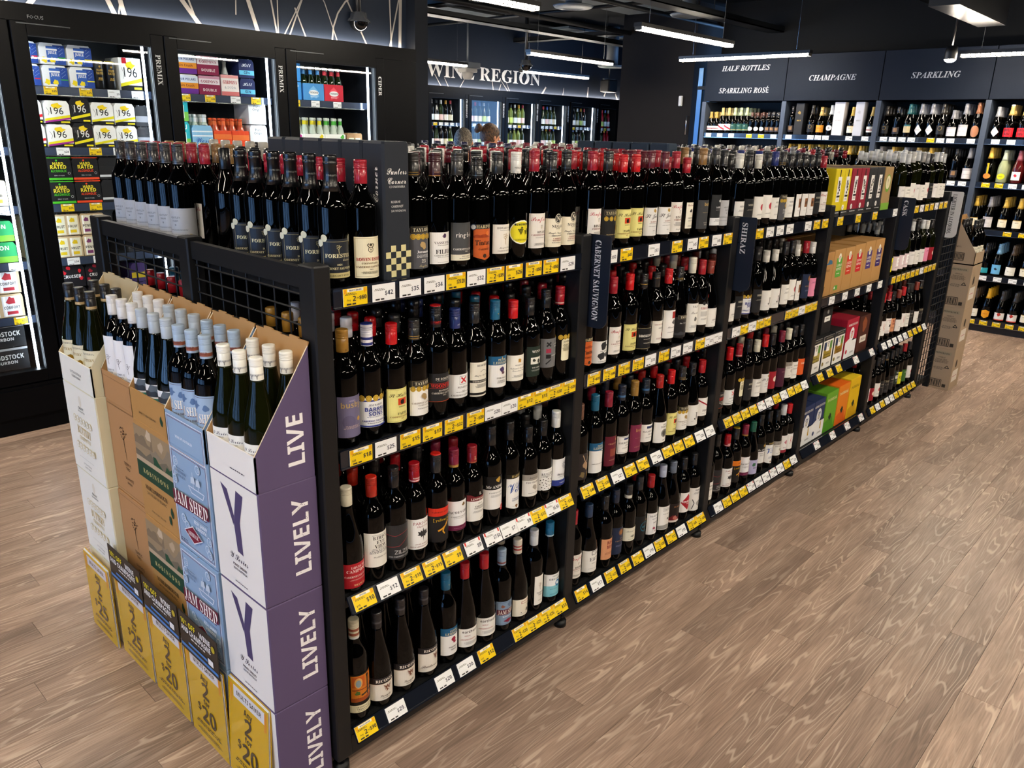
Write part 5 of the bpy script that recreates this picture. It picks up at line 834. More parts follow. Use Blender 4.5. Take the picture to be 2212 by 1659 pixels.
DES['jb'] = ('bord', 'a3b8cf', None, ((.002, .022, 'b4c6da'), (.008, .017, '9c5a44')), ('9db6d4', .03, .16, .1, [('f', -.045, .034, .045, .156, .0012, '4a3048'), ('blob', -.01, .135, .014, '5a78a4', 11, 2), ('blob', .02, .128, .010, '5a78a4', 11, 6), ('T', 'JAM SHED', .1, .026, '5c1428'), ('T', 'JAM SHED', .101, .024, 'f2ece4'), ('T', 'RICH, JAMMY & SMOOTH', .076, .006, '4a3048'), ('p', [(-.025, .058), (0, .046), (.025, .058), (0, .07)], '7c1c34')]), 'pale blue label')
DES['rb'] = ('burg', 'b4c0cc', None, (), ('e8eaec', .03, .115, .1, [('h', .085, .035, '5a646c', 2), ('h', .08, .018, '2c3238', 5), ('r', -.05, .045, .05, .075, '3c8078'), ('T', 'ROBINSONS', .06, .010, 'e4f0ec'), ('blob', .02, .038, .008, '333333', 8, 2)]), 'mountain and teal label')
DES['tb'] = ('bord', 'e4e4e4', None, ((.003, .004, '8a8a8a'),), ('f0f0f2', .03, .19, .05, [('tree', 0, .12, .018, '4a4a50'), ('S', 'TEMPUS', .085, .006, '3a3a3a'), ('S', 'TWO', .076, .006, '3a3a3a'), ('S', 'GRAPHITE', .045, .004, '3a3a3a')]), 'tall white label')
DES['bb'] = ('burg', '1c1b1c', None, ((.001, .013, 'c8ac7c'),), ('e6dfc0', .04, .13, .1, [('d', .12, 2, .0016, '6a6450'), ('T', 'BUTTERY', .1, .008, '9a7c30'), ('blob', -.02, .075, .012, 'b8923c', 9, 2), ('blob', .015, .07, .014, 'a8822c', 10, 5)]), 'cream label and gold band')
KEYS = ['yb', 'jb', 'rb', 'tb', 'bb']; CW2 = ['white', 'pale blue', 'silver', 'white', 'black']
for si, st in enumerate(STK):
    for lv in range(3): carton(st, lv*.3185, lv)
    display_carton(st, .9555)
    y0, y1, xf = st[:3]; w = y1-y0
    for row in range(2):
        for c in range(3):
            x = xf+.046+row*.079 if (y1-y0) < 1 else 0; y = y1-w*(c+.5)/3*.98-.002
            if si == 3 and c == 2 and row == 1: pass
            bottle(KEYS[si], (x, y, .968), '%s capped bottle, %s, %s row, %s along, in %s' % (CW2[si], DES[KEYS[si]][5], ['front', 'back'][row], ORD[c], ['purple sided', 'pale blue', 'green banded kraft', 'tree emblem kraft', 'cream white'][si]+' tray'), 'wine bottles in the cut open cartons', rz=-math.pi/2+.25+R.uniform(-.12, .12), H=.318 if KEYS[si] != 'yb' else .312,
                   glass={'yb': OLIVE, 'rb': DGREEN, 'bb': OLIVE}.get(KEYS[si]))
# yellow offer cards in front of the lowest cartons
def offer(y0, y1, txt, head, lab, lean=0.):
    w = y1-y0; mb = MB()
    for k in range(3): mb.box(-.004-.003*k, .002*k, 0, -.002-.003*k, w, .315-.002*k, PRINT, 'e6e8ea' if k else 'c8a010')
    a = Art(); a.rect(-w/2, .002, w/2, .312, 'd8ac10'); a.rect(-w/2+.03, .262, w/2-.02, .3, 'dcdde2'); a.text('MULTI SAVER', .005, .281, .014, '2a2a2a', 'B', w*.62)
    for u in (-w/2+.012, -w/2+.02, w/2-.012, w/2-.018): a.rect(u-.002, .24, u+.002, .3, 'e8902a')
    a.text('Any', 0, .24, .02, '2a2718', 'B', .045).text('2', 0, .195, .055, '2a2718', 'B').text('for', 0, .152, .018, '2a2718', 'B').text('$', -.05, .12, .028, '2a2718', 'B').text(txt, .008, .105, .055, '2a2718', 'B', .085)
    a.tiny(.06, 2, .004, '5a4c18', w*.8).tiny(.035, 4, .0018, '6a5a20', w*.7)
    o = link('offer_card', mb.mesh('offer_card'), None, (-.2155 if 'cream' not in lab else -.229, y0, 0), label=lab, cat='sign', group='yellow offer cards leaning on the cartons')
    link('front_print', a.into(MB(), plane((-.0105, w/2, 0), (0, -1, 0), (0, 0, 1)), mat('glossy_plastic_print', rough=.15, attr=True, coat=.5)).mesh('front_print'), o)
    if head:
        hb = MB().box(-.016, -.004, .302, -.013, w+.004, .428, PRINT, '26221f'); h = link('header_card', hb.mesh('header_card'), o)
        a = Art(); a.rect(-w/2, .312, w/2, .322, '3f7fc4'); a.text('10% OFF', -w/2+.01, .402, .018, 'e8d820', 'B', w*.4, -1).text('WINE', .012, .402, .018, 'f2f2f0', 'B', w*.3, -1).text('AND CHAMPAGNE', -w/2+.01, .378, .018, 'f2f2f0', 'B', w*.8, -1).tiny(.358, 1, .005, 'd8d8d8', w*.5); a.rect(-w/2+.05, .333, w/2-.06, .341, '3f7fc4').rect(w/2-.055, .33, w/2-.025, .35, 'f0f0f0'); a.circ(w/2-.018, .395, .011, 'b8a428', 14)
        link('lettering', a.into(MB(), plane((-.0162, w/2, 0), (0, -1, 0), (0, 0, 1)), PRINT).mesh('lettering'), h)
    return o
offer(.045, .262, '20', False, 'yellow 2 for $20 card on the purple sided cartons').rotation_euler = (0, .06, 0)
offer(.268, .495, '20', True, 'yellow 2 for $20 card on the pale blue cartons')
offer(.515, .755, '20', True, 'yellow 2 for $20 card on the green banded kraft cartons')
offer(.775, 1.03, '25', True, 'yellow 2 for $25 card on the tree emblem cartons')
offer(1.05, 1.275, '25', False, 'yellow 2 for $25 card on the cream white cartons')

# far end stack
def pj(a):
    a.rect(-.06, .27, .06, .295, '9c9078'); a.text('PEPPERJACK', 0, .282, .011, '3a342c', 'T', .1).text('SHIRAZ', 0, .25, .009, '4a4238', 'T').tiny(.235, 6, .003, '5a5044', .1); a.tiny(.17, 3, .004, '6a6054', .08, -.01)
    a.line([(.03, .17), (.045, .19), (.06, .17), (.03, .17)], .005, '2a2622'); a.frame(-.06, .02, .025, .075, .004, '2a2622')
    for i in range(8): a.rect(-.052+i*.009, .025, -.052+i*.009+(.003+.003*(i % 2)), .07, '2a2622')
    a.rect(.035, .02, .06, .045, '3a342c')
def pjs(a): a.circ(-.03, .2, .022, '3a342c', 16, .032).rect(-.09, .06, .05, .15, 'd8d0c4').rect(-.07, .1, .03, .104, 'b04a60')
for k in range(3):
    o = carton_box('wine_carton', 5.40, -.135, k*.3185, .24, .168, .3175, 'c0a680' if 0 else 'a8937a', 'brown wine carton, %s layer up in the stack past the far bay' % ORD[k], 'brown cartons past the far bay', pjs, pj, 'carton')
mb = MB(); h = .345; C3 = 'a8937a'
mb.box(0, 0, 0, .24, .004, .09, CARD, C3).box(0, 0, 0, .24, .168, .008, CARD, C3).box(0, .164, 0, .24, .168, h, CARD, 'b58a58')
for x in (0, .236): mb.add([(xx, y, z) for xx in (x, x+.004) for y, z in ((0, 0), (.168, 0), (.168, h), (0, .09))], [(0, 3, 2, 1), (4, 5, 6, 7), (0, 1, 5, 4), (1, 2, 6, 5), (2, 3, 7, 6), (3, 0, 4, 7)], CARD, C3)
o = link('display_carton', mb.mesh('display_carton'), None, (5.40, -.135, .9555), label='brown carton cut open, top of the stack past the far bay', cat='carton')
a = Art(); a.frame(-.06, .03, .01, .085, .004, '2a2622')
for i in range(7): a.rect(-.052+i*.009, .036, -.047+i*.009, .08, '2a2622')
a.tiny(.13, 2, .003, '5a5044', .05, -.04); link('side_print', a.into(MB(), plane((0, .084, 0), (0, -1, 0), (0, 0, 1)), CARD).mesh('side_print'), o)
for k in range(6):
    bottle('annie', (5.44+(k % 3)*.078, -.09+(k//3)*.08, .965), 'black capped cream label bottle, %s in the brown cut carton' % ORD[k], 'bottles in the brown cut carton', H=.31, cap='1c1c1e', rz=0)

# ------------------------------------------------------------------ fridges along the back wall
COOL = mat('cool_led', 'ffffff', emit='e4f2ff', es=FRIDGE)
DTR = mat('dull_trim', '50555a', .45, .6)
FSH = [1.98, 1.645, 1.32, 1.0, .68]
def fridge(name, x0, x1, Yf, zb, zt, depth, label, sign, shelves, tix, nx=.08, group='black glass door fridges'):
    fx0, fx1 = x0-nx, x1+nx
    fr = link(name, None, None, (x0, Yf, 0), label=label, cat='fridge', group=group); w = x1-x0; a, b = -nx, w+nx
    mb = MB().box(a, -.03, zb-.07, 0, .03, zt+.07, FRAME, bev=.004).box(w, -.03, zb-.07, b, .03, zt+.07, FRAME, bev=.004).box(0, -.03, zt, w, .03, zt+.07, FRAME).box(0, -.03, zb-.07, w, .03, zb, FRAME)
    link('door_frame', mb.mesh('door_frame'), fr)
    mb = MB().box(-.0015, -.012, zb, .0015, -.008, zt, DTR).box(w-.002, -.012, zb, w+.001, -.006, zt, DTR).box(0, -.012, zt-.004, w, -.008, zt, DTR)
    mb.box(-.05, -.036, zt+.055, .22, -.031, zt+.06, DTR); link('trim_strip', mb.mesh('trim_strip'), fr)
    link('glass_pane', MB().box(0, 0, zb, w, .006, zt, PANE).mesh('glass_pane'), fr)
    mb = MB().box(a, depth, zb-.1, b, depth+.02, zt+.12, FRIDGEIN).box(a, .03, zb-.1, a+.02, depth, zt+.1, FRIDGEIN).box(b-.02, .03, zb-.1, b, depth, zt+.1, FRIDGEIN).box(a, .03, zt+.1, b, depth, zt+.12, FRIDGEIN).box(a, .03, zb-.12, b, depth, zb-.08, FRIDGEIN)
    link('cabinet_liner', mb.mesh('cabinet_liner'), fr)
    for xx in (-.03, w-.032): link('led_strip', MB().box(xx, .036, zb, xx+.012, .046, zt+.06, COOL).mesh('led_strip'), fr)
    for i, z in enumerate(shelves):
        s = MB().box(-.04, .09, z-.012, w+.04, depth-.03, z-.002, FRIDGEIN); s = link('shelf', s.mesh('shelf'), fr)
        r = link('price_rail', MB().box(-.04, .084, z-.05, w+.02, .09, z-.002, mat('grey_blue_rail', '3a4356', .15, coat=.4)).box(-.04, .08, z-.052, w+.02, .084, z-.047, CHROME).mesh('price_rail'), fr)
        for fx, pr, kd in (tix[i] if i < len(tix) else []): link('price_ticket', ticket(pr, kd), r, (fx, .0825, z-.025))
    if sign:
        t = Art().text(sign, w+nx*.45, zt-.13, .03, 'c4c8cc', 'T', .26, rot=-90); link('lettering', t.into(MB(), plane((0, -.031, 0), (1, 0, 0), (0, 0, 1)), PRINT).mesh('lettering'), fr)
    return fr
dx = [-.312, .523, 1.353, 2.19]; wd = [.665, .665, .672, .68]
TX = [[[], [], [(.60, '27', 'W')], [(.62, '24', 'W')], [(.6, '29', 'Y')]],
      [[(.11, '25', 'Y'), (.30, '25', 'Y'), (.46, '9', 'W'), (.60, '24', 'W')], [(.13, '28', 'W'), (.31, '25', 'Y'), (.45, '24', 'W')], [(.11, '24', 'Y'), (.27, '24', 'Y')], [(.10, '34.', 'W'), (.25, '34', 'W')], []],
      [[(.07, '24', 'Y'), (.24, '28', 'Y'), (.42, '29', 'W'), (.57, '23', 'Y')], [], [], [], []], [[(.045, '24', 'Y'), (.21, '22', 'W'), (.40, '22', 'W')], [], [], [], []]]
for i, x in enumerate(dx): fridge('display_fridge', x, x+wd[i], 3.57, .37, 2.232, .62, '%s black glass door fridge, its %s' % (['fourth', 'third', 'second', 'last'][i], ['side cut by the room edge, full of cans', 'door marked PREMIX over white and yellow packs', 'door marked PREMIX over orange and purple packs', 'door marked CIDER'][i]), ['', 'PREMIX', 'PREMIX', 'CIDER'][i], FSH, TX[i])
fz = MB().box(-7, 3.54, .0, 3.27, 4.28, .29, FRAME).box(-7, 3.55, 2.30, 3.27, 4.28, 2.378, FRAME).box(-7, 3.545, 2.30, 3.27, 3.55, 2.392, FRAME).box(2.95, 3.55, .29, 3.27, 4.28, 2.3, FRAME)
fz.box(-7, 3.55, .29, -.40, 4.28, 2.3, FRAME); fz.box(-7, 3.53, .10, 3.27, 3.54, .27, FRAME)
struct('trim_1', fz)
ob = [o for o in bpy.data.objects if o.name == 'display_fridge.001'][0]; link('lettering', Art().text('FOCUS', .05, 2.325, .018, '8a8e92', 'S', .13).into(MB(), plane((0, -.031, 0), (1, 0, 0), (0, 0, 1)), PRINT).mesh('lettering'), ob)
# packs in the fridges
def pack(x, y, z, w, h, col, art, label, group, d=.2, dome=.02, name='drink_pack'):
    mb = MB(); P = [(0, 0), (w, 0), (w, h-dome), (w-dome*.6, h), (dome*.6, h), (0, h-dome)]; n = len(P)
    mb.add([(px, yy, pz) for yy in (0, d) for px, pz in P], [tuple(range(n)), tuple(range(2*n-1, n-1, -1))]+[(i, n+i, n+(i+1) % n, (i+1) % n) for i in range(n)], CARD, col)
    for i in (.3, .7): mb.bar((w*i, .03, h), (w*i, .03, h+.004), .02, CHROME, 8)
    a = Art(); art(a, w, h); a.into(mb, plane((w/2, 0, 0), (1, 0, 0), (0, 0, 1)), CARD)
    return link(name, mb.mesh(name), None, (x, y, z), label=label, cat='drinks', group=group)
def a196(c1, c2, bg='f2f2f0'):
    def f(a, w, h):
        a.rect(-w/2, 0, w/2, h*.16, '1a1a1c'); a.up().poly([(-w/2, h*.1), (w/2, h*.28), (w/2, h*.4), (-w/2, h*.2)], c1)
        if c2: a.up().poly([(-w/2, h*.02), (w/2, h*.2), (w/2, h*.28), (-w/2, h*.1)], c2)
        a.blob(0, h*.78, w*.24, 'f0d020', 10, 2, h*.14); a.text('196', .0, h*.56, h*.3, '1c1c20' if bg != '1c1c20' else 'e8e8e8', 'S', w*.6); a.rect(w*.1, h*.03, w*.45, h*.1, 'e8dc20'); a.line([(-w*.4, h*.7), (-w*.3, h*.5), (-w*.36, h*.35)], .002, '777777')
    return f
def avod(c):
    def f(a, w, h):
        a.rect(w*.05, 0, w/2, h*.92, '2a4a9c'); a.rect(w*.2, h*.3, w/2, h*.36, c); a.rect(-w*.22, h*.1, w*.2, h*.86, '3a64b8'); a.rect(-w*.22, h*.66, w*.2, h*.74, 'e8eef4'); a.text('JUICE', 0, h*.56, h*.13, 'f2f4f8', 'B', w*.34); a.blob(-w*.32, h*.2, w*.14, 'f0d828', 9, 1); a.blob(0, h*.2, w*.13, 'f0d828', 9, 3)
        for k in range(10): a.rect(w*.26+.006*(k % 4), h*(.45+.04*k), w*.28+.006*(k % 4), h*(.47+.04*k), 'c8dcf4')
    return f
def ahard(c):
    def f(a, w, h): a.circ(-w*.05, h*.86, w*.04, c, 10); a.text('HARD', 0, h*.72, h*.13, 'e8d838', 'B', w*.4).text('RATED', 0, h*.57, h*.16, 'e8d838', 'B', w*.6).text('ALCOHOLIC', 0, h*.4, h*.1, c, 'B', w*.6).text('ZERO SUGAR', 0, h*.2, h*.05, 'cccccc', 'S', w*.4).circ(w*.38, h*.3, w*.05, 'cccccc', 10).circ(w*.38, h*.3, w*.04, '16171a', 10); a.rect(-w/2, .0, w/2, h*.1, c); a.rect(-w/2, h*.96, w/2, h, c)
    return f
def bands(rows, txts=()):
    def f(a, w, h):
        for v0, v1, c in rows: a.rect(-w/2, h*v0, w/2, h*v1, c)
        for t, v, s, c, ff in txts: a.text(t, 0, h*v, h*s, c, ff, w*.8)
    return f
def cans(c, c2, tx):
    def f(a, w, h):
        for k in (-1, 1):
            u = k*w*.24; a.rect(u-w*.2, h*.04, u+w*.2, h*.92, c); a.rect(u-w*.17, h*.04, u-w*.12, h*.92, 'ffffff'); a.blob(u, h*.72, w*.12, c2, 9, 3); a.text(tx, u, h*.42, h*.12, '2a2a2a', 'B', w*.34); a.rect(u-w*.12, h*.12, u+w*.12, h*.26, c2)
    return f
PK = []
def two_high(x, z, w, h, col, art, words, gr, n=2, y=3.665, **k):
    for i in range(n): pack(x, y, z+i*(h+.006), w, h, col, art, '%s, %s of its stack' % (words, ['bottom', 'top', 'third'][i]), gr, **k)
GF = 'drink packs behind the PREMIX fridge doors'
two_high(.49, 1.98, .105, .112, 'e4e8f0', avod('c8243c'), 'white and blue pack with a red band', GF); two_high(.605, 1.98, .135, .112, 'e8ecf2', avod('3c9a4a'), 'white and blue pack with a pineapple', GF); two_high(.75, 1.98, .135, .112, 'e8ecf2', avod('e8d82c'), 'white and blue pack with a lemon', GF)
def tallcan(x, y, z, col, lid, label, group, txt=('HARD', 'RATED'), tc='c8a040'):
    mb = MB().lathe([(.024, 0, col), (.029, .006, col), (.029, .145, col), (.0285, .147, lid), (.0285, .153, lid), (.024, .158, lid), (.022, .158, lid), (.021, .155, lid)], FOIL, 20)
    a = Art(); a.text(txt[0], 0, .105, .012, tc, 'B', .035).text(txt[1], 0, .088, .014, tc, 'B', .04).circ(0, .125, .006, tc, 10).tiny(.06, 3, .003, tc, .03); a.into(mb, cyl(.029), PRINT, step=.005)
    return link('drink_can', mb.mesh('drink_can'), None, (x, y, z), label=label, cat='can', group=group)
tallcan(.925, 3.70, 1.98, '18191b', 'c8b428', 'tall black can with gold lid beside the lemon packs', 'tall black cans'); tallcan(.992, 3.70, 1.98, '18191b', 'c8b428', 'tall black can with gold lid beside the large white box', 'tall black cans')
pack(1.035, 3.665, 1.98, .13, .185, 'f0f0ee', lambda a, w, h: (a196('e8dc20', None)(a, w, h), a.rect(-w*.35, h*.82, -w*.15, h, 'c8202c')), 'large white box with red tab and yellow stripe', GF, dome=.002)
z = 1.645
two_high(.455, z, .12, .125, 'f0f0ee', a196('d8242c', None), 'white pack with red stripe, second fridge shelf', GF); two_high(.585, z, .138, .125, 'f0f0ee', a196('e8dc20', 'a02c90'), 'white pack with yellow and violet stripes', GF)
two_high(.728, z, .108, .135, '1c1c20', a196('e8dc20', None, '1c1c20'), 'black pack with yellow stripe', GF); two_high(.842, z, .128, .125, 'f0f0ee', a196('e8dc20', None), 'white pack with yellow stripe beside the black pack', GF); two_high(.975, z, .122, .125, 'f0f0ee', a196('e8dc20', None), 'white pack with yellow stripe at the shelf end', GF)
z = 1.32
two_high(.415, z, .12, .115, '2a2b2e', bands([(.1, .3, 'e8e8e8')], [('4.5', .6, .2, 'e8e8e8', 'B')]), 'grey black pack with white strip', GF); two_high(.545, z, .145, .13, '16171a', ahard('4cb82c'), 'black pack with lime green stripe', GF); two_high(.695, z, .145, .13, '16171a', ahard('e04a24'), 'black pack with orange red stripe', GF); two_high(.845, z, .13, .13, '1c1c1f', bands([(.1, .2, 'c8ccd0')]), 'black pack with thin silver stripe', GF)
z = 1.0
two_high(.40, z, .135, .125, 'c8b08a', cans('e4dccc', 'b83040', 'DRY'), 'kraft can pack with red cherries', GF, dome=.012); two_high(.54, z, .15, .125, 'c8b08a', cans('e8e4cc', 'e0c020', 'FRUIT'), 'kraft can pack with yellow fruit cans', GF, dome=.012); two_high(.695, z, .14, .125, 'c8b08a', cans('dcd8c4', '7a3a68', 'PINE'), 'kraft can pack with purple and green cans', GF, dome=.012)
z = .68
def splash(c): return lambda a, w, h: ([a.blob(w*q, h*p, w*.1, c, 8, int(q*9+5)) for q, p in ((-.3, .7), (.3, .75), (-.1, .9), (.35, .4), (-.4, .3))], a.text('CRUISER', 0, h*.5, h*.14, 'f0f0f0', 'B', w*.7))
two_high(.39, z, .135, .13, '1c1a20', splash('c030a0'), 'black pack with magenta splashes', GF); two_high(.53, z, .15, .13, '1c1a20', splash('d82434'), 'black pack with red splashes', GF); two_high(.685, z, .14, .13, '1c1a20', splash('a02438'), 'black pack with dark red splashes', GF)
for i, zz in enumerate((1.645, 1.32, 1.0, .68)):
    two_high(.96 if i else .0+1.1, zz, .1, .12, '2c2c30' if i != 3 else '3a2a5a', bands([(.2, .5, 'b8a020' if i == 3 else '8a8a90')]), 'dark pack at the end of fridge shelf %s' % NAMES[i+1], GF, n=2)
# door 0
G0 = 'packs in the fridge cut by the room edge'
z = 1.32; two_high(.13, z, .2, .14, 'd8cfb4', cans('e4dcc0', 'c0a040', 'Club'), 'cream can pack with gold print', G0, n=1, dome=.01)
two_high(.10, 1.0, .23, .115, '2c9a5c', lambda a, w, h: (a.rect(-w/2, 0, w/2, h*.3, '7ac040'), a.blob(0, h*.3, w*.13, 'd8e8a0', 9, 3), a.text('JAMESON', 0, h*.72, h*.2, 'f0f2e8', 'B', w*.85)), 'green pack with white lettering', G0)
two_high(.08, .68, .24, .135, 'c8b08a', cans('e2e4e8', 'b0303c', 'COMFORT'), 'kraft pack of white and red cans', G0, dome=.012)
two_high(.05, .36, .25, .135, '1c1d20', lambda a, w, h: (a.rect(-w/2, h*.9, w/2, h, 'a8aaae'), a.text('WOODSTOCK', 0, h*.6, h*.2, 'e4e4e4', 'B', w*.8), a.text('BOURBON', 0, h*.36, h*.13, 'e4e4e4', 'B', w*.5)), 'black pack with silver lettering', G0)
# door 2
z = 1.98; GG = 'packs behind the second PREMIX door'
two_high(1.27, z, .10, .115, 'e4d4b0', bands([(.0, .3, 'd8443c'), (.3, .6, 'e0a050')]), 'cream pack with red foot', GG)
two_high(1.375, z, .15, .115, 'e6e2dc', bands([(.0, .28, '6a2a90'), (.28, .58, 'e8942c'), (.58, .95, 'd4dcea')], [('FOUR PILLARS', .76, .12, '2a3a7a', 'B'), ('Gin Crush', .43, .12, '7a3a20', 'B')]), 'orange and purple pack', GG)
two_high(1.53, z, .145, .115, '8a1f48', bands([(.55, .85, 'e8dce4'), (.85, 1., 'c890a8')], [("GORDON'S", .7, .15, '8a1f48', 'T'), ('DOUBLE', .25, .14, 'e8d0d8', 'B')]), 'maroon and white pack', GG)
pack(1.685, 3.665, z, .125, .13, 'f0e8e4', bands([(.0, .2, 'd87878'), (.85, 1., 'e8a0a0')], [("GORDON'S", .65, .17, 'b82c3c', 'T'), ('& SODA', .4, .12, '8a9aa8', 'S')]), 'white pack with pink edges', GG)
two_high(1.82, z, .11, .115, '232c5c', bands([(.15, .4, '68c4e8')], [('GIN', .28, .14, '232c5c', 'B'), ('Hill', .7, .2, 'dfe4f0', 'C')]), 'navy pack with cyan box', GG)
for q, xx in enumerate((1.70, 1.765)):
    link('glass_bottle', MB().lathe([(.02, .0), (.022, .004), (.022, .06), (.012, .1), (.011, .12), (.013, .121), (.013, .135)], mat('clear_flint_glass', 'c8d0d0', .08, spec=.6), 14).mesh('glass_bottle'), None, (xx, 3.76, z+.085), label='clear bottle with metal cap in the white pack, %s of two' % ORD[q], cat='bottle', group='clear bottles in the white pack')
z = 1.645
two_high(1.29, z, .15, .16, '2cb0b8', lambda a, w, h: (a.rect(-w/2, 0, w/2, h*.35, '7ac04c'), a.rect(-w*.35, h*.1, -w*.12, h*.6, 'f0ece0'), a.rect(w*.1, h*.1, w*.32, h*.6, 'f0ece0'), a.text('MALIBU', 0, h*.8, h*.18, 'f0f4f0', 'B', w*.75)), 'turquoise and green pack', GG)
pack(1.455, 3.665, z, .14, .14, '8cc0e4', bands([(.5, .56, 'e8f0f8'), (.7, .76, 'e8f0f8')], [('West', .35, .25, '2a5aa8', 'C')]), 'sky blue carrier with striped face', GG)
pack(1.605, 3.665, z, .125, .11, 'e84a20', bands([(.5, .8, 'f07838')]), 'bright orange carrier beside the sky blue one', GG, dome=.006); pack(1.735, 3.665, z, .125, .11, 'e84a20', bands([(.45, .75, 'f07838')]), 'bright orange carrier beside the white pack', GG, dome=.006)
two_high(1.868, z, .13, .15, 'e8ecee', bands([], [('Pure', .8, .12, '3a4a5a', 'S'), ('Origin.', .65, .12, '3a4a5a', 'S')]), 'plain white pack', GG)
def smallb(x, y, z, gl, cap, neck, label, group, h=.22):
    s = h/.22; mb = MB().lathe([(.026, .0), (.029, .004), (.029, .115*s), (.024, .14*s), (.014, .17*s), (.0125, .2*s)], gl, 14, cap=False)
    mb.lathe([(.0142, .165*s+.001, neck), (.0135, .198*s, neck)], PRINT, 14, cap=False).lathe([(.0125, .2*s, cap), (.0155, .205*s, cap), (.0155, .214*s, cap), (.012, .22*s, cap)], FOIL, 14)
    return link('cider_bottle', mb.mesh('cider_bottle'), None, (x, y, z), label=label, cat='bottle', group=group)
CG = mat('cider_green_glass', '1c2a14', .05); FL = mat('frosted_flint_glass', 'b8c4b4', .1, spec=.6)
for i in range(6): smallb(1.49+(i % 2)*.07, 3.70+(i//2)*.06, z+.0, FL, 'd8dce0', 'e8ecf0', 'clear neck bottle rising from the sky blue carrier, %s' % ORD[i], 'bottles in the sky blue carrier', .21)
for i in range(8): smallb(1.63+(i % 4)*.062, 3.70+(i//4)*.06, z, mat('orange_liqueur_glass', 'c8502c', .08), 'd85020', 'e86a30', 'orange bottle rising from the orange carriers, %s' % ORD[i], 'bottles in the orange carriers', .19)
# door 3
z = 1.98; G3 = 'packs behind the CIDER door'
def strong(c): return lambda a, w, h: (a.blob(0, h*.45, w*.3, c, 12, 4, h*.42), a.circ(0, h*.45, w*.24, 'f0f2f4', 18, h*.16), a.text('STRONGBOW', 0, h*.46, h*.11, '26303a', 'B', w*.42), a.tiny(h*.2, 1, .003, 'f0f2f4', w*.4))
two_high(2.14, z, .155, .118, '3c8cd0', lambda a, w, h: (a.circ(w*.15, h*.78, w*.2, 'f0f2f4', 16, h*.12), a.text('STRONGBOW', w*.15, h*.78, h*.08, '26303a', 'B', w*.34), a.rect(-w*.3, h*.1, -w*.1, h*.4, 'e8eef4'), a.tiny(h*.5, 3, .002, 'dce8f4', w*.3, w*.15)), 'blue cardboard cube pack', G3, dome=.002)
pack(2.31, 3.665, z, .175, .115, '4c94d4', strong('7cb8e8'), 'blue carrier of green bottles', G3, dome=.006); pack(2.49, 3.665, z, .165, .115, 'c8283c', strong('e85060'), 'red carrier of green bottles', G3, dome=.006)
for i in range(6): smallb(2.335+(i % 3)*.062, 3.70+(i//3)*.07, z, CG, 'd8dce0', '4c94d4', 'green bottle with blue neck band, %s in the blue carrier' % ORD[i], 'bottles in the blue carrier', .23)
for i in range(6): smallb(2.515+(i % 3)*.06, 3.70+(i//3)*.07, z, CG, 'd8dce0', 'c8283c', 'green bottle with red neck band, %s in the red carrier' % ORD[i], 'bottles in the red carrier', .23)
z = 1.645
for j, (x, w, c, fr_) in enumerate(((2.13, .16, 'c02c8c', 'violet'), (2.295, .18, 'd8c820', 'yellow'), (2.48, .18, '4cae3c', 'green'))):
    pack(x, 3.665, z, w, .1, 'eceee8', lambda a, w, h, c=c: (a.blob(-w*.1, h*.4, w*.13, c, 10, 3), a.blob(w*.35, h*.8, w*.1, c, 8, 5)), 'white carrier with %s fruit print' % fr_, G3, dome=.004)
    for i in range(6): smallb(x+.028+(i % 3)*(w-.05)/2, 3.70+(i//3)*.07, z, FL, 'c8d0c8', c, 'clear bottle with %s neck, %s in its white carrier' % (fr_, ORD[i]), 'bottles in the white fruit carriers', .215)
pack(2.675, 3.665, z, .14, .11, 'a8845c', lambda a, w, h: (a.rect(-w*.38, h*.1, -w*.05, h*.7, 'dce8c8'), a.rect(w*.05, h*.1, w*.38, h*.7, 'dce8c8'), a.blob(-w*.2, h*.3, w*.08, '5aa03c', 8, 1), a.blob(w*.2, h*.3, w*.08, '5aa03c', 8, 2)), 'brown carrier with two green labels', G3, dome=.012)

# ------------------------------------------------------------------ wine region fridges and fascia
FY = 7.4
struct('wall_far_fascia', MB().box(4.6, FY+.05, 2.40, 12, FY+.1, 3.3, NAVY).box(4.6, FY-.03, 0, 12, FY+.75, .3, FRAME).box(4.6, FY-.02, 2.31, 12, FY+.7, 2.385, FRAME).box(4.6, FY-.025, 2.31, 12, FY-.02, 2.402, FRAME).box(4.6, FY-.02, .3, 5.82, FY+.7, 2.32, FRAME).box(11.2, FY-.02, .3, 12, FY+.7, 2.32, FRAME))
fa = Art(); roads(fa, 0, 5.5, 0, .18, 60, '77736f', 11)
link('printed_map', fa.into(MB(), plane((5.9, FY+.05, 2.4), (1, 0, 0), (0, 0, 1)), PRINT).mesh('printed_map'), bpy.data.objects['wall_far_fascia'])
a = Art().text('WINE REGION', 0, 0, .185, 'aeafb0', 'T', 2.42, sx=1.6); o = link('lettering', a.into(MB(), plane((7.95, FY+.045, 2.62), (1, 0, 0), (0, 0, 1)), PRINT).mesh('lettering'), bpy.data.objects['wall_far_fascia'])
led('led_strip', MB().box(5.0, FY+.01, 2.39, 11.9, FY+.025, 2.4, LEDW), 'glowing strip light under the WINE REGION lettering')
fx = [5.98, 6.77, 7.56, 8.353, 9.14, 9.954, 10.76]; WN = ['CHARDONNAY', 'CHARDONNAY', 'RIESLING', 'PINOT GRIS / GRIGIO', 'SAUVIGNON BLANC', 'SEMILLON', 'ROSE']
far_cols = [('2a3a1c', 'e4e4dc', 'f0f0ee'), ('2a3a1c', 'a8b070', 'e8e8e0'), ('1c1c1e', 'e8e8e8', 'e8e4d4'), ('2c3a18', 'b02030', 'f0f0f0'), ('3a4a20', 'd8d8d0', 'b8d070')]
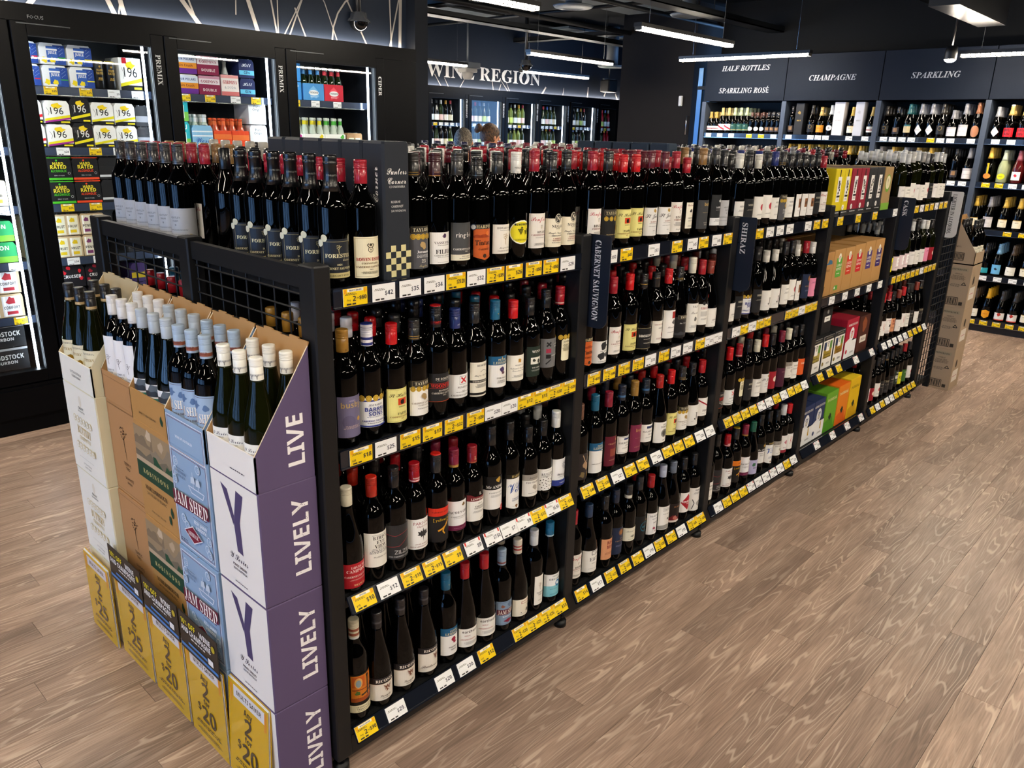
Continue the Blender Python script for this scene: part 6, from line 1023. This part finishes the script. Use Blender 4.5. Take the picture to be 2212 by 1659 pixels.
GCOL = [mat('far_glass_%s' % n, c, .06) for n, c in (('green', '24301a'), ('dark', '0c0c0e'), ('straw', '6a7a3c'), ('red', '8c1420'))]
NTH = ['first', 'second', 'third', 'fourth', 'fifth', 'sixth', 'seventh']
for i, x in enumerate(fx):
    w = .65; sh = [2.24-.33, 1.57, 1.23, .9, .56]
    fridge('wine_fridge', x, x+w, FY, .35, 2.24, .6, '%s glass door fridge under the WINE REGION fascia' % NTH[i], WN[i], sh, [[(.05+q*.11, '15', 'Y' if (q*3+i) % 4 == 0 else 'W') for q in range(5)]]*2, nx=.068, group='fridges under the WINE REGION fascia')
    if i == 0: continue
    for r in range(2):
        for k in range(6):
            g = GCOL[(1, 0, 2, 0, 1, 3)[i-1]] if (k+r) % 3 else GCOL[0]; c = ['e8e8e4', '1c1c1e', 'c8c8c4', '3a5a9c', 'b02030', 'd8a030'][(k*5+i*3+r*2) % 6]; lc = ['f0f0ee', 'e4e0cc', 'b8d070', 'd8e4f0', 'f0f0ee', 'e8c8c8'][(k+i*2+r) % 6]
            mb = MB(); pr = PROF['burg' if (i+k) % 3 == 0 else 'bord'][0]; mb.lathe([pr[j] for j in (0, 2, 3, 4, 6, 8, 10)], g, 14)
            mb.lathe([(.0154, .25, c), (.0158, .305, c), (.012, .308, c)], FOIL, 12).lathe([(pr[3][0]+.0006, .03, lc), (pr[3][0]+.0006, .11, lc)], PRINT, 14, cap=False)
            link('chilled_bottle', mb.mesh('chilled_bottle'), None, (x+.045+k*.092, FY+.14, sh[r]), label='chilled wine bottle, %s along %s shelf of %s WINE REGION fridge' % (ORD[k], ['top', 'second'][r], NTH[i]), cat='bottle', group='chilled bottles under the WINE REGION fascia')

# ------------------------------------------------------------------ sparkling wall
GX = 7.8; RZ = [1.85, 1.45, 1.005, .565, .125]; SIDE = mat('slate_gable', '3c4656', .45); SHELF = mat('black_shelf', '16181c', .4)
HN = [('HALF BOTTLES', 'SPARKLING ROS\u00c9'), ('CHAMPAGNE',), ('SPARKLING',), ('',)]; YB = [3.595, 2.59, 1.565, .555, -.46]
TP = {(0, 0): 'W.W.W..Y.Y.W', (1, 0): 'W..WWW..W.W', (2, 0): 'WWWW.YWW.W', (3, 0): 'WW.WWYW', (2, 1): 'WWWWWWWWW', (3, 1): 'YYWWYYWW', (3, 2): 'W.YYWYW', (3, 3): 'WWWWWYW', (3, 4): 'YYYYYYYY'}
WU = []
for b in range(4):
    ya, yb = YB[b], YB[b+1]; w = ya-yb
    u = link('wall_shelving', None, None, (GX, ya, 0), label='%s bay of wall shelving, its header %s' % (NAMES[b], 'reading '+HN[b][0] if HN[b][0] else 'blank'), cat='shelving', group='wall shelving bays of sparkling wine'); WU.append(u)
    link('side_panel', MB().box(-.02, -.03, .02, .45, .02, 2.2, SIDE).mesh('side_panel'), u)
    link('back_panel', MB().box(.44, -w, .02, .46, 0, 2.7, PANEL).mesh('back_panel'), u)
    link('header_panel', MB().box(-.03, -w+.004, 2.205, .44, -.004, 2.675, NAVY, bev=.002).mesh('header_panel'), u)
    if HN[b][0]:
        a = Art()
        for i, t in enumerate(HN[b]): a.text(t, 0, (2.56, 2.32)[i] if len(HN[b]) > 1 else 2.435, .056, 'a4a8ae', 'I', .62)
        link('lettering', a.into(MB(), plane((-.031, -w/2, 0), (0, -1, 0), (0, 0, 1)), PRINT).mesh('lettering'), u)
    link('plinth', MB().box(.03, -w, 0, .44, 0, .08, SHELF).mesh('plinth'), u)
    for r, z in enumerate(RZ):
        link('shelf', MB().box(0, -w+.02, z-.03, .44, -.03, z, SHELF).mesh('shelf'), u)
        rail = link('price_rail', MB().box(-.008, -w+.02, z-.052, 0, -.03, z-.002, RAIL).box(-.011, -w+.02, z-.054, -.008, -.03, z-.05, CHROME).mesh('price_rail'), u)
        p = TP.get((b, r))
        if p:
            for i, c in enumerate(p):
                if c != '.':
                    t = link('price_ticket', ticket(str(tkr.choice((12, 15, 18, 22, 28, 35, 45, 60))), c), rail, (-.0105, -.06-(i+.5)*(w-.1)/len(p), z-.027)); t.rotation_euler = (0, 0, -math.pi/2)
# last gable
link('side_panel', MB().box(-.02, YB[3]-YB[4]-.02+0, .02, .45, YB[3]-YB[4]+.02, 2.2, SIDE).mesh('side_panel'), WU[3], (0, -2*(YB[3]-YB[4]), 0))
DES.update({
 'moet': ('champ', 'b99a4c', None, (), ('ece8dc', .04, .1, .1, [('r', -.05, .06, .05, .07, '8a1c28'), ('T', 'CUVEE', .085, .008, '3a3a3a')]), 'white label'),
 'sash': ('champ', 'c8b070', None, (), ('f0ecea', .035, .11, .1, [('l', [(-.05, .1), (.05, .045)], .016, 'b01c34')]), 'white label with red sash'),
 'greenc': ('champ', 'a8b490', None, (), ('1f4a44', .03, .115, .11, [('T', 'BRUT', .09, .007, 'c8d0b8'), ('r', -.055, .04, .055, .045, 'c8b070')]), 'green label'),
 'round': ('bord', '4a2c24', None, (), (None, .03, .1, .1, [('o', 0, .07, .03, 'eceae4')]), 'round white label'),
 'kimb': ('bord', '1c1c20', None, (), ('2c2a30', .03, .1, .08, [('r', -.02, .05, .02, .09, '8a6a4a')]), 'dark label'),
 'orange': ('champ', 'c8a860', None, (), ('e0942c', .03, .11, .1, [('T', 'BRUT', .075, .012, '3a2410')]), 'orange label'),
 'oval': ('champ', 'c8ccd0', None, (), (None, .03, .1, .1, [('o', 0, .075, .034, 'e8e8ea', .028), ('blob', 0, .075, .012, '8a8a90', 9, 2)]), 'oval white label'),
 'gold': ('champ', 'c8a440', None, (), ('e8e0c8', .03, .1, .085, [('T', 'BRUT', .08, .008, '5a4a2a'), ('r', -.04, .1, .04, .106, 'b8923c')]), 'cream label'),
 'diam': ('champ', '9a9ca4', None, (), (None, .02, .12, .1, [('p', [(0, .02), (.036, .065), (0, .118), (-.036, .065)], 'e4e0e0'), ('d', .065, 1, .003, '6a5a60')]), 'diamond white label'),
 'blackg': ('champ', '2a2620', None, (), ('1a1a1c', .03, .11, .09, [('o', 0, .085, .02, '8a7440'), ('o', 0, .085, .016, '1a1a1c')]), 'black and gold label'),
 'tealc': ('champ', '2c6a6e', None, (), ('c8b890', .04, .115, .07, [('r', -.035, .1, .035, .115, '2c6a6e')]), 'tan shield label'),
 'lbox': ('champ', '8c8c92', None, (), ('dcd8d8', .02, .1, .11, [('r', -.055, .095, .055, .12, 'b8b4b8'), ('d', .06, 1, .003, '6a6a70')]), 'pale broad label'),
 'copper': ('champ', 'a86c48', None, (), (None, .01, .12, .1, [('o', 0, .06, .04, 'b07858', .05)]), 'copper teardrop label'),
 'mumm': ('champ', 'c8a860', 'c8ccd0', (), ('c01c28', .02, .1, .11, [('B', 'MU', .08, .022, '1c1416'), ('B', 'MV', .045, .022, '1c1416')]), 'scarlet label'),
 'yello': ('champ', 'e8c050', None, (), (None, .02, .2, .1, [('r', -.008, .06, .008, .17, 'e8b020'), ('o', 0, .055, .034, 'e88a3c', .024)]), 'orange and yellow label'),
 'limec': ('champ', 'b8c4b0', None, (), (None, .02, .1, .1, [('o', 0, .06, .036, 'e8e020', .028), ('T', 'zesty', .06, .012, '3a3a10')]), 'yellow oval label'),
 'redfl': ('champ', '8a4a58', None, (), ('efece6', .03, .11, .085, [('blob', 0, .075, .016, 'c0283c', 9, 2)]), 'white label with a red flame'),
 'orb': ('champ', 'e06a2c', None, (), ('e87828', .03, .1, .1, [('T', 'BELLINI', .07, .010, '8a3a10')]), 'bright orange label'),
 'aqua': ('champ', '1c1c20', None, (), ('2ca0b0', .02, .07, .11, [('r', -.05, .05, .0, .07, '7cd0d4')]), 'aqua foot label'),
 'skyb': ('champ', '7cb0d8', None, (), ('6cb4e4', .02, .11, .09, [('blob', 0, .07, .014, '1c2a3a', 8, 2)]), 'sky blue label'),
 'vcliq': ('champ', 'e8b020', None, (), (None, .02, .1, .1, [('p', [(-.04, .085), (0, .1), (.04, .085), (.035, .035), (0, .015), (-.035, .035)], 'e8a020'), ('T', 'BRUT', .06, .010, 'b04a1c')]), 'yellow badge label'),
 'strb': ('champ', '3a3a3c', None, (), ('eeeae6', .015, .09, .11, [('blob', 0, .075, .02, 'b83830', 10, 2), ('r', -.055, .015, .055, .024, 'd8483c')]), 'white label with strawberry print'),
 'cwave': ('champ', '4a3c30', None, (), ('ecebe0', .02, .1, .1, [('C', 'Reserve', .06, .010, '6a6a50')]), 'cream script label')})
ORNG = mat('orange_fizz_glass', 'c0481c', .05); CLR = mat('pale_fizz_glass', '9aa27c', .05); PNK = mat('dark_rose_glass', '4a1014', .05)
SP = {(0, 0): [('moet', .24, .075), ('moet', .24, .145), ('sash', .285, .225), ('sash', .285, .305), ('greenc', .285, .385), ('greenc', .285, .46), ('greenc', .285, .535), ('round', .235, .605), ('round', .235, .675), ('round', .235, .745), ('kimb', .24, .81), ('kimb', .24, .87), ('kimb', .235, .93)],
      (1, 0): [('kimb', .30, .085), ('blackg', .31, .31), ('orange', .29, .41), ('oval', .31, .515), ('gold', .29, .74), ('moet', .29, .94)],
      (2, 0): [('blackg', .30, .08), ('kimb', .29, .19), ('tealc', .32, .30), ('diam', .32, .41), ('diam', .32, .51), ('blackg', .32, .61), ('lbox', .26, .71), ('lbox', .32, .81), ('copper', .33, .92)],
      (3, 0): [('diam', .29, .09), ('mumm', .31, .2), ('mumm', .31, .31), ('lbox', .30, .42), ('gold', .3, .53), ('orange', .3, .65)],
      (1, 1): [('gold', .3, .1+.11*q) for q in range(8)], (2, 1): [('lbox', .3, .08), ('gold', .3, .2), ('diam', .3, .32), ('moet', .3, .44), ('gold', .3, .56), ('blackg', .31, .68), ('kimb', .3, .8), ('lbox', .31, .92)],
      (3, 1): [('yello', .32, .1, None), ('limec', .3, .22, CLR), ('redfl', .3, .34, PNK), ('orb', .3, .47, ORNG), ('orange', .3, .6, None)],
      (3, 2): [('gold', .31, .06), ('lbox', .31, .18), ('gold', .31, .31), ('gold', .31, .43), ('cwave', .3, .55)],
      (3, 3): [('blackg', .31, .12), ('aqua', .31, .23), ('skyb', .31, .34), ('cwave', .31, .46), ('gold', .3, .58)],
      (3, 4): [('lbox', .3, .12), ('cwave', .3, .22), ('vcliq', .31, .33), ('strb', .3, .45), ('strb', .3, .56), ('gold', .3, .67)]}
RN = ['top', 'second', 'third', 'fourth', 'bottom']; HW = ['HALF BOTTLES', 'CHAMPAGNE', 'SPARKLING', 'blank']
spst = MB()
for (b, r), L in SP.items():
    w = YB[b]-YB[b+1]
    for i, e in enumerate(L):
        key, H, fy = e[:3]; y = YB[b]-fy*w; z = RZ[r]; gl = e[3] if len(e) > 3 and e[3] else None
        bottle(key, (GX+.06, y, z), '%s foil bottle, %s, %s along %s shelf under %s header' % (capword(DES[key][1]), DES[key][5], ORD[i], RN[r], HW[b]), 'sparkling wine bottles on the wall shelving', rz=-math.pi/2+R.uniform(-.08, .08), H=H, name='sparkling_bottle', glass=gl)
        s = H/.308; pr = PROF['champ'][0]
        for k in range(1, 4):
            spst.lathe([(a_, c_*s) for a_, c_ in (pr[0], pr[2], pr[3], pr[4], pr[6], pr[8], pr[-1])], gl or GLASS, 12, GX+.06+k*.092, y, z, cap=False)
            spst.lathe([(.0262, .212*s, DES[key][1]), (.02, .238*s, DES[key][1]), (.017, .27*s, DES[key][1]), (.0185, .28*s, DES[key][1]), (.0165, H, DES[key][1])], FOIL, 12, GX+.06+k*.092, y, z)
link('sparkling_bottles', spst.mesh('queued_sparkling'), None, kind='stuff', label='foil topped bottles queued behind the front bottles of the wall shelving', cat='bottles')
def sbox(y, w, h, col, txt, lab):
    a = Art(); a.text(txt, 0, h*.45, .012, '6a6a6e' if col != '26282c' else 'b89a50', 'T', w*.8); a.blob(0, h*.7, .02, 'b8bcc4' if col != '26282c' else '8a7440', 10, 3)
    mb = MB().box(0, -w, 0, .1, 0, h, CARD, col, bev=.003); a.into(mb, plane((0, -w/2, 0), (0, -1, 0), (0, 0, 1)), CARD)
    link('gift_box', mb.mesh('gift_box'), None, (GX+.02, y, RZ[0]), label=lab, cat='box', group='gift boxes on the CHAMPAGNE shelf')
sbox(2.59-.135, .095, .33, '26282c', 'BRUT', 'black gift box with gold emblem under the CHAMPAGNE header'); sbox(2.59-.565, .11, .34, 'dcdce2', 'CUVEE', 'plain white gift box under the CHAMPAGNE header'); sbox(2.59-.79, .09, .34, 'c8ccd6', 'BRUT', 'silver white gift box with speckled top under CHAMPAGNE')
# gap between the wall shelving and the charcoal wall
link('steel_column', MB().box(8.02, 3.66, 0, 8.06, 3.70, 2.6, mat('steel_daylight_tint', '3c5a74', .3, .6)).box(8.02, 3.78, 0, 8.06, 3.84, 2.6, mat('steel_daylight_tint', '3c5a74', .3, .6)).box(8.01, 3.66, 2.35, 8.06, 3.84, 2.39, PANEL).mesh('steel_column'), None, label='steel upright tinted with blue daylight, in the gap beside the wall shelving', cat='column')  # reflected blue daylight is put into the base colour of the uprights
link('alarm_sounder', MB().box(7.965, 4.02, 2.16, 8.0, 4.07, 2.28, mat('off_white_plastic', 'b4b6b8', .5), bev=.008).mesh('alarm_sounder'), None, label='small off white box on the charcoal wall', cat='sensor')
link('pull_handle', MB().bar((7.97, 3.93, 1.82), (7.97, 3.93, 2.05), .007, CHROME, 8).bar((7.97, 3.93, 1.83), (8.0, 3.93, 1.83), .005, CHROME, 6).bar((7.97, 3.93, 2.04), (8.0, 3.93, 2.04), .005, CHROME, 6).mesh('pull_handle'), None, label='slim vertical metal handle on the charcoal wall edge', cat='handle')

# ------------------------------------------------------------------ ceiling services and lamps
EMI = mat('luminaire_cells', 'ffffff', emit='fff1dc', es=LAMP); HOUS = mat('luminaire_housing', '101114', .4); LOUV = mat('louvre_dark', '5a5650', .3)
lmp = None
def luminaire(x, y, z, along, label):
    global lmp
    if lmp is None:
        h = MB().box(-.76, -.038, .025, .76, .038, .055, HOUS); e = MB().box(-.75, -.031, .003, .75, .031, .024, EMI); l = MB()
        for i in range(39): l.box(-.75+i*.0395-.004, -.034, 0, -.75+i*.0395+.004, .034, .025, LOUV)
        l.box(-.75, -.003, 0, .75, .003, .004, LOUV).box(-.75, -.034, 0, .75, -.0305, .004, LOUV).box(-.75, .0305, 0, .75, .034, .004, LOUV)
        w = MB().bar((-.6, 0, .07), (-.6, 0, 3.35-z), .0015, CHROME, 5).bar((.6, 0, .07), (.6, 0, 3.35-z), .0015, CHROME, 5)
        lmp = [h.mesh('housing'), e.mesh('diffuser'), l.mesh('louvre'), w.mesh('hanging_wire')]
    o = link('linear_light', lmp[0], None, (x, y, z), 0 if along == 'x' else math.pi/2, label=label, cat='lamp', group='suspended linear lights')
    for n, m in zip(('diffuser', 'louvre', 'hanging_wire'), lmp[1:]): link(n, m, o)
luminaire(5.37, 2.4, 2.6, 'x', 'linear light hanging over the second bay, lit white')
luminaire(6.51, 4.62, 2.6, 'x', 'linear light hanging before the charcoal wall'); luminaire(8.40, 6.47, 2.6, 'x', 'linear light crossing the end of the REGION lettering'); luminaire(5.9, 6.55, 2.6, 'x', 'linear light crossing the WINE lettering'); luminaire(2.66, 2.42, 2.6, 'x', 'linear light cut by the upper picture edge')
luminaire(7.2, 2.85, 2.60, 'y', 'linear light crossing the HALF BOTTLES header'); luminaire(7.2, -.05, 2.53, 'y', 'linear light running past the SPARKLING header')
for i, (x, y, al) in enumerate(((-.1, 2.42, 'x'), (-2.8, 2.42, 'x'), (1.2, -1.75, 'x'), (3.9, -1.75, 'x'), (6.2, -1.9, 'x'), (-1.6, -.6, 'x'), (-1.5, -2.6, 'x'), (-4.4, 0, 'x'), (3.4, -4.2, 'x'), (.2, -4.2, 'x'))): luminaire(x, y, 2.6, al, 'linear light outside the picture, %s of its kind' % ORD[i])
# spotlight
sp = MB().bar((7.06, .75, 2.62), (7.06, .75, 3.35), .008, HOUS, 8); sp.lathe([(.02, .06), (.045, .05), (.05, .0), (.05, -.055)], HOUS, 20, 7.06, .75, 2.56, cap=False)
o = link('spotlight', sp.mesh('spotlight'), None, label='round spotlight glaring before the SPARKLING header', cat='lamp')
lens = MB(); 
for j in range(5):
    t0 = math.pi/2*j/5; t1 = math.pi/2*(j+1)/5
    lens.lathe([(.048*math.cos(t0), -.03*math.sin(t0)), (max(.048*math.cos(t1), .0005), -.03*math.sin(t1))], mat('spot_lens', 'ffffff', emit='fff0dd', es=160), 20, 7.06, .75, 2.51, cap=False)
link('lens', lens.mesh('lens'), o)
CT = mat('cable_tray', '0d1014', .5, spec=.2); RAFT = mat('ceiling_raft', '5a646a', .7, spec=.1); SV = mat('grey_service', '50565c', .5)
def thing1(name, mb, label, cat, group=None): return link(name, mb.mesh(name), None, label=label, cat=cat, group=group)
def ray(px, py, z):
    d = _f+_r2*((px-1106)/FPX)-_u2*((py-829.5)/FPX); return Vector(CAM)+d*((z-CAM[2])/d.z)
for i, (x0, y0, x1, y1, z) in enumerate(((3.6, 3.05, 11.8, 3.05, 2.98), (3.4, 5.6, 11.8, 5.6, 3.0), (5.25, -5, 5.25, 8.2, 3.09), (8.6, 3.0, 8.6, 8.2, 3.12), (2.2, 1.2, 7.9, 1.2, 3.1))):
    w = .09; mb = MB()
    if y0 == y1: mb.box(x0, y0-w, z, x1, y0+w, z+.012, CT).box(x0, y0-w, z, x1, y0-w+.008, z+.06, CT).box(x0, y0+w-.008, z, x1, y0+w, z+.06, CT)
    else: mb.box(x0-w, y0, z, x0+w, y1, z+.012, CT).box(x0-w, y0, z, x0-w+.008, y1, z+.06, CT).box(x0+w-.008, y0, z, x0+w, y1, z+.06, CT)
    n = 5
    for k in range(n+1):
        px, py = x0+(x1-x0)*k/n, y0+(y1-y0)*k/n; mb.bar((px, py, z+.01), (px, py, 3.35), .004, CT, 5)
    thing1('cable_tray', mb, 'dark steel cable tray %s' % ['running along the shop before the fascia', 'running along the shop near the far fridges', 'crossing the shop over the third bay', 'crossing the shop by the charcoal wall', 'above the gondola top bottles'][i], 'tray', 'cable trays under the ceiling')
for i, (x, y) in enumerate(((5.0, 4.2), (7.0, 4.3), (6.3, 6.6), (9.0, 6.6), (4.6, 6.4))):
    thing1('ceiling_panel', MB().box(x-.7, y-.42, 3.22, x+.7, y+.42, 3.25, RAFT), 'grey suspended ceiling panel, %s from the fascia' % ORD[i], 'panel', 'grey ceiling panels')
for i, (x0, y0, x1, y1, z, r) in enumerate(((3.5, 3.9, 11.5, 3.9, 3.12, .025), (3.5, 4.9, 11.5, 4.9, 3.05, .03), (6.6, 3.2, 6.6, 8, 3.15, .02), (4.2, 3.6, 4.2, 8.2, 3.1, .06))):
    thing1('service_pipe', MB().bar((x0, y0, z), (x1, y1, z), r, CT, 10), 'black service pipe, %s back under the ceiling' % ORD[i], 'pipe', 'service pipes')
for i, (px, py, z) in enumerate(((9.4, 6.2, 2.8), (6.1, 4.3, 3.1), (7.3, 3.6, 3.1))):
    thing1('air_diffuser', MB().lathe([(.22, 0), (.20, -.02), (.12, -.03), (.10, -.02)], SV, 24, px, py, z).bar((px, py, z-.01), (px, py, 3.35), .09, SV, 14), 'round grey air diffuser, %s of those under the ceiling' % ORD[i], 'vent', 'round air diffusers')
# projector-like white box and dark ceiling speaker
p = ray(1010, 148, 2.62); mb = MB().box(-.15, -.11, 0, .15, .11, .08, SV, bev=.008).box(-.11, -.09, -.05, .11, .09, 0, mat('pale_plastic', '8e8c88', .5), bev=.01).lathe([(.085, -.05), (.06, -.13), (.045, -.14)], mat('pale_plastic', '8e8c88', .5), 16).bar((0, 0, .08), (0, 0, .73), .012, SV, 8)
link('ceiling_camera_box', mb.mesh('ceiling_camera_box'), None, tuple(p), label='pale grey device hanging before the WINE lettering', cat='device')
p = ray(1315, 186, 2.6); link('speaker', MB().box(-.13, -.1, -.1, .13, .1, .1, HOUS, bev=.02).box(-.16, -.02, .1, .16, .02, .115, SV).bar((0, 0, .1), (0, 0, .75), .012, HOUS, 8).mesh('speaker'), None, tuple(p), label='black loudspeaker hanging beside the charcoal wall', cat='speaker')
def domecam(p, label, zc):
    mb = MB().bar((0, 0, .06), (0, 0, zc), .02, HOUS, 10).lathe([(.03, .06), (.06, .055), (.062, .02), (.085, .0), (.088, -.01)], mat('camera_collar', '6a6e74', .25, .7), 24, cap=False)
    P = [(.07*math.cos(t*math.pi/12), -.01-.065*math.sin(t*math.pi/12)) for t in range(6)]+[(.001, -.075)]
    mb.lathe(P, mat('dome_glass', '08090a', .03), 24, cap=False); link('dome_camera', mb.mesh('dome_camera'), None, tuple(p), label=label, cat='camera', group='dome security cameras')
domecam(ray(775, 45, 2.55), 'silver collared dome camera before the map fascia', .8); domecam(ray(1136, 140, 2.62), 'dark dome camera before the REGION lettering', .73)
# bulkhead panel catching the spotlight
thing1('bulkhead', MB().box(5.65, .35, 2.75, 7.0, .56, 3.34, mat('grey_bulkhead', '17181b', .3)), 'grey bulkhead above the spotlight', 'bulkhead')

# ------------------------------------------------------------------ two shoppers behind the gondola
SKIN = mat('skin', 'c98e6c', .55); HAIRM = mat('grey_brown_hair', '4a4238', .7); HAIRW = mat('brown_hair', '3a2414', .6)
for m_, c0, c1_ in ((HAIRM, '2c2620', '8a8072'), (HAIRW, '22150c', '6a4828')):
    n_ = m_.node_tree; tc_ = n_.nodes.new('ShaderNodeTexCoord'); mp_ = n_.nodes.new('ShaderNodeMapping'); mp_.inputs['Scale'].default_value = (160, 60, 60)
    nz_ = n_.nodes.new('ShaderNodeTexNoise'); nz_.inputs['Scale'].default_value = 1.; rp_ = n_.nodes.new('ShaderNodeValToRGB'); bp_ = n_.nodes.new('ShaderNodeBump'); bp_.inputs['Distance'].default_value = .01
    rp_.color_ramp.elements[0].position = .35; rp_.color_ramp.elements[0].color = (*lin(c0), 1); rp_.color_ramp.elements[1].position = .7; rp_.color_ramp.elements[1].color = (*lin(c1_), 1)
    n_.links.new(tc_.outputs['Object'], mp_.inputs[0]); n_.links.new(mp_.outputs[0], nz_.inputs['Vector']); n_.links.new(nz_.outputs['Fac'], rp_.inputs[0]); n_.links.new(rp_.outputs[0], n_.nodes['Principled BSDF'].inputs['Base Color']); n_.links.new(nz_.outputs['Fac'], bp_.inputs['Height']); n_.links.new(bp_.outputs[0], n_.nodes['Principled BSDF'].inputs['Normal']); SH1 = mat('charcoal_shirt', '3a3e46', .8); SH2 = mat('pale_top', 'b8b4b0', .8); TR = mat('dark_trousers', '1c2028', .8)
def skin_obj(name, verts, edges, rad, m, parent, sub=2, root=0):
    me = bpy.data.meshes.new(name); me.from_pydata(verts, edges, []); me.materials.append(m)
    o = link(name, me, parent); md = o.modifiers.new('skin', 'SKIN'); md.use_smooth_shade = True
    for i, r in enumerate(rad): me.skin_vertices[0].data[i].radius = (r, r) if not isinstance(r, tuple) else r
    me.skin_vertices[0].data[root].use_root = True
    s = o.modifiers.new('sub', 'SUBSURF'); s.levels = sub; s.render_levels = sub
    return o
def person(x, y, rz, h, label, hairm, shirt, bun):
    k = h/1.76
    me = bpy.data.meshes.new('person'); V = [(0, 0, .95), (0, 0, 1.15), (0, .01, 1.36), (0, .01, 1.47), (0, 0, 1.55), (0, -.012, 1.64), (0, -.008, 1.70)]
    E_ = [(0, 1), (1, 2), (2, 3), (3, 4), (4, 5), (5, 6)]; Rr = [(.16, .11), (.14, .10), (.17, .11), (.08, .07), (.052, .055), (.072, .09), (.062, .078)]
    for s in (-1, 1):
        b = len(V); V += [(s*.16, .01, 1.41), (s*.22, .02, 1.14), (s*.2, -.08, .92), (s*.19, -.14, .86)]; E_ += [(2, b), (b, b+1), (b+1, b+2), (b+2, b+3)]; Rr += [.055, .043, .03, .026]
        for f in range(4): c = len(V); V += [(s*(.175+.012*f), -.165, .83), (s*(.175+.012*f), -.18, .79-.004*(f % 2))]; E_ += [(b+3, c), (c, c+1)]; Rr += [.009, .007]
        c = len(V); V += [(s*.165, -.14, .825)]; E_ += [(b+3, c)]; Rr += [.009]
        b = len(V); V += [(s*.10, 0, .88), (s*.11, -.01, .48), (s*.115, .02, .09), (s*.12, -.12, .04)]; E_ += [(0, b), (b, b+1), (b+1, b+2), (b+2, b+3)]; Rr += [.085, .058, .04, .035]
    me.from_pydata([(a_*k, b_*k, c_*k) for a_, b_, c_ in V], E_, []); me.materials.append(SKIN)
    o = link('person', me, None, (x, y, 0), rz, label=label, cat='person', group='two shoppers')
    o.modifiers.new('skin', 'SKIN').use_smooth_shade = True
    for i, r in enumerate(Rr): me.skin_vertices[0].data[i].radius = tuple(q*k for q in (r if isinstance(r, tuple) else (r, r)))
    me.skin_vertices[0].data[0].use_root = True; s = o.modifiers.new('sub', 'SUBSURF'); s.levels = 2; s.render_levels = 2
    sh = skin_obj('shirt', [(0, 0, .93*k), (0, 0, 1.15*k), (0, .01, 1.37*k), (-.17*k, .01, 1.41*k), (-.22*k, .02, 1.2*k), (.17*k, .01, 1.41*k), (.22*k, .02, 1.2*k)], [(0, 1), (1, 2), (2, 3), (3, 4), (2, 5), (5, 6)], [(.175*k, .13*k), (.155*k, .12*k), (.18*k, .125*k), .068*k, .058*k, .068*k, .058*k], shirt, o)
    skin_obj('trousers', [(0, 0, .96*k), (-.1*k, 0, .86*k), (-.11*k, -.01, .48*k), (-.115*k, .02, .1*k), (.1*k, 0, .86*k), (.11*k, -.01, .48*k), (.115*k, .02, .1*k)], [(0, 1), (1, 2), (2, 3), (0, 4), (4, 5), (5, 6)], [(.17*k, .12*k), .098*k, .07*k, .055*k, .098*k, .07*k, .055*k], TR, o)
    # hair: lumpy shell over the back and crown of the head
    mb = MB(); rr = random.Random(9); n, m = 22, 14; cz = 1.672*k
    v = []
    for j in range(m+1):
        ph = math.pi*.70*j/m
        for i in range(n):
            t = 2*math.pi*i/n; face = max(0, math.cos(t+math.pi/2)); lim = 1-.55*face; p2 = ph*lim
            q = 1+.05*math.sin(t*9+j*1.7)*(.8 if not bun else .25)+rr.uniform(-.015, .015)
            v.append((.088*k*q*math.sin(p2)*math.cos(t), .006+.107*k*q*math.sin(p2)*math.sin(t), cz+.112*k*q*math.cos(p2)))
    mb.add(v, [(j*n+i, j*n+(i+1) % n, (j+1)*n+(i+1) % n, (j+1)*n+i) for j in range(m) for i in range(n)], hairm, smooth=True)
    if bun:
        for (bx, by, bz, br) in ((0, .135, 1.735, .038), (.012, .15, 1.715, .028), (-.014, .148, 1.75, .026)):
            P = [(br*k*math.sin(a_*math.pi/8)+.0005, -br*k*math.cos(a_*math.pi/8)) for a_ in range(9)]; mb.lathe(P, hairm, 12, bx*k, by*k, bz*k, cap=False)
    link('hair', mb.mesh('hair'), o)
    mb = MB()
    for s in (-1, 1):
        P = [(.016*k*math.sin(a_*math.pi/6)+.0004, .024*k*-math.cos(a_*math.pi/6)) for a_ in range(7)]; mb.lathe(P, SKIN, 10, s*.079*k, .004, 1.645*k, cap=False)
    mb.add([(0, -.128*k, 1.625*k), (-.016*k, -.098*k, 1.618*k), (.016*k, -.098*k, 1.618*k), (0, -.098*k, 1.672*k)], [(0, 1, 3), (0, 3, 2), (0, 2, 1)], SKIN)
    link('ears_and_nose', mb.mesh('ears_and_nose'), o)
    mb = MB()
    for s in (-1, 1): mb.lathe([(.001, -.008), (.010, -.004), (.010, .004), (.001, .008)], mat('eye_white', 'd8d4cc', .2), 8, s*.03*k, -.09*k, 1.665*k, cap=False).lathe([(.001, -.004), (.005, 0), (.001, .004)], mat('iris', '2c2018', .1), 8, s*.03*k, -.099*k, 1.665*k, cap=False)
    mb.box(-.022*k, -.101*k, 1.597*k, .022*k, -.096*k, 1.605*k, mat('lips', '9a4a40', .5)); link('face', mb.mesh('face'), o)
    return o
person(4.42, 4.22, math.radians(130), 1.80, 'man with short greying hair behind the gondola', HAIRM, SH1, False)
person(5.03, 4.46, math.radians(80), 1.855, 'woman with brown hair tied in a bun behind the gondola', HAIRW, SH2, True)
